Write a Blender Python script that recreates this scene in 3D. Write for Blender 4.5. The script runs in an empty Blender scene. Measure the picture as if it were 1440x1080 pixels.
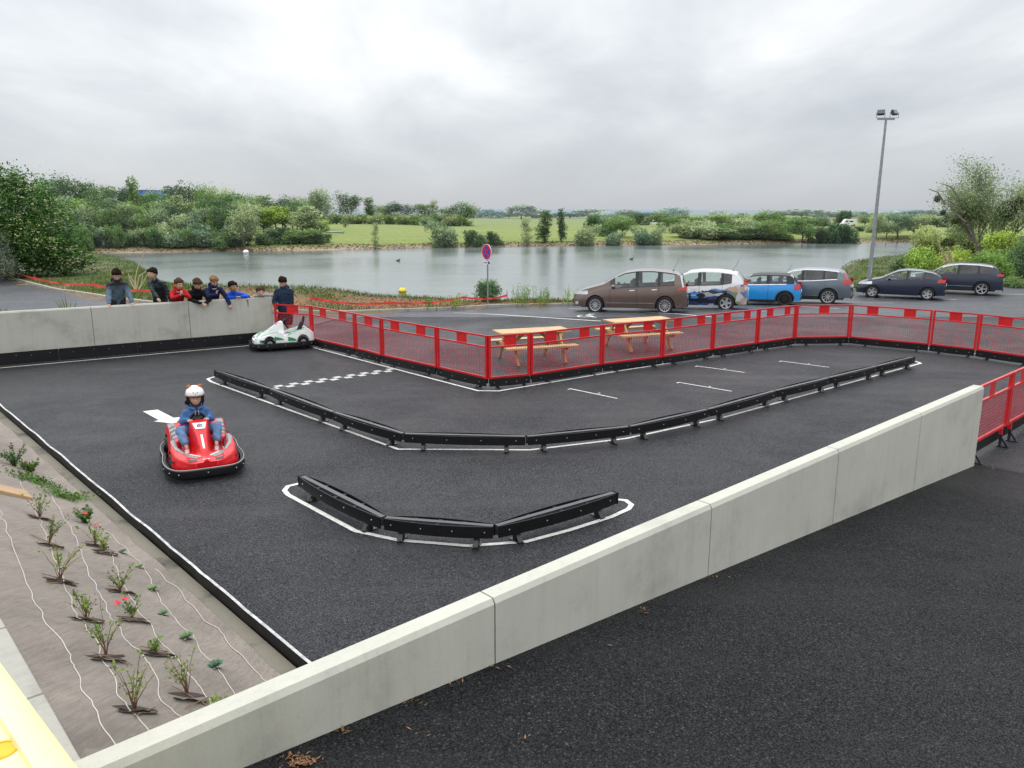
import bpy, math, random
import numpy as np
from mathutils import Vector, Matrix, Euler
from mathutils.geometry import tessellate_polygon
random.seed(7)
R = math.radians
COL = bpy.context.scene.collection
scene = bpy.context.scene

# ------------------------------------------------------------------ camera
FPX, PITCH, CH = 1100.0, R(12.3), 3.6
cam_d = bpy.data.cameras.new('camera')
cam = bpy.data.objects.new('camera', cam_d)
COL.objects.link(cam)
cam.location = (0, 0, CH)
cam.rotation_euler = (R(90) - PITCH, 0, 0)
cam_d.sensor_width = 36
cam_d.lens = FPX / 1440 * 36
cam_d.clip_end = 12000
cam_d.clip_start = 0.05
scene.camera = cam
scene.view_settings.view_transform = 'Standard'
scene.view_settings.look = 'None'
scene.view_settings.exposure = 0

def ray(x, y):
    u = (x - 720) / FPX; v = (540 - y) / FPX
    return Vector((u, math.cos(PITCH) + v * math.sin(PITCH), -math.sin(PITCH) + v * math.cos(PITCH)))
def G(x, y, z=0.0):
    """where the photograph's sight line meets the level z"""
    d = ray(x, y); t = (z - CH) / d.z
    return Vector((d.x * t, d.y * t, z))
def GH(x, y, hf, t0=2.0, t1=900.0):
    """where the sight line meets a height field"""
    d = ray(x, y); t = t0; prev = t0
    while t < t1:
        if CH + d.z * t < hf(d.x * t, d.y * t): break
        prev = t; t *= 1.01
    for _ in range(30):
        m = (prev + t) / 2
        if CH + d.z * m < hf(d.x * m, d.y * m): t = m
        else: prev = m
    return Vector((d.x * t, d.y * t, CH + d.z * t))
def GY(x, y, Y):
    d = ray(x, y); t = Y / d.y
    return Vector((d.x * t, Y, CH + d.z * t))

# ------------------------------------------------------------------ materials
def new_mat(name):
    m = bpy.data.materials.new(name); m.use_nodes = True
    nt = m.node_tree; b = nt.nodes['Principled BSDF']
    return m, nt, b
def N(nt, t, **kw):
    n = nt.nodes.new(t)
    for k, v in kw.items():
        if k in n.inputs.keys() if isinstance(k, str) else False: n.inputs[k].default_value = v
        else: setattr(n, k, v)
    return n
def noise(nt, scale, detail=4, rough=.55, vec=None, dist=0):
    n = nt.nodes.new('ShaderNodeTexNoise'); n.inputs['Scale'].default_value = scale
    n.inputs['Detail'].default_value = detail; n.inputs['Roughness'].default_value = rough
    n.inputs['Distortion'].default_value = dist
    if vec is not None: nt.links.new(vec, n.inputs['Vector'])
    return n
def ramp(nt, fac, stops):
    r = nt.nodes.new('ShaderNodeValToRGB'); nt.links.new(fac, r.inputs[0])
    el = r.color_ramp.elements
    while len(el) > len(stops): el.remove(el[-1])
    while len(el) < len(stops): el.new(1)
    for e, (p, c) in zip(el, stops):
        e.position = p; e.color = (c, c, c, 1) if not isinstance(c, tuple) else (*c, 1)
    return r
def mix(nt, fac, a, b, mode='MIX'):
    n = nt.nodes.new('ShaderNodeMix'); n.data_type = 'RGBA'; n.blend_type = mode
    for s, v in ((n.inputs[0], fac), (n.inputs[6], a), (n.inputs[7], b)):
        if isinstance(v, (int, float)): s.default_value = v if s.type == 'VALUE' else (v, v, v, 1)
        elif isinstance(v, tuple): s.default_value = (*v, 1)
        else: nt.links.new(v, s)
    return n.outputs[2]
def math_n(nt, op, a, b=0.0, c=None):
    n = nt.nodes.new('ShaderNodeMath'); n.operation = op
    for i, v in enumerate((a, b) if c is None else (a, b, c)):
        if isinstance(v, (int, float)): n.inputs[i].default_value = v
        else: nt.links.new(v, n.inputs[i])
    return n.outputs[0]
def bump(nt, b, h, strength=.3, dist=.01):
    n = nt.nodes.new('ShaderNodeBump'); n.inputs['Strength'].default_value = strength
    n.inputs['Distance'].default_value = dist
    nt.links.new(h, n.inputs['Height']); nt.links.new(n.outputs[0], b.inputs['Normal'])
def objco(nt):
    return nt.nodes.new('ShaderNodeTexCoord').outputs['Object']

def simple(name, col, rough=.5, metal=0, var=.15, scale=6, bmp=0, bscale=60, coat=0, spec=.5):
    m, nt, b = new_mat(name)
    co = objco(nt)
    n = noise(nt, scale, 5, .6, co)
    r = ramp(nt, n.outputs[0], [(.3, 1 - var), (.7, 1 + var)])
    c = mix(nt, 1.0, col, r.outputs[0], 'MULTIPLY')
    nt.links.new(c, b.inputs['Base Color'])
    b.inputs['Roughness'].default_value = rough; b.inputs['Metallic'].default_value = metal
    b.inputs['Coat Weight'].default_value = coat; b.inputs['Coat Roughness'].default_value = .06
    b.inputs['Specular IOR Level'].default_value = spec
    if bmp:
        n2 = noise(nt, bscale, 3, .6, co); bump(nt, b, n2.outputs[0], bmp, .01)
    return m

def leaf_mat(name, c1, c2, c3, trans=.25, rough=.6, haze=0.0):
    """leaf colours: light and dark per leaf, per clump (attribute) and per tree"""
    m, nt, b = new_mat(name)
    geo = nt.nodes.new('ShaderNodeNewGeometry')
    r = ramp(nt, geo.outputs['Random Per Island'], [(0, c1), (.5, c2), (1, c3)])
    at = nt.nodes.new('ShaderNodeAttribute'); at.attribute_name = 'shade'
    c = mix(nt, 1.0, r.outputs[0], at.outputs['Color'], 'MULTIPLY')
    oi = nt.nodes.new('ShaderNodeObjectInfo')
    rr = ramp(nt, oi.outputs['Random'], [(0, (.56, .68, .72)), (.3, (.9, .95, .85)), (.7, (1.1, 1.02, .75)), (1, (1.42, 1.32, 1.15))])
    c = mix(nt, 1.0, c, rr.outputs[0], 'MULTIPLY')
    nt.links.new(c, b.inputs['Base Color']); b.inputs['Roughness'].default_value = rough
    b.inputs['Specular IOR Level'].default_value = .25
    tr = nt.nodes.new('ShaderNodeBsdfTranslucent'); nt.links.new(c, tr.inputs[0])
    b.inputs['Emission Color'].default_value = (.42, .48, .54, 1); b.inputs['Emission Strength'].default_value = haze   # leaf glow standing in for light scattered by misty air before far trees
    mx = nt.nodes.new('ShaderNodeMixShader'); mx.inputs[0].default_value = trans
    nt.links.new(b.outputs[0], mx.inputs[1]); nt.links.new(tr.outputs[0], mx.inputs[2])
    nt.links.new(mx.outputs[0], nt.nodes['Material Output'].inputs[0])
    return m

M = {}
def asphalt(name, base, rlo, rhi, spk=5.0, sp=.34):
    m, nt, b = new_mat(name); co = objco(nt)
    v = nt.nodes.new('ShaderNodeTexVoronoi'); v.inputs['Scale'].default_value = 80; nt.links.new(co, v.inputs['Vector'])
    stone = ramp(nt, v.outputs['Color'], [(.0, .30), (.5, .75), (.78, 1.5), (1, spk)])
    fine = noise(nt, 260, 2, .7, co)
    finer = ramp(nt, fine.outputs[0], [(.3, .55), (.7, 1.5)])
    big = noise(nt, .35, 6, .6, co, .4)
    bigr = ramp(nt, big.outputs[0], [(.32, .78), (.5, 1.0), (.68, 1.22)])
    mid = noise(nt, 2.2, 5, .65, co)
    midr = ramp(nt, mid.outputs[0], [(.3, .88), (.7, 1.12)])
    c = mix(nt, 1.0, base, stone.outputs[0], 'MULTIPLY')
    c = mix(nt, 1.0, c, finer.outputs[0], 'MULTIPLY')
    c = mix(nt, 1.0, c, bigr.outputs[0], 'MULTIPLY')
    c = mix(nt, 1.0, c, midr.outputs[0], 'MULTIPLY')
    # paler scuffed sweeps
    mp = nt.nodes.new('ShaderNodeMapping'); mp.inputs['Rotation'].default_value = (0, 0, R(-38)); mp.inputs['Scale'].default_value = (.25, 1.6, 1)
    nt.links.new(co, mp.inputs[0])
    sw = noise(nt, .8, 5, .6, mp.outputs[0], .6)
    swr = ramp(nt, sw.outputs[0], [(.52, 0.0), (.74, .6)])
    c = mix(nt, swr.outputs[0], c, tuple(x * 1.9 for x in base))
    nt.links.new(c, b.inputs['Base Color'])
    rr = ramp(nt, big.outputs[0], [(.35, rlo), (.6, rhi)])
    nt.links.new(rr.outputs[0], b.inputs['Roughness'])
    wet = ramp(nt, big.outputs[0], [(.35, sp * 1.45), (.6, sp * .85)])
    cav = ramp(nt, v.outputs['Distance'], [(.0, 1.35), (.35, .9), (.62, .18)])
    cav2 = ramp(nt, fine.outputs[0], [(.35, .45), (.6, 1.35)])
    spc = math_n(nt, 'MULTIPLY', math_n(nt, 'MULTIPLY', wet.outputs[0], cav.outputs[0]), cav2.outputs[0])
    nt.links.new(spc, b.inputs['Specular IOR Level'])
    d = math_n(nt, 'ADD', v.outputs['Distance'], math_n(nt, 'MULTIPLY', fine.outputs[0], .6))
    bump(nt, b, d, .9, .008)
    return m
M['track'] = asphalt('track_asphalt', (.025, .0258, .029), .32, .56, 4.6, .46)
M['park'] = asphalt('parking_asphalt', (.055, .057, .066), .26, .48, 4.0, .62)
M['ramp'] = asphalt('ramp_asphalt', (.0125, .013, .014), .42, .6, 5.0, .26)

def concrete(name, col, stain=.25):
    m, nt, b = new_mat(name); co = objco(nt)
    a = noise(nt, 1.3, 6, .65, co); ar = ramp(nt, a.outputs[0], [(.28, 1 - stain * 1.6), (.45, .97), (.6, 1.03), (.8, 1.08)])
    mp = nt.nodes.new('ShaderNodeMapping'); mp.inputs['Scale'].default_value = (9, 9, .35); nt.links.new(co, mp.inputs[0])
    s = noise(nt, 2.0, 5, .6, mp.outputs[0]); sr = ramp(nt, s.outputs[0], [(.22, .86), (.42, .98), (.75, 1.03)])
    f = noise(nt, 90, 3, .7, co); fr = ramp(nt, f.outputs[0], [(.3, .94), (.7, 1.05)])
    v = nt.nodes.new('ShaderNodeTexVoronoi'); v.inputs['Scale'].default_value = 9; nt.links.new(co, v.inputs['Vector'])
    pit = ramp(nt, v.outputs['Distance'], [(.03, .62), (.06, 1.0)])
    c = mix(nt, 1.0, col, ar.outputs[0], 'MULTIPLY')
    c = mix(nt, 1.0, c, sr.outputs[0], 'MULTIPLY'); c = mix(nt, 1.0, c, fr.outputs[0], 'MULTIPLY')
    c = mix(nt, .7, c, mix(nt, 1.0, c, pit.outputs[0], 'MULTIPLY'))
    nt.links.new(c, b.inputs['Base Color']); b.inputs['Roughness'].default_value = .85
    bump(nt, b, f.outputs[0], .15, .004)
    return m
M['concrete'] = concrete('precast_concrete', (.475, .468, .405), .16)
M['concrete_w'] = concrete('weathered_concrete', (.44, .435, .38), .18)
M['kerb'] = concrete('kerb_concrete', (.34, .33, .29), .3)
M['stain'] = simple('damp_stain', (.16, .16, .14), .9)
M['joint'] = simple('joint_mortar', (.10, .10, .095), .9)
M['paint'] = simple('road_paint', (.62, .62, .58), .6, var=.22, scale=14, bmp=.2, bscale=120)
M['fadedpaint'] = simple('worn_road_paint', (.42, .42, .40), .65, var=.4, scale=22)
M['red'] = simple('red_paint', (.56, .012, .015), .35, var=.12, scale=4, coat=.2)
M['redplate'] = simple('red_plate_paint', (.60, .010, .012), .4, var=.1)
M['wire'] = simple('red_wire', (.46, .04, .06), .5, var=.2)
M['black'] = simple('black_rubber', (.007, .007, .008), .5, var=.3, scale=5, bmp=.1, spec=.3)
M['blackgloss'] = simple('black_steel', (.02, .021, .023), .28, var=.3, scale=8)
M['railtop'] = simple('lit_grey_rail', (.05, .052, .056), .22, var=.2)  # black beam given the grey of its lit top as base colour
M['galv'] = simple('galvanised_steel', (.30, .32, .34), .45, .6, var=.2, scale=10)
M['darkgrey'] = simple('dark_grey_plastic', (.04, .04, .045), .5)
M['bolt'] = simple('bolt_steel', (.5, .5, .5), .35, .9)
M['wood'] = simple('treated_pine', (.50, .28, .11), .6, var=.22, scale=3, bmp=.2, bscale=30)
M['wood2'] = simple('pine_board', (.50, .335, .165), .55, var=.18, scale=3, bmp=.2, bscale=30)
M['bark'] = simple('bark', (.11, .09, .07), .9, var=.35, scale=8, bmp=.5, bscale=20)
M['barkp'] = simple('pale_bark', (.20, .18, .15), .9, var=.35, scale=8, bmp=.5, bscale=20)
M['yellow'] = simple('pale_yellow_plastic', (.74, .69, .38), .55, var=.08, scale=2, bmp=.05)
M['orangehole'] = simple('yellow_cavity', (.70, .42, .02), .6)
M['skin'] = simple('skin', (.52, .30, .21), .5, var=.06, scale=12)
M['skin2'] = simple('tan_skin', (.36, .19, .12), .5, var=.06, scale=12)
M['white'] = simple('white_gloss', (.80, .80, .78), .25, var=.05, coat=.5)
M['glassdark'] = simple('dark_lens', (.02, .025, .03), .1, var=.1, coat=1)
M['net'] = simple('orange_red_net', (.70, .05, .035), .6, var=.25, scale=12)
M['stone'] = simple('boulder_stone', (.26, .23, .19), .9, var=.35, scale=2, bmp=.6, bscale=8)
M['interior'] = simple('car_interior', (.03, .03, .032), .8)
M['leafdry'] = simple('dry_leaf', (.22, .11, .05), .8, var=.5, scale=40)
M['twig'] = simple('dry_twig', (.22, .14, .08), .9, var=.3, scale=20)
M['straw'] = simple('pale_straw', (.50, .42, .27), .9, var=.2, scale=10)
M['hose'] = simple('drip_hose', (.50, .46, .42), .6, var=.1)

# ------------------------------------------------------------------ mesh builder
class MB:
    def __init__(s, org=(0, 0, 0)):
        s.v = []; s.f = []; s.m = []; s.org = Vector(org); s.mi = 0
    def add(s, vs, fs, mi=None):
        o = len(s.v); s.v += [Vector(p) for p in vs]
        s.f += [tuple(i + o for i in f) for f in fs]
        s.m += [s.mi if mi is None else mi] * len(fs)
    def box(s, c, d, rot=None, mi=None):
        hx, hy, hz = d[0] / 2, d[1] / 2, d[2] / 2
        vs = [Vector((x, y, z)) for x in (-hx, hx) for y in (-hy, hy) for z in (-hz, hz)]
        if rot is not None:
            Rm = rot if isinstance(rot, Matrix) else Euler(rot).to_matrix()
            vs = [Rm @ v for v in vs]
        c = Vector(c)
        s.add([v + c for v in vs], [(0, 1, 3, 2), (4, 6, 7, 5), (0, 4, 5, 1), (2, 3, 7, 6), (0, 2, 6, 4), (1, 5, 7, 3)], mi)
    def bar(s, p, q, w, h, up=(0, 0, 1), mi=None):
        p = Vector(p); q = Vector(q); d = (q - p); L = d.length
        if L < 1e-6: return
        d.normalize(); u = Vector(up); sx = d.cross(u)
        if sx.length < 1e-4: sx = d.cross(Vector((1, 0, 0)))
        sx.normalize(); u = sx.cross(d).normalized()
        vs = [a + sx * (i * w / 2) + u * (j * h / 2) for a in (p, q) for i in (-1, 1) for j in (-1, 1)]
        s.add(vs, [(0, 1, 3, 2), (4, 6, 7, 5), (0, 4, 5, 1), (2, 3, 7, 6), (0, 2, 6, 4), (1, 5, 7, 3)], mi)
    def tube(s, pts, rad, n=8, cap=True, mi=None, xs=None, ax=None):
        pts = [Vector(p) for p in pts]
        if not isinstance(rad, (list, tuple)): rad = [rad] * len(pts)
        vs = []; fs = []; prev = Vector(ax) if ax else None
        for i, p in enumerate(pts):
            d = (pts[min(i + 1, len(pts) - 1)] - pts[max(i - 1, 0)])
            d = d.normalized() if d.length > 1e-9 else Vector((0, 0, 1))
            a = prev if prev is not None else (Vector((1, 0, 0)) if abs(d.x) < .8 else Vector((0, 1, 0)))
            a = (a - d * a.dot(d))
            if a.length < 1e-4: a = d.orthogonal()
            a.normalize(); b = d.cross(a); prev = a
            r = rad[i]; rx, ry = (r if isinstance(r, (list, tuple)) else (r, r))
            for k in range(n):
                t = 2 * math.pi * k / n
                vs.append(p + a * (math.cos(t) * rx) + b * (math.sin(t) * ry))
        for i in range(len(pts) - 1):
            for k in range(n):
                k2 = (k + 1) % n
                fs.append((i * n + k, i * n + k2, (i + 1) * n + k2, (i + 1) * n + k))
        if cap:
            fs.append(tuple(range(n - 1, -1, -1))); fs.append(tuple((len(pts) - 1) * n + k for k in range(n)))
        s.add(vs, fs, mi)
    def limb(s, pts, rad, n=12, ax=None):
        """tapered tube with round ends (closed solid)"""
        pts = [Vector(p) for p in pts]; rad = list(rad)
        P = []; Q = []
        def rr(r, k): return (r[0] * k, r[1] * k) if isinstance(r, (tuple, list)) else r * k
        def r0(r): return min(r) if isinstance(r, (tuple, list)) else r
        d0 = (pts[0] - pts[1]).normalized(); d1 = (pts[-1] - pts[-2]).normalized()
        for a in (80, 50, 25):
            P.append(pts[0] + d0 * r0(rad[0]) * math.sin(R(a))); Q.append(rr(rad[0], math.cos(R(a))))
        P += pts; Q += rad
        for a in (25, 50, 80):
            P.append(pts[-1] + d1 * r0(rad[-1]) * math.sin(R(a))); Q.append(rr(rad[-1], math.cos(R(a))))
        s.tube(P, Q, n, ax=ax)
    def ell(s, c, r, rot=None, n=16, m=10, mi=None, fn=None):
        c = Vector(c); r = (r, r, r) if isinstance(r, (int, float)) else r
        Rm = None if rot is None else (rot if isinstance(rot, Matrix) else Euler(rot).to_matrix())
        vs = []
        def T(x, y, z):
            if fn: x, y, z = fn(x, y, z)
            v = Vector((x * r[0], y * r[1], z * r[2]))
            return c + (Rm @ v if Rm is not None else v)
        vs.append(T(0, 0, 1))
        for j in range(1, m):
            p = math.pi * j / m
            for k in range(n):
                t = 2 * math.pi * k / n
                vs.append(T(math.sin(p) * math.cos(t), math.sin(p) * math.sin(t), math.cos(p)))
        vs.append(T(0, 0, -1)); fs = []
        for k in range(n): fs.append((0, 1 + k, 1 + (k + 1) % n))
        for j in range(m - 2):
            for k in range(n):
                a = 1 + j * n; b = a + n; k2 = (k + 1) % n
                fs.append((a + k, b + k, b + k2, a + k2))
        e = len(vs) - 1; a = 1 + (m - 2) * n
        for k in range(n): fs.append((e, a + (k + 1) % n, a + k))
        s.add(vs, fs, mi)
    def prism(s, poly, z0, z1, mi=None, M4=None):
        n = len(poly)
        vs = [Vector((x, y, z0)) for x, y in poly] + [Vector((x, y, z1)) for x, y in poly]
        if M4 is not None: vs = [M4 @ v for v in vs]
        fs = [tuple(range(n - 1, -1, -1)), tuple(range(n, 2 * n))]
        fs += [(i, (i + 1) % n, n + (i + 1) % n, n + i) for i in range(n)]
        s.add(vs, fs, mi)
    def lathe(s, prof, n=20, M4=None, mi=None, closed=False):
        vs = []; k = len(prof)
        for j in range(n):
            t = 2 * math.pi * j / n
            for r, z in prof: vs.append(Vector((r * math.cos(t), r * math.sin(t), z)))
        if M4 is not None: vs = [M4 @ v for v in vs]
        fs = []
        for j in range(n):
            j2 = (j + 1) % n
            for i in range(k if closed else k - 1):
                i2 = (i + 1) % k
                fs.append((j * k + i, j2 * k + i, j2 * k + i2, j * k + i2))
        s.add(vs, fs, mi)
    def grid(s, rows, mi=None):
        n = len(rows[0]); vs = [p for r in rows for p in r]; fs = []
        for i in range(len(rows) - 1):
            for j in range(n - 1):
                fs.append((i * n + j, i * n + j + 1, (i + 1) * n + j + 1, (i + 1) * n + j))
        s.add(vs, fs, mi)
    def mesh(s, name):
        me = bpy.data.meshes.new(name)
        me.from_pydata([tuple(v - s.org) for v in s.v], [], s.f)
        me.polygons.foreach_set('material_index', s.m)
        me.update()
        return me
    def build(s, name, mats, parent=None, smooth=False, loc=None, sharp=35, bevel=0):
        me = s.mesh(name)
        for m in (mats if isinstance(mats, (list, tuple)) else [mats]): me.materials.append(m)
        if smooth:
            me.polygons.foreach_set('use_smooth', [True] * len(me.polygons))
            if sharp: me.set_sharp_from_angle(angle=R(sharp))
        o = bpy.data.objects.new(name, me); COL.objects.link(o)
        if parent: o.parent = parent
        if loc is not None: o.location = loc
        if bevel:
            bv = o.modifiers.new('bevel', 'BEVEL'); bv.width = bevel; bv.segments = 2; bv.limit_method = 'ANGLE'; bv.angle_limit = R(50)
        return o

def remeshed(mb, name, mat, parent, voxel=.012, smooth=3, disp=None):
    """fuse the closed pieces of mb into one continuous skin"""
    me = mb.mesh('tmp'); t = bpy.data.objects.new('tmp', me); COL.objects.link(t)
    r = t.modifiers.new('r', 'REMESH'); r.mode = 'VOXEL'; r.voxel_size = voxel; r.use_smooth_shade = True
    if smooth:
        q = t.modifiers.new('s', 'SMOOTH'); q.iterations = smooth; q.factor = .6
    dg = bpy.context.evaluated_depsgraph_get(); dg.update()
    out = bpy.data.meshes.new_from_object(t.evaluated_get(dg))
    bpy.data.objects.remove(t); bpy.data.meshes.remove(me)
    out.name = name; out.materials.clear()
    for m in (mat if isinstance(mat, (list, tuple)) else [mat]): out.materials.append(m)
    if disp:
        amp, fr = disp
        from mathutils import noise as mn
        for v in out.vertices:
            v.co += v.normal * amp * mn.noise(v.co * fr)
    out.polygons.foreach_set('use_smooth', [True] * len(out.polygons))
    o = bpy.data.objects.new(name, out); COL.objects.link(o); o.parent = parent
    return o

def tag(o, label, cat, group=None, kind=None):
    if label: o['label'] = label
    if cat: o['category'] = cat
    if group: o['group'] = group
    if kind: o['kind'] = kind
    return o
def thing(name, label, cat, loc=(0, 0, 0), rz=0, group=None):
    o = bpy.data.objects.new(name, None); COL.objects.link(o)
    o.empty_display_size = .2
    o.location = loc; o.rotation_euler = (0, 0, rz)
    return tag(o, label, cat, group)
def struct(o):
    o['kind'] = 'structure'; return o
def dup(root, loc, rz=0, label=None, group=None, scale=None):
    def cp(o, par):
        c = o.copy(); COL.objects.link(c)
        if par: c.parent = par
        for ch in [k for k in bpy.data.objects if k.parent == o]: cp(ch, c)
        return c
    r = cp(root, None); r.location = loc; r.rotation_euler = (0, 0, rz)
    if scale: r.scale = scale if isinstance(scale, tuple) else (scale,) * 3
    if label: r['label'] = label
    if group: r['group'] = group
    return r

# ------------------------------------------------------------------ world and light
def make_world():
    w = bpy.data.worlds.new('World'); scene.world = w; w.use_nodes = True
    nt = w.node_tree; nt.nodes.clear()
    out = nt.nodes.new('ShaderNodeOutputWorld')
    sun_el, sun_az = R(58), R(-35)
    sky = nt.nodes.new('ShaderNodeTexSky'); sky.sky_type = 'NISHITA'; sky.sun_disc = False
    sky.sun_elevation = sun_el; sky.sun_rotation = sun_az
    b1 = nt.nodes.new('ShaderNodeBackground'); b1.inputs[1].default_value = .012
    nt.links.new(sky.outputs[0], b1.inputs[0])
    tc = nt.nodes.new('ShaderNodeTexCoord').outputs['Generated']
    sp = nt.nodes.new('ShaderNodeSeparateXYZ'); nt.links.new(tc, sp.inputs[0])
    z = math_n(nt, 'MAXIMUM', sp.outputs[2], 0.0)
    zz = math_n(nt, 'ADD', z, .17)
    cb = nt.nodes.new('ShaderNodeCombineXYZ')
    nt.links.new(math_n(nt, 'DIVIDE', sp.outputs[0], zz), cb.inputs[0])
    nt.links.new(math_n(nt, 'DIVIDE', sp.outputs[1], zz), cb.inputs[1])
    mp = nt.nodes.new('ShaderNodeMapping'); nt.links.new(cb.outputs[0], mp.inputs[0])
    mp.inputs['Location'].default_value = CLOUD_OFF; mp.inputs['Scale'].default_value = (1.0, .5, 1)
    n1 = noise(nt, 1.5, 8, .55, mp.outputs[0], .35)
    n2 = noise(nt, .55, 3, .5, mp.outputs[0], .3)
    s = math_n(nt, 'ADD', math_n(nt, 'MULTIPLY', n1.outputs[0], .6), math_n(nt, 'MULTIPLY', n2.outputs[0], .4))
    cl = ramp(nt, s, [(.34, (.58, .605, .64)), (.45, (.71, .73, .76)), (.53, (.83, .85, .87)), (.64, (1.02, 1.03, 1.03))])
    ez = ramp(nt, z, [(0.0, 0.0), (.05, .25), (.16, .95), (.3, 1.0)])
    c = mix(nt, ez.outputs[0], (.50, .53, .575), cl.outputs[0])
    up = ramp(nt, z, [(0, .25), (.25, .27), (.5, .5), (1.0, .75)])   # an overcast sky is brightest overhead
    b2 = nt.nodes.new('ShaderNodeBackground'); nt.links.new(c, b2.inputs[0])
    nt.links.new(math_n(nt, 'MULTIPLY', up.outputs[0], 3.9), b2.inputs[1])
    ad = nt.nodes.new('ShaderNodeAddShader')
    nt.links.new(b1.outputs[0], ad.inputs[0]); nt.links.new(b2.outputs[0], ad.inputs[1])
    nt.links.new(ad.outputs[0], out.inputs[0])
    ld = bpy.data.lights.new('sun', 'SUN'); ld.energy = .7; ld.angle = R(25); ld.color = (1, .97, .92)
    lo = bpy.data.objects.new('sun', ld); COL.objects.link(lo)
    # towards-sun vector
    d = Vector((math.sin(sun_az) * math.cos(sun_el), math.cos(sun_az) * math.cos(sun_el), math.sin(sun_el)))
    lo.rotation_euler = d.to_track_quat('Z', 'Y').to_euler()
CLOUD_OFF = (6.9, 2.2, 0)
make_world()
# ------------------------------------------------------------------ lie of the land
from mathutils import noise as mnoise
def sm(t):
    t = max(0.0, min(1.0, t)); return t * t * (3 - 2 * t)
def lerp_tab(tab, x):
    if x <= tab[0][0]: return tab[0][1]
    for (a, b), (c, d) in zip(tab, tab[1:]):
        if x <= c: return b + (d - b) * (x - a) / (c - a)
    return tab[-1][1]
def hp(x, y):
    """outer asphalt: a hump behind the left wall, and a gentle fall towards the lake"""
    return .45 * sm((-6 - x) / 4) - .06 * max(0.0, min(10.0, y - 28.5))
KT = []
for q in [(0, 389), (50, 402), (100, 412), (170, 424), (240, 432), (330, 438), (430, 441), (560, 439), (640, 436), (700, 432), (760, 431), (808, 430)]:
    p = GH(q[0], q[1], hp); KT.append((p.x, p.y))
x0, y0 = KT[0]
KT = [(x0 - 60, y0 + 40), (x0 - 14, y0 + 12)] + KT + [(5.4, 35.6), (8.6, 37.6), (12, 39.6), (20, 44), (30, 48), (45, 53), (140, 80)]
def K(x): return lerp_tab(KT, x)
WC = [(-60, 22), (-34, 16), (-27, 13), (-20, 6.5), (-13, 5), (-8, 5.5), (-4, 3.6), (0, 1.6), (3, 1.3), (8, 1.6), (16, 3), (24, 6), (30, 22), (60, 45), (200, 90)]
FS = [(-1200, 60), (-200, 95), (-62.8, 118), (-36.6, 126), (-18, 135), (-2.6, 143), (18, 147), (37.9, 151), (58, 157), (80, 164), (160, 175), (1200, 200)]
def ht(x, y):
    yk = K(x); s = y - yk
    if s < .16:
        if s > -4 and y > 21: return hp(x, y) - .03
        return min(-.40, hp(x, y) - .3)
    C = lerp_tab(WC, x)
    base = hp(x, yk) + .09 + .25 * sm((s) / max(C, .1)) * sm(1 - abs(x + 9) / 7)
    if x < -16: base += .3 * sm((-16 - x) / 8) * sm(s / C)
    wob = mnoise.noise(Vector((x * .35, y * .35, 0))) * .10 * sm(s / 2)
    z = base + wob
    if s > C: z = max(base + wob - (s - C) * .42, -3.6)
    yf = lerp_tab(FS, x) + 1.6 * mnoise.noise(Vector((x * .08, 3, 0))) + .5 * mnoise.noise(Vector((x * .4, 3, 0)))
    t = y - yf
    if t > -6:
        cap = -1.0 + .8 * sm((t - 6) / 40) * sm((-20 - x) / 30) + mnoise.noise(Vector((x * .02, y * .02, 5))) * .2
        cap += 2.9 * math.exp(-((y - 345) / 30) ** 2) * sm((x - 60) / 50)
        rise = .28 if t < 1 else .2
        zf = -2.2 + t * .28 if t < 2 else -1.64 + (t - 2) * .11
        z = max(z, min(zf, cap)) if s > C else z
        if y > 900: z = -1.0
    return z
def arange(a, b, s):
    out = []; x = a
    while x < b - 1e-6: out.append(x); x += s
    return out
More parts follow.
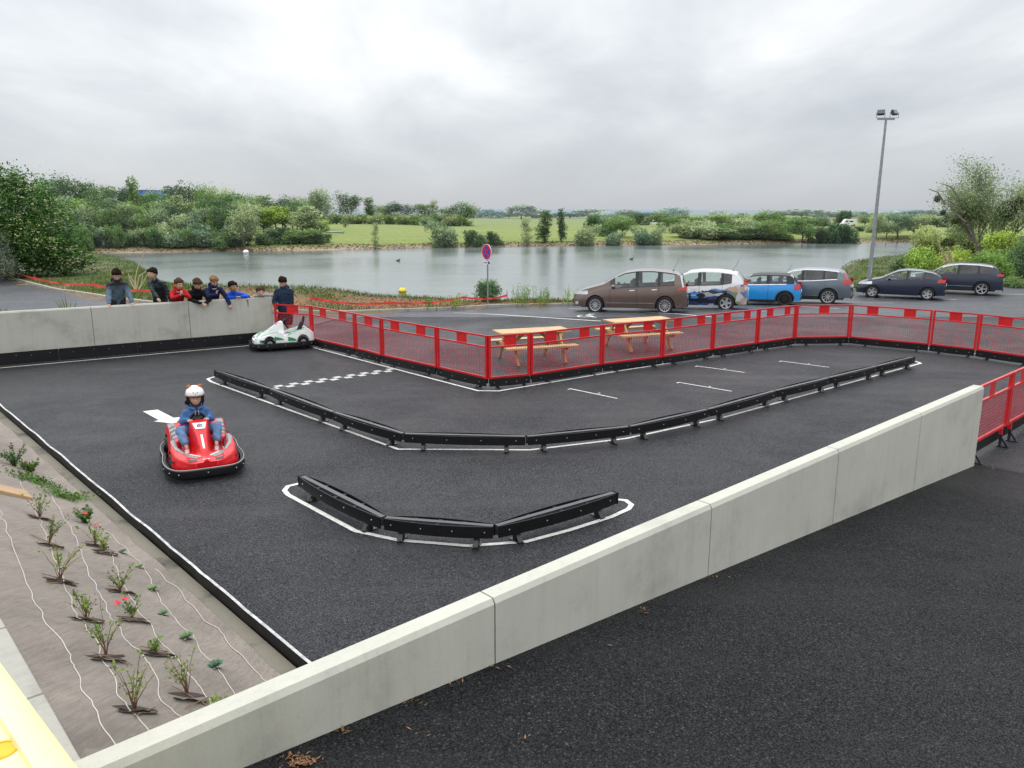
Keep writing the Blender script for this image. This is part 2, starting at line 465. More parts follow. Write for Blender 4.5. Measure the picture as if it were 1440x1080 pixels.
def make_ground():
    xs = [-7000, -3000, -1200, -600, -350] + arange(-220, -60, 5) + arange(-60, 70, 1.0) + arange(70, 260, 5) + [260, 350, 600, 1200, 3000, 7000]
    ys = [-300, -60, -20, 0, 10, 18] + arange(24, 60, .6) + arange(60, 112, 4) + arange(112, 185, 1.0) + arange(185, 420, 9) + arange(420, 1000, 50) + [1000, 1500, 2500, 4000, 7000]
    vs = []; cols = []
    n = len(xs)
    for y in ys:
        for x in xs:
            z = ht(x, y)
            vs.append((x, y, z))
            nz = mnoise.noise(Vector((x * .5, y * .5, 0))) + .5 * mnoise.noise(Vector((x * 1.7, y * 1.7, 2)))
            yf = lerp_tab(FS, x)
            if y > yf - 12:
                if z < -1.75 + .25 * nz: c = (.30, .225, .15)
                else:
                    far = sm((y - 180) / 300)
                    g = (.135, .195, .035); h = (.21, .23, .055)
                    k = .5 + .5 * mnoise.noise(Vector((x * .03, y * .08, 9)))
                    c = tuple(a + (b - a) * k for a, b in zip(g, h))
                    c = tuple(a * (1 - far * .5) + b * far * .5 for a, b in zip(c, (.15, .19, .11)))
                    if 325 < y < 372 and x > 70: c = (.15, .13, .065)
            else:
                s = y - K(x)
                grass = (.050, .085, .018); soil = (.19, .115, .055)
                k = sm(.5 + nz * 1.1 + (.35 if x < -14 else -.45 if x > -13 and s < 4 else .5))
                if s < 1.5 and x < -12: k *= .35
                if x > 3: k = sm(.7 + nz)
                c = tuple(a + (b - a) * k for a, b in zip(soil, grass))
                if z < -1.9: c = (.10, .09, .06)
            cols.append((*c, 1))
    fs = [(j * n + i, j * n + i + 1, (j + 1) * n + i + 1, (j + 1) * n + i) for j in range(len(ys) - 1) for i in range(n - 1)]
    me = bpy.data.meshes.new('ground'); me.from_pydata(vs, [], fs); me.update()
    ca = me.color_attributes.new('col', 'FLOAT_COLOR', 'POINT')
    ca.data.foreach_set('color', np.array(cols, dtype=np.float32).ravel())
    me.polygons.foreach_set('use_smooth', [True] * len(fs))
    m, nt, b = new_mat('grass_and_soil'); co = objco(nt)
    at = nt.nodes.new('ShaderNodeAttribute'); at.attribute_name = 'col'
    a = noise(nt, 14, 6, .75, co); ar = ramp(nt, a.outputs[0], [(.3, .5), (.5, .95), (.7, 1.6)])
    a2 = noise(nt, .9, 5, .6, co); ar2 = ramp(nt, a2.outputs[0], [(.3, .75), (.7, 1.25)])
    c = mix(nt, 1, at.outputs['Color'], ar.outputs[0], 'MULTIPLY'); c = mix(nt, 1, c, ar2.outputs[0], 'MULTIPLY')
    nt.links.new(c, b.inputs['Base Color']); b.inputs['Roughness'].default_value = .95
    bump(nt, b, a.outputs[0], .6, .05)
    me.materials.append(m)
    o = bpy.data.objects.new('ground', me); COL.objects.link(o); struct(o)
make_ground()

def make_water():
    m, nt, b = new_mat('lake_water'); co = objco(nt)
    b.inputs['Base Color'].default_value = (.115, .14, .132, 1)
    b.inputs['IOR'].default_value = 1.62
    big = noise(nt, .035, 4, .6, co)
    rr = ramp(nt, big.outputs[0], [(.4, .12), (.6, .22)]); nt.links.new(rr.outputs[0], b.inputs['Roughness'])
    mp = nt.nodes.new('ShaderNodeMapping'); mp.inputs['Scale'].default_value = (.55, 1.5, 1); nt.links.new(co, mp.inputs[0])
    n1 = noise(nt, 1.3, 5, .62, mp.outputs[0], .3)
    n2 = noise(nt, .22, 3, .5, mp.outputs[0], .3)
    h = math_n(nt, 'ADD', math_n(nt, 'MULTIPLY', n1.outputs[0], .5), math_n(nt, 'MULTIPLY', n2.outputs[0], .8))
    bump(nt, b, h, .07, .5)
    mb = MB(); mb.add([(-1200, 25, -2.2), (1200, 25, -2.2), (1200, 230, -2.2), (-1200, 230, -2.2)], [(0, 1, 2, 3)])
    struct(mb.build('lake_water', m))
make_water()

def make_hills():
    m, nt, b = new_mat('hazy_hill'); co = objco(nt)
    n = noise(nt, .004, 6, .6, co); r = ramp(nt, n.outputs[0], [(.3, (.20, .245, .29)), (.7, (.235, .28, .315))])  # distance haze put into the pale blue-grey base colour
    nt.links.new(r.outputs[0], b.inputs['Base Color']); b.inputs['Roughness'].default_value = 1; b.inputs['Specular IOR Level'].default_value = 0
    vs = []; fs = []; k = 0
    xs = arange(-4500, 5200, 70)
    for x in xs:
        e = mnoise.noise(Vector((x * .0011, 7, 0))); e2 = mnoise.noise(Vector((x * .006, 1, 0)))
        z = 16 + 9 * e + 2.5 * e2 + (9 * math.exp(-((x - 300) / 900) ** 2)) + 10 * sm((x - 1500) / 900)
        z += mnoise.noise(Vector((x * .03, 1, 0))) * 1.2
        vs += [(x, 3900, -2), (x, 4000, z * .8), (x, 4300, z), (x, 4800, -2)]
    for i in range(len(xs) - 1):
        for j in range(3): fs.append((i * 4 + j, (i + 1) * 4 + j, (i + 1) * 4 + j + 1, i * 4 + j + 1))
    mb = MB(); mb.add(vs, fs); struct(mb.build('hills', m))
make_hills()

# ------------------------------------------------------------------ asphalt sheets
LW0, LW1 = Vector((-12.21, 18.60)), Vector((-6.81, 22.19))      # left wall, track side face
lwd = (LW1 - LW0).normalized(); lwn = Vector((lwd.y, -lwd.x))     # towards the track
NW0, NW1 = Vector((6.72, 10.86)), Vector((-1.80, 3.02))          # near wall, camera side face
nwd = (NW1 - NW0).normalized(); nwn = Vector((-nwd.y, nwd.x))
if nwn.x < 0: nwn = -nwn                                            # away from the track
def make_asphalt():
    mb = MB(); mb.add([(-30, -30, 0), (60, -30, 0), (60, 28.2, 0), (-30, 28.2, 0)], [(0, 1, 2, 3)])
    struct(mb.build('track_asphalt', M['track']))
    mb = MB(); rows = []
    for x in arange(-80, -20, 4) + arange(-20, 30, .5) + arange(30, 100, 5):
        yw = LW0.y + (x - LW0.x) * lwd.y / lwd.x + .09
        a = yw if x < -6.9 else (27.6 if x > -6.2 else yw + (27.6 - yw) * (x + 6.9) / .7)
        b = K(x) + .05
        if b < a: a = b - .5
        rows.append([(x, a + (b - a) * t / 30, hp(x, a + (b - a) * t / 30) + .005) for t in range(31)])
    mb.grid(rows); struct(mb.build('parking_asphalt', M['park'], smooth=True, sharp=0))
    # ramp on the camera's side of the near wall
    mb = MB(); rows = []
    for s in arange(-.6, 18, .6):
        z = .015 + .0785 * s
        rows.append([Vector((NW0.x + nwd.x * s + nwn.x * o, NW0.y + nwd.y * s + nwn.y * o, z)) for o in (0, .5, 1, 2, 4, 8, 16)])
    mb.grid(rows); struct(mb.build('ramp_asphalt', M['ramp'], smooth=True, sharp=0))
make_asphalt()

def kerb(name, fn, xs, w=.14, h=.12, gap=1.0):
    mb = MB(); last = None
    for a, b in zip(xs, xs[1:]):
        p, q = Vector(fn(a)), Vector(fn(b)); d = (q - p).normalized()
        q2 = q - d * .008
        mb.bar(p + Vector((0, 0, h / 2 - .04)), q2 + Vector((0, 0, h / 2 - .04)), w, h + .08)
    return struct(mb.build(name, M['kerb'], bevel=.012))
kerb('kerb', lambda x: (x, K(x) + .08, hp(x, K(x)) + .005), arange(-44, 42, 1.0))

# ------------------------------------------------------------------ painted marks
def ribbon(pts, w, z, mb, closed=False):
    pts = [Vector((p[0], p[1])) for p in pts]; n = len(pts); L = []; Rr = []
    for i, p in enumerate(pts):
        a = pts[i - 1] if (i or closed) else p; b = pts[(i + 1) % n] if (i < n - 1 or closed) else p
        d1 = (p - a).normalized() if (p - a).length > 1e-6 else None
        d2 = (b - p).normalized() if (b - p).length > 1e-6 else None
        d1 = d1 or d2; d2 = d2 or d1
        n1 = Vector((-d1.y, d1.x)); n2 = Vector((-d2.y, d2.x)); mtr = (n1 + n2).normalized()
        k = w / 2 / max(.4, mtr.dot(n1))
        L.append((*(p + mtr * k), z)); Rr.append((*(p - mtr * k), z))
    vs = L + Rr; m = n if closed else n - 1
    mb.add(vs, [(i, (i + 1) % n, n + (i + 1) % n, n + i) for i in range(m)])
def paint(name, build, mat=None):
    mb = MB(); build(mb); struct(mb.build(name, mat or M['paint']))
def rounded_end(p, d, side, r, a0=-90, a1=90, n=8):
    """half circle of radius r round p, from +side to -side through d"""
    d = d.normalized(); s = Vector((-d.y, d.x)) * side
    return [p + s * r * math.cos(R(t)) + d * r * math.sin(R(t)) for t in [180 * i / n for i in range(n + 1)]]
ZP = .005
paint('wall_line', lambda mb: ribbon([G(-60, 523), G(353, 486)], .06, ZP, mb))
paint('fence_line', lambda mb: ribbon([G(*q) for q in [(430, 486), (620, 536), (672.5, 549.7), (701, 550), (860, 523.7), (1040, 494.4), (1112, 481.5), (1126, 479.5), (1204, 480), (1307, 490), (1440, 505), (1560, 520)]], .065, ZP, mb))
LONG = [G(*q).xy for q in [(304, 520), (380, 545), (470, 578), (568, 608), (740, 612), (885, 598), (995, 574), (1090, 548), (1165, 530), (1232, 514), (1284, 501)]]
def LL(mb):
    p = [G(*q).xy for q in [(297, 537), (560, 632), (745, 633), (880, 617), (1015, 588), (1284, 514)]]
    e1 = [G(*q).xy for q in [(318, 530), (302, 530), (292, 533)]]; e2 = [G(*q).xy for q in [(1295, 511), (1288, 508.5), (1272, 509)]]
    ribbon(e1 + p + e2, .06, ZP, mb)
paint('long_barrier_line', LL)
paint('short_barrier_line', lambda mb: ribbon([G(*q).xy for q in [(440, 681), (420, 680.5), (405, 684), (400, 690), (405, 696), (455, 723), (500, 747), (560, 760), (660, 768), (740, 762), (800, 746), (860, 727), (884, 716), (888, 710), (880, 704), (862, 702)]], .065, ZP, mb))
def arrow(mb):
    P_ = [G(*q) for q in [(200.8, 578.7), (221.7, 576.3), (244.2, 587.8), (255, 586.7), (246.7, 596.2), (215.8, 592.8), (223.7, 591.3)]]
    vs = [(p.x, p.y, ZP) for p in P_]; mb.add(vs, [(0, 6, 2, 1), (6, 5, 4), (6, 4, 2), (2, 4, 3)])
paint('direction_arrow', arrow)
def chk(mb):
    a = G(556, 519.6).xy; b = G(378, 546.5).xy; d = (b - a); L = d.length; d.normalize(); s = Vector((-d.y, d.x))
    n = 18; c = L / n
    for i in range(n):
        for r in (0, 1):
            if (i + r) % 2 == 0:
                p = a + d * (i * c) + s * (r * c - c)
                q = [p, p + d * c, p + d * c + s * c, p + s * c]
                mb.add([(*v, ZP) for v in q], [(0, 1, 2, 3)])
paint('start_line', chk, M['fadedpaint'])
def bays(mb):
    for a, b in [((803, 547), (868, 560.6)), ((955, 538), (1029, 550.5)), ((980.6, 515), (1047, 524)), ((1098.7, 508), (1166, 516.7))]:
        A = G(*a).xy; B = G(*b).xy; d = (B - A).normalized(); s = Vector((-d.y, d.x))
        ribbon([A, B], .04, ZP, mb); ribbon([A - s * .10, A + s * .02], .04, ZP + .001, mb)
        c = A + (B - A) * .55 + s * .10; ribbon([c - s * .03, c + s * .03], .04, ZP, mb)
paint('grid_markings', bays)
def GP(x, y): p = GH(x, y, lambda a, b: hp(a, b) + .005); return p
def parkl(mb):
    def rib3(a, b, w=.1, n=10):
        A = GP(*a); B = GP(*b)
        rows = []
        d = (B - A).xy.normalized(); s = Vector((-d.y, d.x)) * w / 2
        for i in range(n + 1):
            p = A.xy + (B - A).xy * i / n; l = p + s; r = p - s
            rows.append([Vector((l.x, l.y, hp(*l) + .010)), Vector((r.x, r.y, hp(*r) + .010))])
        mb.grid(rows)
    rib3((638, 440), (845, 451.7)); rib3((800, 434), (1002, 446)); rib3((905, 432), (1085, 438)); rib3((1000, 424), (1180, 434))
    rib3((1123, 422.8), (1257, 426.5)); rib3((1240, 417), (1345, 421.5)); rib3((1370, 413.4), (1445, 413.9)); rib3((1385, 401.5), (1450, 402))
    rib3((1395, 397), (1450, 398.5))
paint('parking_lines', parkl)
def picto(mb):
    # wheelchair symbol lying in the bay, seen from the side
    c = GP(824, 444.3); ax = (GP(845, 451.7) - GP(638, 440)); ax.z = 0; ax.normalize(); ay = Vector((-ax.y, ax.x, 0))
    def T(u, v): p = c + ax * u + ay * v; return Vector((p.x, p.y, hp(p.x, p.y) + .011))
    def pl(pts, w=.09): 
        for a, b in zip(pts, pts[1:]):
            A = Vector(a); B = Vector(b); d = (B - A).normalized(); s = Vector((-d.y, d.x)) * w / 2
            mb.add([T(*(A + s)), T(*(A - s)), T(*(B - s)), T(*(B + s))], [(0, 1, 2, 3)])
    pl([(.22 * math.cos(R(t)) - .02, .26 * math.sin(R(t)) - .12) for t in range(130, 400, 18)])
    pl([(-.02, .42), (-.02, .08), (.2, .05), (.36, -.25), (.48, -.2)], .10)
    pl([(-.02, .24), (.16, .24)], .08)
    pl([(.09 * math.cos(R(t)), .56 + .06 * math.sin(R(t))) for t in range(0, 361, 40)], .07)
paint('disabled_bay_symbol', picto)

# ------------------------------------------------------------------ concrete walls
def wall(name, label, p0, d, n, lens, ztop, z0, thick, mat, cap=True, zb=None):
    """precast panels set end to end; n points to the face side"""
    t = thing(name, label, 'wall', (p0.x, p0.y, 0))
    s = 0
    for i, L in enumerate(lens):
        a = s + .006; b = s + L - .006
        mb = MB()
        c = .022
        prof = [(0, z0), (0, ztop - c * 1.6), (-c, ztop), (-thick + .01, ztop + .001), (-thick, ztop - .012), (-thick, z0)]
        vs = []
        for q in (a, b):
            for o, z in prof: vs.append((d.x * q + n.x * o, d.y * q + n.y * o, z))
        k = len(prof)
        fs = [tuple(range(k)), tuple(range(2 * k - 1, k - 1, -1))] + [(j, k + j, k + (j + 1) % k, (j + 1) % k) for j in range(k)]
        mb.add(vs, fs)
        mb.build('panel', mat, t)
        if i:
            mb = MB(); q = s
            mb.bar((d.x * q - n.x * (thick / 2), d.y * q - n.y * (thick / 2), z0), (d.x * q - n.x * (thick / 2), d.y * q - n.y * (thick / 2), ztop - .03), .012, thick - .02, up=(n.x, n.y, 0))
            mb.build('joint', M['joint'], t)
        s += L
    return t
nl = (NW1 - NW0).length
near_wall = wall('concrete_wall', 'pale precast concrete wall crossing the foreground beside the ramp', NW0, nwd, nwn, [2.28, 2.22, 2.34, 2.44, 2.50], 1.2, -.05, .15, M['concrete'])
# left wall starts at its right-hand end and runs out of the picture
lw_l = [(LW1 - Vector(G(265, 424, 1.3).xy)).length, 0, 0]
j1 = Vector(G(265, 424, 1.3).xy); j2 = Vector(G(128, 432, 1.3).xy)
left_wall = wall('concrete_wall', 'grey precast concrete wall with black base board where the children lean', LW1, -lwd, lwn, [(LW1 - j1).length, (j2 - j1).length, 2.3, 2.3], 1.3, -.02, .14, M['concrete_w'])
mb = MB()
a = -lwd
tot = (LW1 - j1).length + (j2 - j1).length + 4.4
for i in range(5):
    q0 = tot * i / 5 + .01; q1 = tot * (i + 1) / 5 - .003
    p = a * q0 + lwn * .03; q = a * q1 + lwn * .03
    mb.bar((p.x, p.y, .17), (q.x, q.y, .17), .035, .29)
for i in range(22):
    q = a * (tot * (i + .5 + .2 * math.sin(i * 5)) / 22) + lwn * .05
    mb.ell((q.x, q.y, .21 + .03 * (i % 2)), (.008, .008, .008), n=8, m=5, mi=1)
mb.build('base_board', [M['black'], M['bolt']], left_wall)
# dark drip stains on the coping, small moulded hollows
for px, L in [(292, .13), (358, .22)]:
    mb = MB(org=(LW1.x, LW1.y, 0))
    p = Vector(G(px, 422, 1.3).xy); k = (p - LW1).dot(-lwd); c = LW1 - lwd * k + lwn * .0015
    mb.add([(c.x - lwd.x * .035, c.y - lwd.y * .035, 1.262), (c.x + lwd.x * .02, c.y + lwd.y * .02, 1.262), (c.x + lwd.x * .008, c.y + lwd.y * .008, 1.262 - L), (c.x - lwd.x * .008, c.y - lwd.y * .008, 1.262 - L)], [(0, 1, 2, 3)])
    mb.build('stain', M['stain'], left_wall)

# ------------------------------------------------------------------ fences
PLATES = {0: [(403, 419)], 1: [(449, 458), (476, 486)], 2: [(512, 523)], 3: [(549, 561), (585, 598)], 4: [(642, 656)], 5: [(709, 726)], 6: [(767, 783), (815, 829)],
          7: [(865, 878), (905, 918)], 8: [(948, 959), (981, 992)], 9: [(1018, 1028), (1047, 1056)], 10: [(1079, 1088), (1104, 1112)], 11: [(1152.5, 1167)],
          12: [(1220, 1236), (1272, 1289)], 13: [(1336, 1354)], 14: [(1405, 1425)]}
def fence_panel(t, A, B, zt, zb, plates, cell=.05, wire=.0052, postw=.05):
    """A, B plan points relative to the thing"""
    A = Vector((*A, 0)); B = Vector((*B, 0)); d = (B - A).normalized(); L = (B - A).length
    n = Vector((-d.y, d.x, 0))
    A2 = A + d * .012; B2 = B - d * .012
    zm = zt - .25
    mb = MB(); hw = postw / 2
    for p in (A2 + d * hw, B2 - d * hw): mb.bar(p + Vector((0, 0, zb)), p + Vector((0, 0, zt)), postw, postw, up=n)
    for z, h in ((zt - .018, .036), (zm, .034), (zb + .02, .04)):
        mb.bar(A2 + d * postw + Vector((0, 0, z)), B2 - d * postw + Vector((0, 0, z)), .036, h)
    fr = mb.build('fence_panel', M['red'], t)
    mb = MB(); z0 = zb + .04; z1 = zm - .017; l0 = postw + .012; l1 = L - postw - .012
    k = int((l1 - l0) / cell)
    for i in range(1, k):
        p = A + d * (l0 + (l1 - l0) * i / k); mb.bar(p + Vector((0, 0, z0)), p + Vector((0, 0, z1)), wire, wire, up=n)
    k = int((z1 - z0) / cell)
    for i in range(1, k):
        z = z0 + (z1 - z0) * i / k; mb.bar(A + d * l0 + n * wire + Vector((0, 0, z)), A + d * l1 + n * wire + Vector((0, 0, z)), wire, wire)
    mb.build('wire_mesh', M['wire'], fr)
    for u, v in plates:
        p = A + d * (L * u); q = A + d * (L * v)
        mb = MB(); z = (zt + zm) / 2
        mb.bar(p + Vector((0, 0, z)), q + Vector((0, 0, z)), .006, .21)
        mb.build('red_plate', M['redplate'], fr)
def leg(mb, p, n, h):
    """forked black foot with a bolted base plate; n towards the track"""
    d = Vector((-n.y, n.x, 0))
    mb.bar(p + n * .0 + Vector((0, 0, .012)), p + n * .0 + Vector((0, 0, h)), .05, .035, up=n)
    mb.bar(p - n * .04 + Vector((0, 0, .008)), p + n * .13 + Vector((0, 0, .008)), .06, .012)
    mb.bar(p + n * .1 + Vector((0, 0, .02)), p + n * .01 + Vector((0, 0, h * .7)), .012, .03, up=n)
FP = [(385, 427), (437, 430), (498.3, 440.3), (535.8, 447.5), (614, 460), (685.8, 472), (745.8, 468), (847.5, 456.7), (933, 449), (1004.3, 441), (1067.4, 434.5), (1120.5, 429), (1197.8, 428.3), (1312.8, 436), (1378.9, 441.4), (1462, 450)]
FZ = 1.12
F = [G(*q, FZ).xy for q in FP]
org = Vector((F[5].x, F[5].y, 0))
fence = thing('mesh_fence', 'long red mesh fence with red plates folding around the picnic tables', 'fence', org)
for i in range(len(F) - 1):
    x0, x1 = FP[i][0], FP[i + 1][0]; a, b = F[i], F[i + 1]
    def fr_(px):   # fraction along the panel of a picture column
        u = (px - 720) / FPX
        lo, hi = 0.0, 1.0
        for _ in range(30):
            m_ = (lo + hi) / 2; q = a + (b - a) * m_
            dep = q.y * math.cos(PITCH) - (FZ - CH) * math.sin(PITCH)
            if q.x / dep < u: lo = m_
            else: hi = m_
        return (lo + hi) / 2
    fence_panel(fence, a - org.xy, b - org.xy, FZ, .20, [(fr_(u), fr_(v)) for u, v in PLATES.get(i, [])])
    # black bumper rail with feet below
    d = Vector((*(b - a), 0)).normalized(); n = Vector((d.y, -d.x, 0)); L = (b - a).length
    A = Vector((*a, 0)) - org; B = Vector((*b, 0)) - org
    mb = MB(); k = 8; rows_f = []; rows_b = []
    pts = []
    for j in range(k + 1):
        u = j / k; off = .035 + .055 * math.sin(math.pi * u)
        pts.append((A + d * (.02 + (L - .04) * u), off))
    for j in range(k):
        p, o1 = pts[j]; q, o2 = pts[j + 1]
        mb.bar(p + n * o1 + Vector((0, 0, .115)), q + n * o2 + Vector((0, 0, .115)), .018, .15)
    mb.bar(A + d * .03 + Vector((0, 0, .15)), B - d * .03 + Vector((0, 0, .15)), .06, .10)
    for u in (.12, .38, .63, .88):
        mb.ell(A + d * L * u + n * (.045 + .055 * math.sin(math.pi * u)) + Vector((0, 0, .12)), .009, n=6, m=4, mi=1)
    rl = mb.build('bumper_rail', [M['black'], M['bolt']], fence)
    for u in (.22, .85):
        mb = MB(); leg(mb, A + d * L * u, n, .12)
        mb.build('foot', M['blackgloss'], rl)
# near fence continuing the foreground wall
nf = thing('mesh_fence', 'red mesh fence beyond the end of the foreground concrete wall', 'fence', (NW0.x, NW0.y, 0))
s = .03
for i, L in enumerate([1.62, 2.3, 2.3, 2.3]):
    a = -nwd * s - nwn * .09; b = -nwd * (s + L) - nwn * .09
    fence_panel(nf, a, b, 1.17, .30, [(.36, .50)] if i == 0 else [(.2, .3), (.68, .78)], cell=.05, wire=.005, postw=.055)
    mb = MB(); d = Vector((*(-nwd), 0)); n = Vector((*nwn, 0)); A = Vector((*a, 0)); Bq = Vector((*b, 0))
    mb.bar(A + Vector((0, 0, .17)) - n * .06, Bq + Vector((0, 0, .17)) - n * .06, .02, .17)
    rl = mb.build('bumper_rail', M['black'], nf)
    for u in (.10, .86):
        p = A + d * L * u
        mb = MB(); mb.bar(p + Vector((0, 0, .20)), p + Vector((0, 0, .30)), .045, .045, up=n); mb.build('post_stub', M['red'], rl)
        mb = MB(); leg(mb, p + n * .01, n, .20)
        mb.ell(p + n * .1 + Vector((0, 0, .02)), .012, n=6, m=4)
        mb.build('foot', M['blackgloss'], rl)
    s += L

# ------------------------------------------------------------------ track barriers
def barrier(name, label, pts, zc=.188, hgt=.135):
    org = Vector((*pts[len(pts) // 2], 0))
    t = thing(name, label, 'barrier', org)
    for i in range(len(pts) - 1):
        A = Vector((*pts[i], 0)) - org; B = Vector((*pts[i + 1], 0)) - org
        d = (B - A).normalized(); n = Vector((d.y, -d.x, 0)); L = (B - A).length
        mb = MB()
        mb.bar(A + d * .02 + Vector((0, 0, zc + .012)), B - d * .02 + Vector((0, 0, zc + .012)), .062, .11, mi=1)
        for sgn in (-1, 1):
            k = 10; prev = None
            for j in range(k + 1):
                u = j / k; off = .042 + .062 * (math.sin(math.pi * u) ** .8 if 0 < u < 1 else 0)
                p = A + d * (.015 + (L - .03) * u) + n * sgn * off + Vector((0, 0, zc))
                if prev is not None: mb.bar(prev, p, .014, hgt, mi=0)
                prev = p
            for u in (.28, .5, .72):   # spacer blocks between beam and board
                off = .042 + .062 * math.sin(math.pi * u) ** .8
                mb.bar(A + d * L * u + n * sgn * .03 + Vector((0, 0, zc + .03)), A + d * L * u + n * sgn * off + Vector((0, 0, zc + .03)), .05, .05, mi=0)
        for u in (.08, .36, .64, .92):
            off = .051 + .062 * math.sin(math.pi * u) ** .8
            mb.ell(A + d * L * u + n * off + Vector((0, 0, zc + .005)), .009, n=6, m=4, mi=2)
        seg = mb.build('rail_segment', [M['black'], M['railtop'], M['bolt']], t)
        for u in ((.16, .84) if L > 1.2 else (.3,)):
            mb = MB()
            p = A + d * L * u
            mb.bar(p + Vector((0, 0, .0)), p + Vector((0, 0, zc - .03)), .06, .05, up=n)
            mb.bar(p - n * .09 + Vector((0, 0, .010)), p + n * .105 + Vector((0, 0, .010)), .07, .008)
            mb.bar(p + n * .09 + Vector((0, 0, .02)), p + n * .03 + Vector((0, 0, .10)), .06, .012)
            f_ = mb.build('foot', M['blackgloss'], seg)
    for P0, P1 in ((pts[0], pts[1]), (pts[-1], pts[-2])):
        d = Vector((*(P0 - P1), 0)).normalized(); n = Vector((d.y, -d.x, 0)); p = Vector((*P0, 0)) - org
        mb = MB(); mb.bar(p - n * .052 + Vector((0, 0, zc)), p + n * .052 + Vector((0, 0, zc)), .02, hgt + .012); mb.build('end_plate', M['black'], t)
    return t
barrier('bumper_barrier', 'long bent black bumper barrier dividing the kart track', [G(*q, .28).xy for q in [(304, 519), (380, 544), (470, 577), (568, 607), (740, 611), (885, 597), (995, 573), (1090, 547), (1165, 529), (1232, 513), (1284, 500)]])
barrier('bumper_barrier', 'short three-piece black bumper barrier nearest the foreground wall', [G(*q, .28).xy for q in [(424, 666), (540, 724), (696, 736), (865, 689)]])

# ------------------------------------------------------------------ planter slope beside the track
PB = Vector((-1.66, 5.55)); pe = Vector((-.679, .734)); pn = Vector((-.734, -.679))
def pl_ad(x, y):
    v = Vector((x, y)) - PB; return v.dot(pe), v.dot(pn)
def pl_z(x, y):
    a, d = pl_ad(x, y)
    if d < .3: return .05
    return .055 + .55 * (min(d, 2.0) - .3)
def pl_w(a, d):
    v = PB + pe * a + pn * d; return v
def GS(x, y): return GH(x, y, pl_z)
A_IN = -1.62
DT = 1.82
# ------------------------------------------------------------------ planter
def fabric_mat():
    m, nt, b = new_mat('weed_control_fabric'); co = objco(nt)
    a = noise(nt, 1.1, 6, .65, co, .5); ar = ramp(nt, a.outputs[0], [(.3, .70), (.5, .95), (.7, 1.15)])
    mp = nt.nodes.new('ShaderNodeMapping'); mp.inputs['Rotation'].default_value = (0, 0, R(43)); mp.inputs['Scale'].default_value = (14, 1.5, 3); nt.links.new(co, mp.inputs[0])
    s = noise(nt, 3, 5, .6, mp.outputs[0]); sr = ramp(nt, s.outputs[0], [(.3, .85), (.7, 1.12)])
    f = noise(nt, 160, 3, .7, co); fr = ramp(nt, f.outputs[0], [(.3, .8), (.7, 1.2)])
    c = mix(nt, 1, (.365, .315, .27), ar.outputs[0], 'MULTIPLY'); c = mix(nt, 1, c, sr.outputs[0], 'MULTIPLY'); c = mix(nt, 1, c, fr.outputs[0], 'MULTIPLY')
    nt.links.new(c, b.inputs['Base Color']); b.inputs['Roughness'].default_value = .9
    h = math_n(nt, 'ADD', math_n(nt, 'MULTIPLY', a.outputs[0], 4.0), f.outputs[0])
    h = math_n(nt, 'ADD', h, math_n(nt, 'MULTIPLY', s.outputs[0], 1.0)); bump(nt, b, h, .8, .04)
    return m
M['fabric'] = fabric_mat()
def fab_z(a, d):
    w = pl_w(a, d)
    z = pl_z(w.x, w.y)
    k = sm((d - .14) / .25) * sm((DT + .05 - d) / .2)
    z += k * (.030 * mnoise.noise(Vector((a * 2.2, d * 1.4, 0))) + .014 * mnoise.noise(Vector((a * 9, d * 2.5, 4))) + .022 * abs(mnoise.noise(Vector((a * 3.4 + d * 2, d * 4, 7)))))
    return z
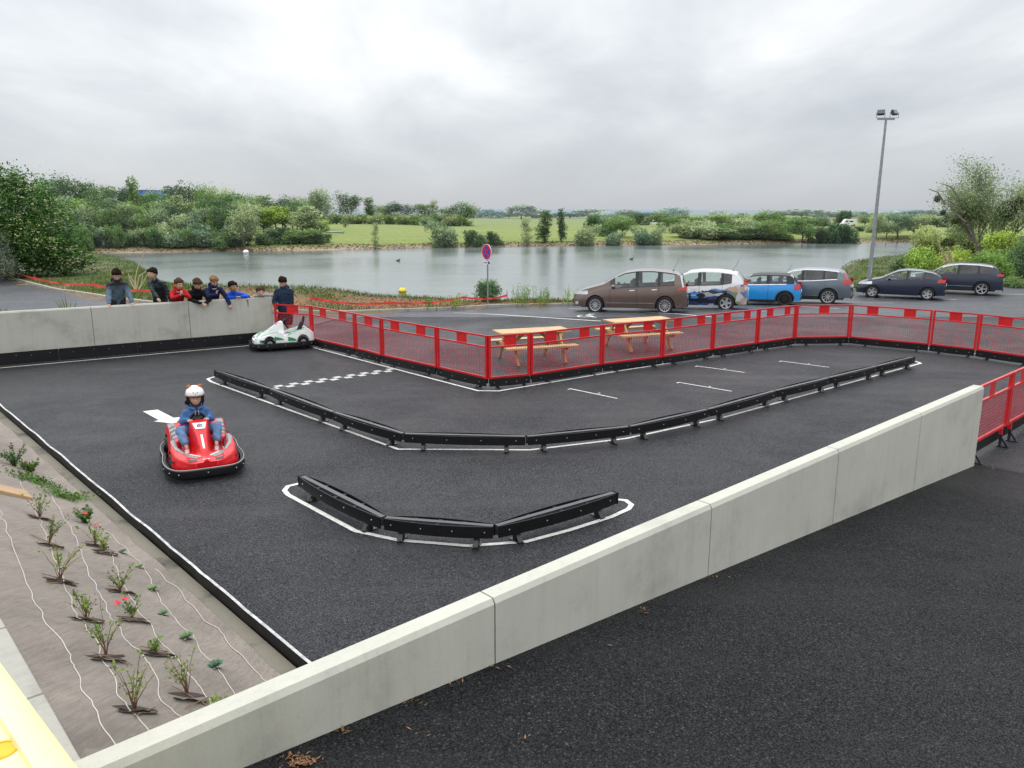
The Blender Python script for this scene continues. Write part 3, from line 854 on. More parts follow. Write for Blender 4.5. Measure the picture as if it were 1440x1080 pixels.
def make_planter():
    mb = MB(); rows = []
    for a in arange(A_IN, 3, .05) + arange(3, 14.1, .1):
        lo = .13 + .03 * mnoise.noise(Vector((a * 1.6, 0, 3)))
        hi = DT + .03 * mnoise.noise(Vector((a * 2.1, 5, 3)))
        row = []
        for j in range(41):
            d = lo + (hi - lo) * j / 40; w = pl_w(a, d); row.append(Vector((w.x, w.y, fab_z(a, d) + .006)))
        rows.append(row)
    mb.grid(rows); struct(mb.build('planter_fabric', M['fabric'], smooth=True, sharp=0))
    # soil body under it, kerb strip and upper edging
    mb = MB(); rows = []
    for a in arange(A_IN - .02, 14.1, .5):
        rows.append([Vector((*pl_w(a, d), z)) for d, z in ((-.02, -.02), (-.02, .03), (.20, .036), (.34, .040), (DT - .05, .05 + .55 * (DT - .35)))])
    mb.grid(rows); struct(mb.build('planter_kerb', concrete('dirty_kerb_concrete', (.17, .155, .12), .5)))
    for nme, d0, d1, z0, z1 in (('planter_edging', DT - .02, DT + .32, .85, .05 + .55 * (DT - .3) + .02),):
        mb = MB(); x = A_IN - .8
        while x < 13:
            p = pl_w(x + .006, (d0 + d1) / 2); q = pl_w(x + .994, (d0 + d1) / 2)
            mb.bar((*p, (z0 + z1) / 2), (*q, (z0 + z1) / 2), d1 - d0, z1 - z0); x += 1
        struct(mb.build(nme, M['kerb'], bevel=.01))
    mb = MB(); z = .93
    ps = [pl_w(A_IN - .9, DT + .28), pl_w(14, DT + .28), pl_w(14, 14), pl_w(A_IN - .9, 14)]
    mb.add([(*p, z) for p in ps], [(0, 1, 2, 3)]); struct(mb.build('terrace', M['ramp']))
    # rubber edging board between track and planter: black with a scuffed pale top
    mb = MB(); prev = None; aa = arange(A_IN, 14, .12)
    tops = []
    for a in aa:
        off = -.045 + .014 * mnoise.noise(Vector((a * 1.3, 9, 0))) + .005 * mnoise.noise(Vector((a * 5, 9, 0)))
        h = .150 + .014 * mnoise.noise(Vector((a * .9, 2, 0)))
        tops.append((pl_w(a, off - .014), pl_w(a, off + .014), h))
    rows = [[Vector((*p, .0)), Vector((*p, h)), Vector((*q, h)), Vector((*q, .0))] for p, q, h in tops]
    mb.grid(rows)
    o = mb.build('edging_board', [M['black'], simple('scuffed_rubber_top', (.42, .42, .42), .7, var=.45, scale=9)])
    for i, p in enumerate(o.data.polygons):
        if abs(p.normal.z) > .9: p.material_index = 1
    tag(o, 'wavy black rubber edging board with scuffed pale top between kart track and planter', 'edging board')
make_planter()
def fab_pt(px, py):
    p = GS(px, py); a, d = pl_ad(p.x, p.y); return Vector((p.x, p.y, fab_z(a, d) + .006))
def hose(pts, label):
    P_ = [fab_pt(*q) for q in pts]; out = []
    for i in range(len(P_) - 1):
        for j in range(8):
            q = P_[i].lerp(P_[i + 1], j / 8); a, d = pl_ad(q.x, q.y)
            d += .012 * math.sin(a * 14 + i) + .012 * mnoise.noise(Vector((a * 5, i, 0))); a2 = max(a, A_IN + .01)
            w = pl_w(a2, d); out.append(Vector((*w, fab_z(a2, d) + .011)))
    mb = MB(org=out[0]); mb.tube(out, .0035, 6)
    tag(mb.build('drip_hose', M['hose'], loc=out[0], smooth=True), label, 'drip hose', 'thin pale drip hoses laid down the planter fabric')
def zz(l): return [(x / 2.16, y / 2.16 + 580) for x, y in l]
hose(zz([(-60, 190), (0, 305), (25, 370), (90, 545), (150, 660), (220, 740), (225, 780), (280, 900), (370, 1050), (400, 1085)]), 'drip hose nearest the yellow barrier, topmost on the planter fabric')
hose(zz([(60, 215), (120, 325), (160, 430), (205, 545), (235, 620), (295, 700), (300, 740), (340, 790), (355, 860), (385, 885), (425, 940), (468, 1020)]), 'drip hose running under the tallest twiggy plants, second from the yellow barrier')
hose(zz([(140, 230), (225, 370), (270, 490), (310, 565), (340, 630), (400, 710), (460, 775), (495, 880), (530, 905), (578, 970)]), 'drip hose down the middle of the fabric, third from the yellow barrier')
hose(zz([(240, 300), (335, 430), (375, 530), (430, 620), (485, 690), (550, 770), (600, 840), (640, 880), (662, 930)]), 'drip hose passing beside the red flowers, fourth from the yellow barrier')
hose(zz([(300, 340), (365, 400), (440, 480), (480, 560), (520, 620), (590, 690), (625, 745), (690, 820), (718, 885)]), 'drip hose through the small grey rosette plants, nearest the kerb but one')
hose(zz([(470, 480), (545, 545), (600, 612), (680, 682), (740, 752), (800, 812), (826, 846)]), 'drip hose along the lower edge of the fabric by the kerb')

# ------------------------------------------------------------------ leaf helper
def leaf_mesh(name, C, size, mat, shade=None, up=.3, asp=.5, rng=None, fold=False, dirs=None):
    """many small leaf faces at the points C"""
    rng = rng or np.random.default_rng(1)
    C = np.asarray(C, dtype=np.float64); n = len(C)
    size = np.broadcast_to(np.asarray(size, dtype=np.float64), (n,)) * rng.uniform(.6, 1.35, n)
    nrm = rng.normal(size=(n, 3)); nrm[:, 2] = np.abs(nrm[:, 2]) + up
    nrm /= np.linalg.norm(nrm, axis=1)[:, None]
    t = rng.normal(size=(n, 3)) if dirs is None else np.asarray(dirs) + rng.normal(size=(n, 3)) * .35
    t -= nrm * np.sum(t * nrm, 1)[:, None]; t /= np.linalg.norm(t, axis=1)[:, None] + 1e-9
    b = np.cross(nrm, t)
    h = size[:, None] * .5; w = h * asp
    V = np.stack([C - t * h, C + b * w - t * h * .1, C + t * h, C - b * w - t * h * .1], 1).reshape(-1, 3)
    me = bpy.data.meshes.new(name)
    me.vertices.add(4 * n); me.vertices.foreach_set('co', V.ravel().astype(np.float32))
    me.loops.add(4 * n); me.loops.foreach_set('vertex_index', np.arange(4 * n, dtype=np.int32))
    me.polygons.add(n); me.polygons.foreach_set('loop_start', np.arange(0, 4 * n, 4, dtype=np.int32))
    try: me.polygons.foreach_set('loop_total', np.full(n, 4, dtype=np.int32))
    except Exception: pass
    me.update(calc_edges=True)
    sh = np.ones(n) if shade is None else np.asarray(shade)
    ca = me.color_attributes.new('shade', 'FLOAT_COLOR', 'POINT')
    c4 = np.ones((4 * n, 4), dtype=np.float32); c4[:, :3] = np.repeat(sh, 4)[:, None]
    ca.data.foreach_set('color', c4.ravel())
    me.materials.append(mat)
    return me
def obj(name, me, parent=None, loc=None):
    o = bpy.data.objects.new(name, me); COL.objects.link(o); o.parent = parent
    if loc is not None: o.location = loc
    return o
M['pl_leaf'] = leaf_mat('planter_leaf', (.10, .20, .03), (.17, .28, .05), (.25, .33, .08), .3)
M['pl_leaf2'] = leaf_mat('mat_leaf', (.05, .13, .03), (.10, .20, .05), (.15, .26, .07), .25)
M['rosette'] = leaf_mat('grey_green_leaf', (.12, .20, .12), (.20, .29, .18), (.28, .36, .24), .2)
M['petal'] = simple('red_petal', (.62, .01, .03), .6)
M['stemr'] = simple('reddish_stem', (.20, .10, .06), .8, var=.3)
M['slit'] = simple('dark_fabric_slit', (.05, .04, .035), .95)
M['flap'] = simple('fabric_flap', (.17, .145, .125), .95, var=.25, scale=20)
from mathutils.geometry import interpolate_bezier
def plant(px, py, kind, h, label, seed, lean=0.0, flower=0):
    r = random.Random(seed); rn = np.random.default_rng(seed)
    base = fab_pt(px, py)
    t = thing('planter_plant', label, 'plant', base, r.uniform(0, 6), 'young plants set out in the planter fabric')
    t.rotation_euler = (0, 0, 0)
    if kind in ('twig', 'bush'):
        ns = 10 if kind == 'twig' else 16
        C = []; D = []; mb = MB(); FL = []
        for i in range(ns):
            az = r.uniform(0, 6.28); sp = r.uniform(.15, .6) if kind == 'twig' else r.uniform(.2, .9)
            L = h * r.uniform(.6, 1.1)
            dx = math.cos(az) * sp + lean; dy = math.sin(az) * sp * .8
            pts = []
            for k in range(6):
                u = k / 5; pts.append(Vector((dx * L * u * (.6 + .5 * u), dy * L * u * (.6 + .5 * u), L * u * (1 - .1 * u))) + Vector((r.uniform(-1, 1), r.uniform(-1, 1), 0)) * .008)
            mb.tube(pts, [.0035 - .002 * k / 5 for k in range(6)], 4)
            m = r.randint(5, 17) if kind == 'twig' else 46
            for k in range(m):
                u = r.uniform(.35 if kind == 'twig' else .12, 1.03); j = min(4, int(u * 5)); q = pts[j].lerp(pts[j + 1], min(1.1, u * 5 - j))
                C.append(q + Vector((r.gauss(0, .012), r.gauss(0, .012), r.gauss(0, .010))))
            if i < flower: FL.append(pts[-1])
        mb.build('stems', M['stemr'], t)
        sz = .027 if kind == 'twig' else .030
        obj('leaves', leaf_mesh('leaves', [tuple(c) for c in C], sz, M['pl_leaf'] if kind == 'twig' else M['pl_leaf2'], rn.uniform(.6, 1.3, len(C)), rng=rn, asp=.6), t)
        for f in FL:
            mb = MB()
            for k in range(6):
                a = k * 1.05 + r.random(); c = f + Vector((0, 0, .01))
                e = c + Vector((math.cos(a), math.sin(a), r.uniform(-.2, .7))) * .034; s = Vector((-math.sin(a), math.cos(a), 0)) * .017
                mb.add([c, c.lerp(e, .6) + s, e, c.lerp(e, .6) - s], [(0, 1, 2, 3)])
            mb.build('flower', M['petal'], t)
    elif kind == 'mat':
        n = 520; C = rn.normal(size=(n, 3)) * np.array([h * 1.1, h * .7, h * .22]); C[:, 2] = np.abs(C[:, 2]) + .01
        C[:, 2] += -.0 * C[:, 0]
        # follow the slope
        for c in C:
            a, d = pl_ad(base.x + c[0], base.y + c[1]); c[2] += fab_z(a, min(d, DT)) - base.z + .006
        obj('leaves', leaf_mesh('leaves', C, .038, M['pl_leaf2'], rn.uniform(.5, 1.3, n), rng=rn, asp=.55), t)
        mb = MB()
        for i in range(9):
            c = C[i * 7]; mb.tube([(0, 0, 0), (c[0] * .5, c[1] * .5, c[2] * .5 + .03), tuple(c)], .003, 4)
        mb.build('stems', M['stemr'], t)
    else:  # rosette
        mb = MB(); n = 26
        for i in range(n):
            az = i * 2.4; L = h * (.5 + .5 * i / n); e = R(70 - 55 * i / n); u = Vector((math.cos(az) * math.cos(e), math.sin(az) * math.cos(e), math.sin(e)))
            s = Vector((-math.sin(az), math.cos(az), 0)) * L * .20; c = Vector((0, 0, .012))
            mb.add([c, c + u * L * .6 + s, c + u * L + Vector((0, 0, -.01)), c + u * L * .6 - s], [(0, 1, 2, 3)])
        lo_ = mb.build('leaves', M['rosette'], t)
        ca = lo_.data.color_attributes.new('shade', 'FLOAT_COLOR', 'POINT'); ca.data.foreach_set('color', [1.0] * (4 * len(lo_.data.vertices)))
    # slit in the fabric with its flaps and a few dead sticks
    if kind in ('twig', 'rosette'):
        a0, d0 = pl_ad(base.x, base.y); w = .17 if kind == 'twig' else .07
        def on(da, dd, up=.004):
            p = pl_w(max(a0 + da, A_IN + .02), d0 + dd); return Vector((p.x, p.y, fab_z(max(a0 + da, A_IN + .02), d0 + dd) + .006 + up)) - base
        mb = MB(); rows = [[on(-w * .25 * math.sin(math.pi * i / 6), (i / 6 - .5) * w * 1.5), on(w * .22 * math.sin(math.pi * i / 6), (i / 6 - .5) * w * 1.5)] for i in range(7)]
        mb.grid(rows); mb.build('fabric_slit', M['slit'], t)
        if kind == 'twig':
            mb = MB(); rows = [[on(-w * .30, (i / 5 - .5) * w * 1.3, .003), on(-w * .62, (i / 5 - .5) * w * 1.2, .03 + .012 * math.sin(i * 2.1 + seed))] for i in range(6)]
            mb.grid(rows); mb.build('fabric_flap', M['flap'], t)
            for i in range(r.randint(1, 3)):
                mb = MB(); q = r.uniform(-.6, .6) * w; aa_ = r.uniform(-1.2, 1.2)
                mb.tube([on(q - aa_ * w * .5, -w * r.uniform(.3, .8), .012), on(q + aa_ * w * .9, w * r.uniform(.3, .8), .018)], .004, 4); mb.build('stick', M['twig'], t)
Z = lambda x, y: (x / 2.16, y / 2.16 + 580)
plant(*Z(45, 165), 'bush', .30, 'bushy fern-like plant at the far left of the planter', 1)
plant(*Z(95, 185), 'bush', .17, 'low bushy plant just right of the fern-like one at the far left', 2)
plant(*Z(110, 215), 'mat', .15, 'spreading green mat of leaves above the tan stone slab corner', 3)
plant(*Z(122, 322), 'twig', .34, 'twiggy plant rising right of the tan stone slab', 4)
plant(*Z(205, 262), 'mat', .12, 'long low green mat of leaves near the rubber edging', 5)
plant(*Z(262, 335), 'bush', .20, 'leafy plant behind the twiggy ones, beside the kerb with a red bud', 6, flower=1)
plant(*Z(150, 402), 'twig', .38, 'wide twiggy plant leaning right with slender brown stems', 7, lean=.35)
plant(*Z(290, 405), 'twig', .26, 'twiggy plant topped by one red flower near the planter middle', 8, flower=1)
plant(*Z(318, 430), 'twig', .20, 'small twiggy plant just right of the single red flower', 9)
plant(*Z(374, 435), 'rosette', .06, 'small bright rosette, farthest of the rosettes by the kerb', 10)
plant(*Z(182, 515), 'twig', .40, 'tall twiggy plant leaning right on the second hose, above the pale stems', 11, lean=.3)
plant(*Z(365, 545), 'twig', .26, 'twiggy plant in mid planter with dark collar on the fourth hose', 12)
plant(*Z(425, 480), 'rosette', .07, 'yellow-green rosette second from the far end by the kerb', 13)
plant(*Z(466, 542), 'rosette', .08, 'broad leaved rosette third along the kerb side hose', 14)
plant(*Z(262, 625), 'twig', .28, 'twiggy plant with bare lower stems right of the first long hose', 15)
plant(*Z(405, 632), 'twig', .20, 'twiggy plant with a pair of red flowers', 16, flower=2)
plant(*Z(497, 617), 'rosette', .07, 'flat rosette fourth along the kerb side hose', 17)
plant(*Z(322, 745), 'twig', .42, 'tallest twiggy plant at the centre of the fabric', 18, lean=.1)
plant(*Z(475, 735), 'twig', .15, 'short sprig standing beside a dark seed head', 19)
plant(*Z(568, 690), 'rosette', .09, 'silvery rosette fifth along the kerb side hose', 20)
plant(*Z(570, 865), 'twig', .36, 'leafy twig plant nearest the kerb in the front row', 21)
plant(*Z(410, 900), 'twig', .38, 'twiggy plant nearest the camera, with a large torn collar', 22)
plant(*Z(656, 785), 'rosette', .09, 'silvery rosette beside a dark hole in the fabric', 23)
plant(*Z(700, 908), 'rosette', .10, 'large rosette against the foreground concrete wall', 24)
plant(*Z(676, 915), 'twig', .14, 'small sprig beside the rosette at the foreground wall', 25)
# tan slab on the slope
t = fab_pt(14, 693)
mb = MB(); ax = Vector((*pe, 0)); bx_ = (Vector((*pn, .55))).normalized(); up_ = ax.cross(bx_).normalized()
if up_.z < 0: up_ = -up_
ms = Matrix((ax, bx_, up_)).transposed()
mb.box(up_ * .022, (.34, .40, .045), ms)
o = mb.build('stone_slab', concrete('tan_stone', (.42, .28, .16), .35), loc=t, bevel=.008)
tag(o, 'tan stone slab lying on the planter fabric at the left edge', 'slab')

# yellow plastic road barrier at the near left corner
def yellow_barrier():
    zb = .94
    A_, B_ = G(0, 918, YTOP).xy, G(122, 1080, YTOP).xy          # right-hand top edge
    e2 = (A_ - B_).normalized(); n2 = Vector((-e2.y, e2.x))
    if n2.x > 0: n2 = -n2
    c = A_ + n2 * .185 - e2 * .7
    yb = thing('plastic_barrier', 'pale yellow plastic road barrier in the bottom left corner', 'barrier', (*c, zb))
    e3 = Vector((*e2, 0)); n3 = Vector((*n2, 0))
    hole = G(0, 1047, YTOP).xy - c
    ztop = YTOP - zb
    prof = [(-.26, 0), (-.26, .10), (-.20, .24), (-.185, ztop - .05), (-.15, ztop - .012), (-.10, ztop), (-.075, ztop), (-.07, ztop - .022), (.09, ztop - .022), (.098, ztop), (.10, ztop), (.15, ztop - .012), (.185, ztop - .05), (.20, .24), (.26, .10), (.26, 0)]
    mb = MB(); k = len(prof)
    # the right-hand top edge is the one next to the planter
    A = [e3 * -1.2 + n3 * p + Vector((0, 0, z)) for p, z in prof]; B = [e3 * 1.1 + n3 * p + Vector((0, 0, z)) for p, z in prof]
    mb.add(A + B, [tuple(range(k)), tuple(range(2 * k - 1, k - 1, -1))] + [(i, k + i, k + (i + 1) % k, (i + 1) % k) for i in range(k)])
    mb.build('body', M['yellow'], yb, smooth=True, sharp=40)
    for q in (0, -.9):
        mb = MB(); c = Vector((*hole, 0)) + e3 * q + Vector((0, 0, ztop - .021)); mb.lathe([(0, -.0), (.034, .0), (.040, .001), (.040, .004), (.046, .005), (.05, .0005)], 24, Matrix.Translation(c)); mb.build('filler_hole', M['orangehole'], yb)
YTOP = 1.97
yellow_barrier()

# debris along the foot of the wall
def debris():
    r = random.Random(5); mb = MB()
    spots = [(590, 988, 6), (905, 858, 10), (480, 1030, 8), (560, 985, 6), (700, 940, 5), (640, 960, 6), (1010, 812, 4), (1260, 705, 3), (1395, 660, 6), (850, 905, 2), (730, 1035, 3), (585, 1030, 3), (1100, 770, 2)]
    def hf(x, y):
        s = (Vector((x, y)) - NW0).dot(nwd); return max(.015 + .0785 * s, 0)
    for px, py, n in spots:
        for i in range(n):
            p = GH(px + r.gauss(0, 9), py + r.gauss(0, 3), hf); a = r.uniform(0, 6.28); L = r.uniform(.008, .022); w = L * r.uniform(.3, .8)
            d = Vector((math.cos(a), math.sin(a), r.uniform(-.1, .5))) * L; s = Vector((-math.sin(a), math.cos(a), r.uniform(-.3, .3))) * w * .5; c = p + Vector((0, 0, .008))
            mb.add([c - d, c + s, c + d, c - s], [(0, 1, 2, 3)])
    for i in range(130):
        p = GH(423 + r.gauss(0, 11), 1073 + r.gauss(0, 5), hf); a = r.uniform(0, 6.28); L = r.uniform(.006, .02); d = Vector((math.cos(a), math.sin(a), r.uniform(-.2, .5))) * L; s = Vector((-math.sin(a), math.cos(a), 0)) * L * .3; c = p + Vector((0, 0, .006 + r.random() * .015))
        mb.add([c - d, c + s, c + d, c - s], [(0, 1, 2, 3)])
    o = mb.build('leaf_litter', M['leafdry']); tag(o, 'scattered brown leaf litter along the foot of the foreground wall', 'litter', kind='stuff')
debris()
# ------------------------------------------------------------------ karts
def kart_hw(y):
    return lerp_tab([(-.86, .20), (-.84, .30), (-.78, .40), (-.68, .47), (-.5, .505), (-.25, .50), (-.05, .47), (.1, .45), (.35, .46), (.6, .49), (.78, .47), (.86, .40), (.9, .30)], y)
def kart_h(x, y):
    u = abs(x)
    w = kart_hw(y)
    e = sm((w - u) / .05)                                     # rolled outer edge
    # front fender ring
    fr = lerp_tab([(-.86, .24), (-.78, .285), (-.6, .345), (-.4, .39), (-.2, .42), (-.08, .41), (.0, .32)], y)
    fend = fr * sm((u - .16 - .12 * sm((y + .75) / .4)) / .10)
    deck = lerp_tab([(-.86, .24), (-.75, .275), (-.6, .30), (-.45, .27), (-.38, .235), (.9, .235)], y)
    z = max(deck, fend if y < .02 else 0)
    # side pods
    pod = lerp_tab([(-.05, .24), (.02, .34), (.15, .38), (.4, .43), (.6, .46), (.75, .45), (.88, .36)], y)
    inn = .27 if y < .45 else .27 - .12 * sm((y - .45) / .2)
    z = max(z, pod * sm((u - inn + .035) / .07) if y > -.05 else 0)
    if y > .62: z = max(z, pod * .98 * sm((y - .62) / .08))
    # steering cowl
    cw = lerp_tab([(-.72, .02), (-.6, .055), (-.3, .095), (-.05, .14), (.04, .145), (.10, .14)], y)
    ch = lerp_tab([(-.75, .27), (-.62, .35), (-.5, .405), (-.1, .60), (.0, .635), (.03, .62), (.07, .30), (.9, 0)], y)
    if y < .1:
        k = sm((cw + .035 - u) / .05); z = max(z, z + (ch - z) * k if ch > z else z)
        k2 = sm((cw * 1.9 + .02 - u) / .12)                     # shoulders at the foot of the cowl
        z = max(z, (.24 + (ch - .24) * .42) * k2 if y > -.55 else 0)
    z = .17 + (z - .17) * (.35 + .65 * e)
    return z
KS = .94
def kart(label, loc, rz, body, accent, decal, white=False, dark=None):
    t = thing('go_kart', label, 'go-kart', loc, rz, 'small battery karts on the track'); t.scale = (.95, .90, 1.16) if white else (.92, .98, 1.03)
    # shell as one closed surface, wheel arches cut out
    ny = 100; nx = 57; mb = MB(); rows = []
    for j in range(ny + 1):
        y = -.86 + 1.76 * j / ny; w = kart_hw(y)
        rows.append([Vector((w * (2 * i / (nx - 1) - 1), y, kart_h(w * (2 * i / (nx - 1) - 1), y))) for i in range(nx)])
    top = [p for r in rows for p in r]; bot = [Vector((p.x, p.y, .15)) for p in top]; n = len(top); fs = []
    for j in range(ny):
        for i in range(nx - 1):
            a = j * nx + i; fs.append((a, a + 1, a + nx + 1, a + nx)); fs.append((n + a, n + a + nx, n + a + nx + 1, n + a + 1))
    for j in range(ny):
        for i in (0, nx - 1):
            a = j * nx + i; b = a + nx; fs.append((a, b, n + b, n + a) if i == 0 else (b, a, n + a, n + b))
    for j in (0, ny):
        for i in range(nx - 1):
            a = j * nx + i; b = a + 1; fs.append((b, a, n + a, n + b) if j == 0 else (a, b, n + b, n + a))
    mb.add(top + bot, fs)
    sh = mb.build('shell', body, t, smooth=True, sharp=55)
    cut = MB()
    for y in (-.44, .54):
        for s in (-1, 1): cut.lathe([(0, -.14), (.185, -.14), (.185, .14), (0, .14)], 28, Matrix.Translation((s * .46, y, .16)) @ Matrix.Rotation(R(90), 4, 'Y'))
    cm = cut.mesh('cut'); bmx = cm; co_ = bpy.data.objects.new('cut', cm); COL.objects.link(co_)
    import bmesh
    bm = bmesh.new(); bm.from_mesh(cm); bmesh.ops.remove_doubles(bm, verts=bm.verts, dist=1e-4); bmesh.ops.recalc_face_normals(bm, faces=bm.faces); bm.to_mesh(cm); bm.free()
    bm = bmesh.new(); bm.from_mesh(sh.data); bmesh.ops.recalc_face_normals(bm, faces=bm.faces); bm.to_mesh(sh.data); bm.free()
    par = sh.parent; sh.parent = None
    md = sh.modifiers.new('b', 'BOOLEAN'); md.operation = 'DIFFERENCE'; md.object = co_; md.solver = 'EXACT'
    dg = bpy.context.evaluated_depsgraph_get(); dg.update()
    me = bpy.data.meshes.new_from_object(sh.evaluated_get(dg)); sh.modifiers.clear(); sh.data = me; sh.parent = par
    bpy.data.objects.remove(co_)
    # bumper belt
    out = []
    for j in range(64):
        a = 2 * math.pi * j / 64; cx = math.cos(a); sy = math.sin(a)
        x = .575 * (abs(cx) ** .42) * (1 if cx > 0 else -1); y = .93 * (abs(sy) ** .62) * (1 if sy > 0 else -1)
        x *= 1 - .055 * math.exp(-((y + .02) / .22) ** 2)
        if y > 0: x *= 1 - .05 * (y / .9)
        out.append((x, y))
    k = len(out); prof = [(0, .055), (.028, .07), (.034, .12), (.028, .165), (0, .18), (-.03, .17), (-.03, .065)]
    vs = []
    for i, (x, y) in enumerate(out):
        a = Vector(out[i - 1]); b = Vector(out[(i + 1) % k]); d = (b - a).normalized(); nn = Vector((d.y, -d.x))
        for o_, z in prof: vs.append((x + nn.x * o_, y + nn.y * o_, z))
    m = len(prof); fs = [(i * m + q, ((i + 1) % k) * m + q, ((i + 1) % k) * m + (q + 1) % m, i * m + (q + 1) % m) for i in range(k) for q in range(m)]
    mb = MB(); mb.add(vs, fs)
    for i in range(0, 64, 4):
        x, y = out[i]; v = Vector((x, y, .125)); v.x *= 1.055; v.y *= 1.035; mb.ell(v, .011, n=6, m=4, mi=1)
    bp = mb.build('bumper', [M['black'], M['bolt']], t, smooth=True, sharp=50)
    mb = MB(); rr_ = [Vector((x * 1.035, y * 1.025, .183)) for x, y in out]; mb.tube(rr_ + [rr_[0]], .006, 6, cap=False); mb.build('bumper_trim', M['redtrim'] if not white else M['black'], bp)
    mb = MB(); mb.box((0, 0, .12), (.8, 1.5, .05)); mb.box((0, -.44, .14), (.9, .05, .05)); mb.box((0, .54, .14), (.9, .05, .05)); mb.build('chassis', M['blackgloss'], t)
    for y in (-.44, .54):
        for s in (-1, 1):
            Mx = Matrix.Translation((s * .44, y, .15)) @ Matrix.Rotation(R(90 * s), 4, 'Y')
            mb = MB(); mb.lathe([(.085, -.06), (.135, -.06), (.148, -.045), (.15, 0), (.148, .045), (.135, .055), (.085, .05)], 28, Mx)
            wh = mb.build('wheel', M['black'], t, smooth=True)
            mb = MB(); mb.lathe([(0, .035), (.03, .042), (.035, .03), (.075, .028), (.086, .05), (.088, .0)], 24, Mx)
            for q in range(6): a = q * math.pi / 3; mb.bar(Mx @ Vector((.03 * math.cos(a), .03 * math.sin(a), .038)), Mx @ Vector((.08 * math.cos(a), .08 * math.sin(a), .042)), .02, .012)
            mb.build('rim', M['rimgrey'], wh, smooth=True)
    # seat
    mb = MB(); mb.limb([(0, .18, .30), (0, .42, .29)], [(.19, .06), (.20, .065)], 16, ax=(1, 0, 0)); mb.limb([(0, .47, .32), (0, .60, .56 if white else .60)], [(.20, .06), (.12, .04)], 16, ax=(1, 0, 0))
    remeshed(mb, 'seat', M['black'], t, .012, 4)
    if white:
        mb = MB(); mb.tube([(-.10, .60, .50), (-.095, .66, .64), (-.05, .68, .71), (.05, .68, .71), (.095, .66, .64), (.10, .60, .50)], .018, 8); mb.build('roll_bar', M['black'], t, smooth=True)
    # steering wheel
    Rm = Matrix.Translation((0, .06, .630)) @ Matrix.Rotation(R(35), 4, 'X')
    mb = MB(); prof = [(.115 + .015 * math.cos(R(a)), .015 * math.sin(R(a))) for a in range(0, 360, 40)]
    mb.lathe(prof, 28, Rm, closed=True); mb.bar(Rm @ Vector((-.112, 0, 0)), Rm @ Vector((.112, 0, 0)), .03, .02); mb.bar(Rm @ Vector((0, 0, 0)), Rm @ Vector((0, -.112, 0)), .03, .02)
    mb.tube([Rm @ Vector((0, 0, .02)), Rm @ Vector((0, 0, -.22))], [.03, .02], 10); mb.ell(Rm @ Vector((0, 0, .01)), (.05, .05, .02), Rm.to_3x3())
    mb.ell(Rm @ Vector((0, .02, -.03)), (.11, .09, .045), Rm.to_3x3())
    mb.build('steering_wheel', M['black'], t, smooth=True)
    # decals lying on the shell
    def strip(L0, L1, nm, mat, off=.005, k=18, m_=5):
        rows = []
        def at(L, u):
            u *= len(L) - 1; i = min(int(u), len(L) - 2); return Vector(L[i]).lerp(Vector(L[i + 1]), u - i)
        for j in range(k + 1):
            a = at(L0, j / k); b = at(L1, j / k)
            rows.append([Vector((p.x, p.y, kart_h(p.x, p.y) + off)) for p in (a.lerp(b, q / m_) for q in range(m_ + 1))])
        mb = MB(); mb.grid(rows); return mb.build(nm, mat, sh, smooth=True, sharp=0)
    for s in (-1, 1):
        f_ = lambda l: [(s * x, y) for x, y in l]
        strip(f_([(.455, -.16), (.44, -.35), (.40, -.52), (.30, -.66), (.14, -.755)]), f_([(.325, -.16), (.325, -.34), (.29, -.50), (.20, -.63), (.08, -.72)]), 'fender_stripe', decal)
        strip(f_([(.325, -.14), (.322, -.34), (.285, -.50), (.20, -.625), (.075, -.715)]), f_([(.312, -.14), (.309, -.34), (.272, -.49), (.19, -.615), (.06, -.70)]), 'fender_line', M['white'], .007)
        strip(f_([(.42, .10), (.42, .40), (.42, .72)]), f_([(.31, .12), (.31, .40), (.34, .70)]), 'pod_stripe', decal)
        for q in range(3): strip(f_([(.415, .14 + q * .14), (.325, .22 + q * .14)]), f_([(.415, .18 + q * .14), (.325, .26 + q * .14)]), 'pod_mark', M['darkgrey'] if not white else accent, .008, 6, 3)
        # lamps and grille patches round the nose
        z0, z1 = .205, .245
        def nose(y, z, o=.008): return Vector((s * (kart_hw(y) + o), y, z))
    for s in (-1, 1):
        mb = MB(); mb.grid([[Vector((s * x, y, kart_h(s * x, y) + .006)) for x in (.13, .17, .21, .25)] for y in (-.825, -.80, -.775)]); mb.build('headlight', M['darkgrey'], sh)
        mb = MB(); rows = []
        for y in (-.72, -.64, -.56):
            rows.append([Vector((s * (kart_hw(y) + .003), y, z)) for z in (.20, .235, .26)])
        mb.grid(rows); gr = mb.build('side_grille', M['darkgrey'], sh)
    strip([(-.05, -.81), (.05, -.81)], [(-.05, -.795), (.05, -.795)], 'nose_line', M['white'], .006, 6, 1)
    strip([(-.105, -.085), (.105, -.085)], [(-.07, -.215), (.07, -.215)], 'badge_plate', M['silver'], .008, 8, 6)
    for a in range(1):
        mb = MB(); rows = []
        for j in range(17):
            an = 2 * math.pi * j / 16
            rows.append([Vector((rx * math.cos(an), -.155 + ry * math.sin(an), kart_h(rx * math.cos(an), -.155 + ry * math.sin(an)) + .012)) for rx, ry in ((.042, .030), (.032, .020))])
        mb.grid(rows)
        rows = [[Vector((x, y + x * .3, kart_h(x, y) + .012)) for y in (-.160, -.150)] for x in (-.034, 0, .034)]; mb.grid(rows)
        mb.build('emblem', M['black'], sh)
    strip([(-.016, -.33), (-.013, -.60)], [(.016, -.33), (.013, -.60)], 'cowl_light_strip', M['white'], .007, 12, 2)
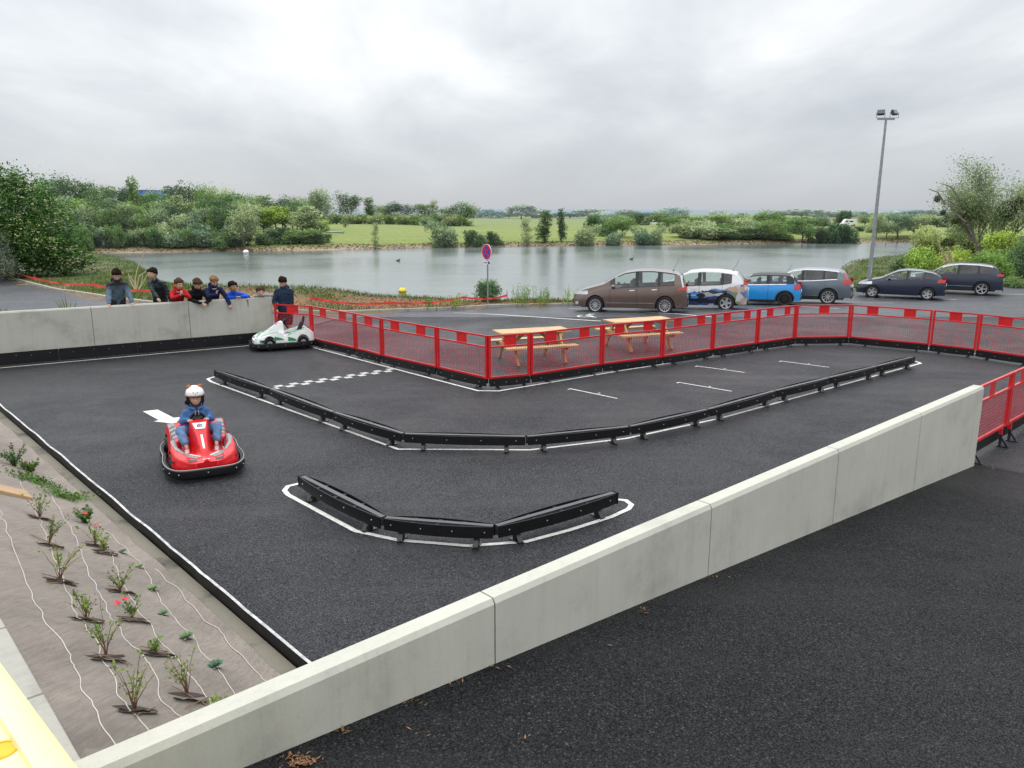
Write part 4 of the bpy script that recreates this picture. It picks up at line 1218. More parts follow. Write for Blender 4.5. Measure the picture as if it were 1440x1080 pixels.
    if white:
        for s in (-1, 1):
            for y0_, y1_, za, zb_ in ((-.30, -.02, .24, .34), (-.72, -.62, .19, .26), (.10, .34, .20, .33)):
                mb = MB(); rows = []
                for j in range(7):
                    y = y0_ + (y1_ - y0_) * j / 6; rows.append([Vector((s * (kart_hw(y) + .003), y, za)), Vector((s * (kart_hw(y) + .003), y, za + (min(zb_, kart_h(s * (kart_hw(y) - .03), y) - .02) - za) * (1 - j / 8)))])
                mb.grid(rows); mb.build('side_decal', accent, sh)
    return t
M['kred'] = simple('red_kart_plastic', (.58, .004, .008), .42, var=.06, coat=.12, spec=.35)
M['kwhite'] = simple('white_kart_plastic', (.72, .72, .71), .35, var=.04, coat=.2)
M['kgreen'] = simple('green_decal', (.02, .30, .12), .3)
M['kgrey'] = simple('grey_decal', (.20, .20, .21), .35, var=.35, scale=30)
M['silver'] = simple('silver_plate', (.60, .60, .62), .3, .3)
M['rimgrey'] = simple('alloy_rim', (.55, .55, .56), .35, .6)
M['redtrim'] = simple('grey_trim', (.35, .35, .35), .5)
KR = Vector((-4.59, 11.07, 0)); KRZ = math.atan2(.45, .89)
red_kart = kart('red kart driven by a child in a bear helmet', KR, KRZ, M['kred'], M['kgrey'], M['kgrey'])
WKA = Vector((-7.02, 20.75)); 
wdir = Vector((-.905, -.425)).normalized()
WK = Vector((-6.30, 21.22, 0))
wkz = math.atan2(wdir.x, -wdir.y)
white_kart = kart('empty white kart with green stripes parked at the fence corner', WK, wkz, M['kwhite'], M['kgreen'], M['kgreen'], white=True)

# ------------------------------------------------------------------ people
def ik(a, b, l1, l2, hint):
    a = Vector(a); b = Vector(b); d = b - a; L = min(d.length, (l1 + l2) * .995); dn = d.normalized()
    x = (l1 * l1 - l2 * l2 + L * L) / (2 * L); h = math.sqrt(max(l1 * l1 - x * x, 0))
    hv = Vector(hint); hv = (hv - dn * hv.dot(dn)).normalized()
    return a + dn * x + hv * h, a + dn * L
def person(label, loc, rz, s, J, skin, hair, top, legs, shoes=None, hairstyle='short', jacket=1.0, hood=False, name='person', group=None, shorts=False, topmat2=None, hairlen=0, vox=.0145, cuffs=True, collar=None, detail=True):
    """J: pelvis, chest (between the shoulders), head (centre), hp/hy head pitch and yaw, hands, feet; front is -Y. s scales limb lengths and girths"""
    t = thing(name, label, 'person', loc, rz, group)
    pel = Vector(J['pelvis']); ch = Vector(J['chest']); hd = Vector(J['head'])
    spine = (ch - pel).normalized(); sx = Vector((math.cos(J.get('cy', 0)), math.sin(J.get('cy', 0)), 0))
    fwd = spine.cross(sx).normalized()
    if fwd.y > 0: fwd = -fwd
    shw = .175 * s; hr = .105 * J.get('hs', s)
    Rh = Euler((J.get('hp', 0), J.get('hr', 0), J.get('hy', 0)), 'ZYX').to_matrix() if False else (Matrix.Rotation(J.get('hy', 0), 3, 'Z') @ Matrix.Rotation(J.get('hp', 0), 3, 'X') @ Matrix.Rotation(J.get('hr', 0), 3, 'Y'))
    H = lambda x, y, z: hd + Rh @ Vector((x * hr, y * hr, z * hr))
    mb = MB()
    # torso, neck and head
    tors = [pel - spine * .03 * s, pel.lerp(ch, .25), pel.lerp(ch, .55), pel.lerp(ch, .85), ch]
    tr = [(.150 * s, .100 * s), (.140 * s, .095 * s), (.135 * s, .095 * s), (.155 * s, .100 * s), (.125 * s, .075 * s)]
    mb.limb(tors, tr, 18, ax=sx)
    nb = ch + spine * .02 * s; mb.limb([nb, hd + Rh @ Vector((0, .15 * hr, -.75 * hr))], [.050 * s, .046 * s], 12)
    mb.ell(H(0, .10, .10), (hr * .80, hr * .98, hr * .98), Rh, 24, 16)
    mb.ell(H(0, -.22, -.30), (hr * .62, hr * .68, hr * .72), Rh, 20, 14)
    mb.ell(H(0, -.50, -.72), (hr * .30, hr * .28, hr * .22), Rh, 14, 10)      # chin
    mb.limb([H(0, -.84, .05), H(0, -1.06, -.22)], [hr * .07, hr * .13], 8)     # nose
    for q in (-1, 1):
        mb.ell(H(q * .80, .05, -.12), (hr * .09, hr * .19, hr * .26), Rh, 10, 8)
        mb.ell(H(q * .36, -.62, -.30), (hr * .20, hr * .18, hr * .22), Rh, 10, 8)
    arms = {}; lg = {}
    for q, k in ((-1, 'R'), (1, 'L')):
        sh = ch + sx * q * shw - spine * .03 * s; ha = Vector(J['hand' + k])
        el, wr = ik(sh, ha, .255 * s, .235 * s, J.get('el' + k, (q * .8, .4, -.6)))
        if 'e' + k in J: el = Vector(J['e' + k]); wr = ha
        arms[k] = (sh, el, wr)
        mb.limb([sh, el], [.048 * s, .036 * s], 12); mb.limb([el, el.lerp(wr, .3), wr], [.036 * s, .038 * s, .025 * s], 12)
        hip = pel + sx * q * .085 * s; ft = Vector(J['foot' + k])
        kn, an = ik(hip, ft + Vector((0, 0, .07 * s)), .41 * s, .40 * s, J.get('kn' + k, (q * .1, -1, .15)))
        lg[k] = (hip, kn, an)
        mb.limb([hip, hip.lerp(kn, .4), kn], [.082 * s, .075 * s, .052 * s], 14); mb.limb([kn, kn.lerp(an, .3), an], [.050 * s, .054 * s, .034 * s], 12)
        fd = Vector(J.get('fd' + k, (q * .15, -1, 0))).normalized()
        mb.limb([an + Vector((0, 0, -.035 * s)) - fd * .03 * s, an + fd * .12 * s + Vector((0, 0, -.045 * s))], [.032 * s, .024 * s], 10)
        # hand: palm, four bent fingers, thumb
        pd = Vector(J.get('hd' + k, (wr - el).normalized())).normalized(); pn_ = Vector(J.get('hn' + k, (0, 0, 1))); pn_ = (pn_ - pd * pn_.dot(pd)).normalized(); ps = pd.cross(pn_)
        mb.limb([wr, wr + pd * .055 * s], [(.026 * s, .014 * s), (.036 * s, .014 * s)], 10, ax=ps)
        for f in range(4):
            b0 = wr + pd * .075 * s + ps * (f - 1.5) * .019 * s; L = (.062, .072, .068, .054)[f] * s
            c1 = b0 + (pd * .8 - pn_ * .35).normalized() * L * .5; c2 = c1 + (pd * .35 - pn_ * .9).normalized() * L * .5
            mb.limb([b0 - pd * .02 * s, b0, c1, c2], [.0095 * s, .0095 * s, .0085 * s, .007 * s], 6)
        ts = 1 if k == 'R' else -1
        b0 = wr + pd * .03 * s + ps * ts * .028 * s
        mb.limb([b0, b0 + (pd * .6 + ps * ts * .7 - pn_ * .3).normalized() * .03 * s, b0 + (pd * .95 + ps * ts * .25 - pn_ * .6).normalized() * .058 * s], [.013 * s, .011 * s, .008 * s], 6)
    body = remeshed(mb, 'body', skin, t, vox * .72, 1)
    # face
    for q in (-1, 1):
        m2 = MB(); m2.ell(H(q * .31, -.80, -.02), (hr * .12, hr * .07, hr * .065), Rh, 10, 8); m2.build('eye', M['eyewhite'], body, smooth=True)
        m2 = MB(); m2.ell(H(q * .31, -.865, -.02), (hr * .058, hr * .03, hr * .06), Rh, 8, 6); m2.build('pupil', M['pupil'], body, smooth=True)
        m2 = MB(); m2.limb([H(q * .16, -.90, .17), H(q * .33, -.90, .22), H(q * .48, -.80, .16)], [hr * .03, hr * .04, hr * .025], 6); m2.build('eyebrow', hair, body)
    m2 = MB(); m2.limb([H(-.24, -.82, -.50), H(-.1, -.91, -.55), H(.1, -.91, -.55), H(.24, -.82, -.50)], [hr * .03, hr * .055, hr * .055, hr * .03], 6); m2.build('mouth', M['lips'], body, smooth=True)
    if J.get('smile'):
        m2 = MB(); m2.limb([H(-.17, -.88, -.49), H(.17, -.88, -.49)], [hr * .035, hr * .035], 6); m2.build('teeth', M['eyewhite'], body)
    # hair
    if hairstyle != 'none':
        m2 = MB(); m2.ell(H(0, .24, .28), (hr * .90, hr * .98, hr * .96), Rh, 24, 16)
        rr_ = random.Random(hash(label) % 1000 if False else len(label))
        for i in range(34):
            a = rr_.uniform(0, 6.28); e = rr_.uniform(.15, 1.5); v = Vector((math.cos(a) * math.cos(e) * .86, math.sin(a) * math.cos(e) * .92 + .2, math.sin(e) * .90 + .28))
            if v.y < -.45 and v.z < .55: continue
            m2.ell(H(*v), hr * rr_.uniform(.16, .30), n=8, m=6)
        for i in range(9):    # fringe
            x = -.62 + 1.24 * i / 8; m2.limb([H(x * .9, -.50, .98), H(x, -.76, .70 - .14 * rr_.random() - hairlen * .35)], [hr * .17, hr * .08], 8)
        for q in (-1, 1): m2.limb([H(q * .78, .0, .5), H(q * .82, .12, .02 - hairlen)], [hr * .2, hr * .1], 8)
        m2.limb([H(0, .85, .3), H(0, .92, -.35 - hairlen)], [hr * .5, hr * .3], 12)
        remeshed(m2, 'hair', hair, t, hr * .11, 1, disp=(hr * .10, 55))
    # top: torso shell and sleeves
    m2 = MB(); g = jacket
    tt = [pel - spine * (.02 if J.get('short') else .20) * s, pel.lerp(ch, .3), pel.lerp(ch, .6), pel.lerp(ch, .88), ch + spine * .015 * s]
    m2.limb(tt, [(x * s, y * s) for x, y in ((.185, .135), (.178, .132), (.180, .132), (.192, .128), (.120, .085))], 20, ax=sx)
    for k in 'RL':
        sh, el, wr = arms[k]
        m2.limb([ch.lerp(sh, .5), sh + (el - sh) * .05], [.075 * s, .068 * s], 12)
        m2.limb([sh, sh.lerp(el, .5), el], [.066 * s * g, .060 * s * g, .054 * s * g], 12); m2.limb([el, el.lerp(wr, .5), el.lerp(wr, .93)], [.054 * s * g, .050 * s * g, .040 * s * g], 12)
    m2.limb([nb - spine * .02 * s, nb + (hd - nb) * .38], [(.088 * s, .080 * s), (.072 * s, .070 * s)], 14, ax=sx)
    if hood: m2.ell(ch - fwd * .09 * s + spine * .07 * s, (.125 * s, .075 * s, .085 * s), None, 16, 10); m2.ell(ch - fwd * .07 * s + spine * .01 * s, (.13 * s, .07 * s, .06 * s), None, 16, 10)
    tp = remeshed(m2, 'jacket', top, t, vox, 3, disp=(.016 * s, 15))
    if collar:
        m2 = MB(); nn = (hd - nb).normalized(); c = nb + nn * .035 * s; 
        m2.tube([c - nn * .01, c + nn * .02 * s], [.083 * s, .075 * s], 18, cap=False); m2.build('collar', collar, tp, smooth=True)
    if detail:
        z0 = pel.lerp(ch, .05) + fwd * .132 * s; z1 = pel.lerp(ch, .9) + fwd * .112 * s; m2 = MB(); m2.bar(z0, z1, .008, .01, up=fwd); m2.build('zip', M['darkgrey'], tp)
    # legs
    m2 = MB(); LG = J.get('lg', 1.0)
    m2.limb([pel - spine * .05 * s, pel + spine * .07 * s], [(.155 * s, .110 * s), (.148 * s, .105 * s)], 18, ax=sx)
    for k in 'RL':
        hip, kn, an = lg[k]
        if shorts: m2.limb([hip, hip.lerp(kn, .5), hip.lerp(kn, .86)], [.100 * s, .100 * s, .098 * s], 14)
        else:
            m2.limb([hip, hip.lerp(kn, .5), kn], [.098 * s * LG, .088 * s * LG, .072 * s * LG], 14); m2.limb([kn, kn.lerp(an, .5), kn.lerp(an, J.get('cuff', .95))], [.072 * s * LG, .066 * s * LG, .062 * s * LG], 14)
    remeshed(m2, 'shorts' if shorts else 'trousers', legs, t, vox, 3, disp=(.014 * s, 14))
    for q, k in ((-1, 'R'), (1, 'L')):
        an = lg[k][2]; fd = Vector(J.get('fd' + k, (q * .15, -1, 0))).normalized(); m2 = MB()
        m2.limb([an + Vector((0, 0, -.038 * s)) - fd * .045 * s, an + fd * .06 * s + Vector((0, 0, -.042 * s)), an + fd * .145 * s + Vector((0, 0, -.048 * s))], [(.042 * s, .036 * s), (.046 * s, .034 * s), (.040 * s, .024 * s)], 12, ax=(1, 0, 0))
        if not J.get('sandal'):
            m2.limb([an + Vector((0, 0, -.04 * s)), an + Vector((0, 0, .01 * s))], [.042 * s, .042 * s], 10)
        remeshed(m2, 'shoe', shoes or M['shoe'], t, .01, 2)
    return t, H, Rh, hr
M['eyewhite'] = simple('eye_white', (.75, .74, .72), .3); M['pupil'] = simple('pupil', (.02, .015, .01), .2); M['lips'] = simple('lips', (.42, .16, .13), .5)
M['shoe'] = simple('dark_shoe', (.05, .05, .055), .6); M['hairdk'] = simple('dark_hair', (.018, .012, .009), .85, var=.3, scale=60, bmp=.5, bscale=120, spec=.1)
M['hairbr'] = simple('brown_hair', (.075, .042, .024), .85, var=.3, scale=60, bmp=.5, bscale=120, spec=.1); M['hairbl'] = simple('sandy_hair', (.26, .15, .07), .85, var=.3, scale=60, bmp=.5, bscale=120, spec=.1)
def cloth(n, c, var=.22): return simple(n, c, .85, var=var, scale=7, bmp=.4, bscale=30, spec=.2)
M['jdk'] = cloth('dark_trousers', (.025, .027, .032)); M['denim'] = cloth('blue_denim', (.11, .19, .33), .4); M['jrd'] = cloth('red_jacket', (.48, .018, .022)); M['jbk'] = cloth('black_jacket', (.010, .010, .012))
M['jnv'] = cloth('navy_jacket', (.012, .018, .055)); M['jbl'] = cloth('bright_blue_top', (.012, .085, .52)); M['jgy'] = cloth('grey_hoodie', (.30, .31, .33)); M['jpf'] = cloth('dark_green_puffer', (.010, .022, .024))
M['jnh'] = cloth('navy_hoodie', (.016, .030, .060)); M['shr'] = cloth('maroon_shorts', (.05, .008, .012)); M['pale'] = cloth('pale_lining', (.55, .5, .55)); M['jbl2'] = cloth('blue_shell_jacket', (.065, .14, .31), .35)
def two_tone():
    m, nt, b = new_mat('black_to_slate_jacket'); co = objco(nt); sp = nt.nodes.new('ShaderNodeSeparateXYZ'); nt.links.new(co, sp.inputs[0])
    n = noise(nt, 5, 4, .6, co)
    zc = math_n(nt, 'ADD', sp.outputs[2], math_n(nt, 'MULTIPLY', n.outputs[0], .06))
    r = nt.nodes.new('ShaderNodeMapRange'); r.inputs[1].default_value = 1.22; r.inputs[2].default_value = 1.38; nt.links.new(zc, r.inputs[0])
    c = mix(nt, r.outputs[0], (.10, .15, .20), (.010, .011, .016)); nt.links.new(c, b.inputs['Base Color']); b.inputs['Roughness'].default_value = .8
    bump(nt, b, noise(nt, 30, 3, .6, co).outputs[0], .4, .01); return m
M['jtt'] = two_tone()
def puffer():
    m, nt, b = new_mat('quilted_puffer'); co = objco(nt); b.inputs['Base Color'].default_value = (.010, .022, .024, 1); b.inputs['Roughness'].default_value = .5
    w = nt.nodes.new('ShaderNodeTexWave'); w.bands_direction = 'Z'; w.inputs['Scale'].default_value = 4.2; w.inputs['Distortion'].default_value = 1; nt.links.new(co, w.inputs[0]); bump(nt, b, w.outputs[1], .25, .02); return m
M['jpf'] = puffer()
LWZ = math.atan2(lwn.x, -lwn.y)     # facing the track
def behind(px, Y, off=.0):
    """a spot behind the left wall in the sight line of column px; off metres back from its rear face"""
    # intersect sight plane with the line parallel to the wall
    u = (px - 720) / FPX; best = None
    for i in range(400):
        k = i * .03; p = LW1 - lwd * k - lwn * (.14 + off)
        dep = p.y * math.cos(PITCH) - (1.5 - CH) * math.sin(PITCH)
        e = abs(p.x / dep - u)
        if best is None or e < best[0]: best = (e, p)
    p = best[1]; return Vector((p.x, p.y, hp(p.x, p.y) + .005))
GRP = 'children watching from behind the left wall'
def lean(px, top, label, skin, hair, topm, legs, off=.30, bend=.34, hx=0, hyaw=0, hpit=.35, hand=None, s=1.0, hs=1.16, wz=None, **kw):
    p = behind(px, 0, off); g = p.z; wt_ = 1.3 - g
    q = p.xy + lwn * bend * .6
    # height of head top in local coordinates from the picture row
    d = ray(px, top); tt = (q.y) / d.y; zt = CH + d.z * tt - g
    hr = .105 * hs; hz = zt - hr * 1.25
    pel = Vector((0, .12, min(.93 * s, hz - .45))); ch = Vector((hx * .5, -bend * .55, hz - .215 * s)); hd = Vector((hx, -bend, hz))
    fr = -(off + .10)
    h = hand or ((-.10, fr - .02, wt_ + .05), (.10, fr - .02, wt_ + .05))
    J = dict(pelvis=pel, chest=ch, head=hd, hp=hpit, hy=hyaw, hs=hs, handR=h[0], handL=h[1], footR=(-.12, .25, .0), footL=(.12, .18, .0), elR=(-1, .1, -.5), elL=(1, .1, -.5))
    J.update(kw.pop('J', {}))
    return person(label, p, LWZ, s, J, skin, hair, topm, legs, group=GRP, **kw)
wt = lambda p: 1.3
# boy 1: upright, looking down, hands on the coping
p1 = behind(165, 0, .30); w1 = 1.3 - p1.z
lean(166, 378, 'child in black and slate blue jacket looking down, leftmost at the wall', M['skin'], M['hairdk'], M['jtt'], M['jdk'], off=.28, bend=.16, hpit=.55, hand=((-.27, -.37, w1 + .03), (.27, -.37, w1 + .03)), J=dict(elR=(-.5, .6, -.6), elL=(.5, .6, -.6)), s=1.08, hs=1.2, jacket=1.15, hood=True, hairlen=.1)
lean(226, 376, 'child in dark quilted puffer jacket turned sideways to the left', M['skin'], M['hairdk'], M['jpf'], M['jdk'], off=.42, bend=.30, hx=-.20, hyaw=-.95, hpit=.1, hand=((-.12, -.40, .95), (.22, -.30, .8)), s=1.05, hs=1.2, jacket=1.1, J=dict(cy=-.7))
lean(249, 391, 'child in red jacket with hands clasped under the chin', M['skin'], M['hairbr'], M['jrd'], M['jdk'], off=.22, bend=.36, hpit=.25, hyaw=.25, s=.98, hood=True, collar=M['pale'], J=dict(handR=(-.02, -.50, 1.10), handL=(.04, -.50, 1.12), hdR=(.2, 0, 1), hdL=(-.2, 0, 1), elR=(-.8, -.6, -.9), elL=(.8, -.6, -.9)))
lean(275, 391, 'child in black hooded jacket leaning over the wall, hands joined in front', M['skin'], M['hairbr'], M['jbk'], M['jdk'], off=.18, bend=.36, hpit=.65, hyaw=.35, s=.98, hood=True, hand=((.06, -.40, .90), (.16, -.40, .89)), J=dict(eR=(-.20, -.26, 1.0), eL=(.30, -.28, .98)), jacket=1.1)
lean(299, 387, 'sandy haired child in navy jacket with a hand at the mouth', M['skin'], M['hairbl'], M['jnv'], M['jdk'], off=.20, bend=.34, hpit=.55, hyaw=.05, s=1.02, hood=True, collar=M['pale'], jacket=1.1, J=dict(handR=(.0, -.50, 1.18), hdR=(.1, -.1, 1), elR=(-.8, -.5, -.9), handL=(.36, -.42, .86), elL=(1, .1, -.1), hdL=(0, -.3, -1)))
lean(327, 395, 'dark haired child in bright blue top resting forearms on the wall', M['skin2'], M['hairdk'], M['jbl'], M['jdk'], off=.16, bend=.30, hx=-.06, hpit=.1, hyaw=.35, s=.95, hand=((.02, -.30, 1.15), (.12, -.30, 1.15)), J=dict(eR=(-.26, -.26, 1.13), eL=(.36, -.24, 1.13)))
lean(362, 402.5, 'child in grey hoodie with chin sunk on folded arms', M['skin'], M['hairbr'], M['jgy'], M['jdk'], off=.16, bend=.26, hpit=.15, hyaw=0, s=.92, hand=((-.20, -.27, 1.23), (.10, -.30, 1.25)), J=dict(eR=(.16, -.24, 1.27), eL=(.34, -.22, 1.22), pelvis=(0, .25, .85)))
# boy 8 stands behind the fence
p8 = Vector((-6.50, 22.35, 0)); d8 = ray(405, 389); z8 = CH + d8.z * (22.35 / d8.y)
hr8 = .105 * 1.2; hz = z8 - hr8 * 1.25
person('child standing behind the red fence in navy hoodie and maroon shorts', p8, R(5), 1.10, dict(pelvis=(0, .02, .93), chest=(0, .0, hz - .23), head=(-.01, -.05, hz), hp=.5, hy=-.15, hs=1.2, handR=(-.20, -.20, .96), handL=(.17, -.10, .86), footR=(-.12, .02, 0), footL=(.11, -.02, 0), elR=(-1, .5, -.2), elL=(1, .5, -.2)), M['skin'], M['hairdk'], M['jnh'], M['shr'], shorts=True, hood=True, jacket=1.12, group=None, hairlen=.15)

# driver of the red kart
def driver():
    s = .80
    J = dict(pelvis=(0, .25, .40), chest=(0, .245, .735), head=(0, .20, .945), hp=.04, hy=-.02, hs=1.07, handR=(-.125, .075, .645), handL=(.125, .075, .645), hdR=(.35, -.8, .1), hdL=(-.35, -.8, .1), hnR=(0, 0, 1), hnL=(0, 0, 1),
             eR=(-.20, .22, .60), eL=(.20, .22, .60), footR=(-.20, -.22, .245), footL=(.20, -.22, .245), knR=(-.75, -.1, 1), knL=(.75, -.1, 1), fdR=(-.1, -1, -.1), fdL=(-.1, -1, -.1), cuff=.70, lg=1.18, short=True, sandal=True, smile=True)
    t, H, Rh, hr = person('small child in blue jacket, jeans and bear-eared helmet driving the red kart', KR, KRZ, s, J, M['skin'], M['hairdk'], M['jbl2'], M['denim'], M['sandal'], jacket=1.22, hood=True, vox=.009, hairstyle='none')
    for q in (-1, 1):
        mb = MB(); mb.limb([(q * .03, .135, .79), (q * .085, .17, .80), (q * .10, .26, .815)], [(.030, .016)] * 3, 10); remeshed(mb, 'collar_flap', M['jbl2'], t, .007, 2)
        mb = MB(); mb.tube([(q * .022, .125, .775), (q * .024, .118, .70)], .004, 6); mb.build('drawstring', M['pale'], t)
    # hair showing under the helmet
    mb = MB()
    for q in (-1, 1): mb.limb([H(q * .88, .15, .2), H(q * .92, .10, -.55), H(q * .84, .05, -1.05)], [hr * .20, hr * .20, hr * .10], 8)
    mb.limb([H(0, .9, .1), H(0, .95, -.9)], [hr * .45, hr * .25], 10)
    mb.ell(H(-1.12, .1, -.62), (hr * .22, hr * .2, hr * .3), Rh)
    remeshed(mb, 'hair', M['hairdk'], t, .008, 1, disp=(.006, 60))
    hm = thing_part = bpy.data.objects.new('helmet_anchor', None)
    bpy.data.objects.remove(hm)
    def fn(x, y, z): return (x, y, z if z > -.12 else -.12 + (z + .12) * .15)
    mb = MB(); mb.ell(H(0, .14, .52), (hr * 1.16, hr * 1.26, hr * 1.08), Rh, 28, 18, fn=fn)
    hel = remeshed(mb, 'helmet', M['white'], t, .008, 2)
    mb = MB()
    for i in range(13):
        a = R(-165 + 150 * i / 12); mb_p = None
    pts = [H(math.cos(R(a)) * 1.20, .12 + math.sin(R(a)) * 1.30, .40) for a in range(-180, 1, 12)]
    mb.tube(pts, [(hr * .13, hr * .11)] * len(pts), 8); mb.build('brim', M['brim'], hel, smooth=True)
    for q in (-1, 1):
        mb = MB(); mb.ell(H(q * .68, .05, 1.46), (hr * .30, hr * .13, hr * .30), Rh, 14, 10); e = mb.build('bear_ear', M['orange'], hel, smooth=True)
        mb = MB(); mb.ell(H(q * .26, -1.04, .92), (hr * .06, hr * .04, hr * .07), Rh @ Matrix.Rotation(R(-35), 3, 'X'), 10, 8); mb.build('painted_eye', M['black'], hel)
        mb = MB(); mb.limb([H(q * .92, -.25, .25), H(q * .80, -.40, -.35), H(q * .42, -.62, -.88)], [(hr * .11, hr * .10)] * 3, 8); mb.limb([H(q * .95, .0, .25), H(q * .88, -.02, -.55)], [hr * .2, hr * .17], 8); mb.build('strap', M['black'], hel, smooth=True)
    mb = MB(); mb.limb([H(-.42, -.62, -.88), H(0, -.72, -1.03), H(.42, -.62, -.88)], [hr * .10] * 3, 8); mb.build('strap', M['black'], hel, smooth=True)
    mb = MB(); mb.ell(H(0, -1.13, .76), (hr * .08, hr * .05, hr * .06), Rh, 10, 8); mb.build('painted_nose', M['pinkn'], hel)
M['sandal'] = simple('white_red_sandal', (.55, .35, .33), .6); M['brim'] = simple('brown_brim', (.12, .055, .04), .4); M['orange'] = simple('orange_brown_ear', (.50, .13, .03), .6); M['pinkn'] = simple('pink_nose', (.6, .12, .12), .5)
driver()
# ------------------------------------------------------------------ picnic tables
def picnic_table(label, c, rz):
    t = thing('picnic_table', label, 'picnic table', c, rz, 'wooden picnic tables behind the fence')
    L = 1.86
    for i in range(5):
        mb = MB(); y = (i - 2) * .142; mb.box((0, y, .745), (L, .135, .042)); mb.build('top_plank', M['wood2'], t, bevel=.004)
    for s in (-1, 1):
        for i in range(2):
            mb = MB(); mb.box((0, s * (.62 + i * .132), .435), (L, .125, .042)); mb.build('seat_plank', M['wood2'], t, bevel=.004)
    for x in (-.62, .62):
        sg = 1 if x > 0 else -1
        for s in (-1, 1):
            mb = MB(); mb.bar((x, s * .24, .722), (x, s * .70, .0), .045, .10, up=(0, s, .3)); mb.build('leg', M['wood'], t)
        mb = MB(); mb.bar((x + sg * .046, -.80, .385), (x + sg * .046, .80, .385), .045, .11); mb.build('seat_bearer', M['wood'], t)
        mb = MB(); mb.bar((x + sg * .046, -.34, .675), (x + sg * .046, .34, .675), .045, .09); mb.build('top_bearer', M['wood'], t)
        mb = MB(); mb.bar((x - sg * .02, 0, .385), (x - sg * .42, 0, .70), .045, .07); mb.build('brace', M['wood'], t)
    return t
TA, TB = G(703, 504), G(812, 503)
ax = (G(760, 512.5) - G(812, 503)); 
# long axis of the tables runs with the fence on the right
td = Vector((.80, .60, 0)).normalized(); trz = math.atan2(.60, .80)
TC1 = Vector((.50, 19.35, 0)); TC2 = Vector((3.48, 21.35, 0))
picnic_table('wooden picnic table nearest the corner of the red fence', TC1, R(20))
picnic_table('wooden picnic table beyond the first one, nearer the parked cars', TC2, R(22))

# ------------------------------------------------------------------ cars
def glass(name, tint, k=.72):
    m, nt, b = new_mat(name); nt.nodes.remove(b)
    tr = nt.nodes.new('ShaderNodeBsdfTransparent'); tr.inputs[0].default_value = (*tint, 1)
    gl = nt.nodes.new('ShaderNodeBsdfGlossy'); gl.inputs['Roughness'].default_value = .03
    fr = nt.nodes.new('ShaderNodeFresnel'); fr.inputs[0].default_value = 1.55
    n = noise(nt, 3, 2, .5, objco(nt)); f2 = math_n(nt, 'ADD', fr.outputs[0], math_n(nt, 'MULTIPLY', n.outputs[0], .08))
    mx = nt.nodes.new('ShaderNodeMixShader'); nt.links.new(f2, mx.inputs[0]); nt.links.new(tr.outputs[0], mx.inputs[1]); nt.links.new(gl.outputs[0], mx.inputs[2])
    nt.links.new(mx.outputs[0], nt.nodes['Material Output'].inputs[0]); return m
M['glass'] = glass('car_glass', (.86, .93, .90)); M['glasst'] = glass('tinted_glass', (.16, .17, .18))
def paintm(name, c, metal=.35, rough=.3):
    return simple(name, c, rough, metal, var=.04, scale=3, coat=.8)
M['alloy'] = simple('alloy_wheel', (.55, .55, .56), .3, .7); M['blackrim'] = simple('black_rim', (.012, .012, .013), .35); M['rubber'] = simple('tyre', (.015, .015, .016), .8)
M['tail'] = simple('red_tail_lamp', (.55, .015, .02), .15, coat=1); M['lamp'] = simple('clear_lamp', (.62, .64, .66), .12, .3, coat=1); M['chrome'] = simple('chrome', (.7, .7, .72), .15, .9)
M['plate'] = simple('number_plate', (.75, .75, .72), .5); M['trim'] = simple('car_black_trim', (.02, .02, .022), .55)
def wrap_mat():
    """printed wrap: slanting patches of navy, blue, pale grey and skin tones on the lower half"""
    m, nt, b = new_mat('printed_wrap'); co = objco(nt); b.inputs['Roughness'].default_value = .3; b.inputs['Coat Weight'].default_value = .5
    sp = nt.nodes.new('ShaderNodeSeparateXYZ'); nt.links.new(co, sp.inputs[0])
    mp = nt.nodes.new('ShaderNodeMapping'); mp.inputs['Rotation'].default_value = (0, R(38), 0); mp.inputs['Scale'].default_value = (1.3, .6, 3.4); nt.links.new(co, mp.inputs[0])
    v = nt.nodes.new('ShaderNodeTexVoronoi'); v.inputs['Scale'].default_value = 2.6; nt.links.new(mp.outputs[0], v.inputs['Vector'])
    sc = nt.nodes.new('ShaderNodeSeparateColor'); nt.links.new(v.outputs['Color'], sc.inputs[0])
    c = ramp(nt, sc.outputs[0], [(0, (.008, .012, .03)), (.30, (.02, .05, .16)), (.5, (.05, .22, .55)), (.64, (.35, .38, .42)), (.82, (.012, .014, .02)), (.93, (.45, .47, .5))]); c.color_ramp.interpolation = 'CONSTANT'
    v2 = nt.nodes.new('ShaderNodeTexVoronoi'); v2.inputs['Scale'].default_value = 4.2; nt.links.new(co, v2.inputs['Vector'])
    s2 = nt.nodes.new('ShaderNodeSeparateColor'); nt.links.new(v2.outputs['Color'], s2.inputs[0])
    c2 = ramp(nt, s2.outputs[1], [(0, (.10, .16, .32)), (.25, (.45, .30, .22)), (.42, (.18, .24, .12)), (.55, (.5, .5, .52)), (.7, (.04, .09, .22)), (.85, (.42, .40, .36))]); c2.color_ramp.interpolation = 'CONSTANT'
    back = math_n(nt, 'GREATER_THAN', math_n(nt, 'ADD', sp.outputs[0], math_n(nt, 'MULTIPLY', sp.outputs[2], .15)), .15)
    cc = mix(nt, back, c.outputs[0], c2.outputs[0])
    n = noise(nt, 2.5, 3, .6, co)
    lim = math_n(nt, 'ADD', math_n(nt, 'MULTIPLY', sp.outputs[0], .16), math_n(nt, 'MULTIPLY', n.outputs[0], .4))
    msk = math_n(nt, 'LESS_THAN', sp.outputs[2], math_n(nt, 'ADD', lim, .74))
    fin = mix(nt, msk, (.68, .68, .69), cc); nt.links.new(fin, b.inputs['Base Color']); return m
def interp(tab, x): return lerp_tab(tab, x)
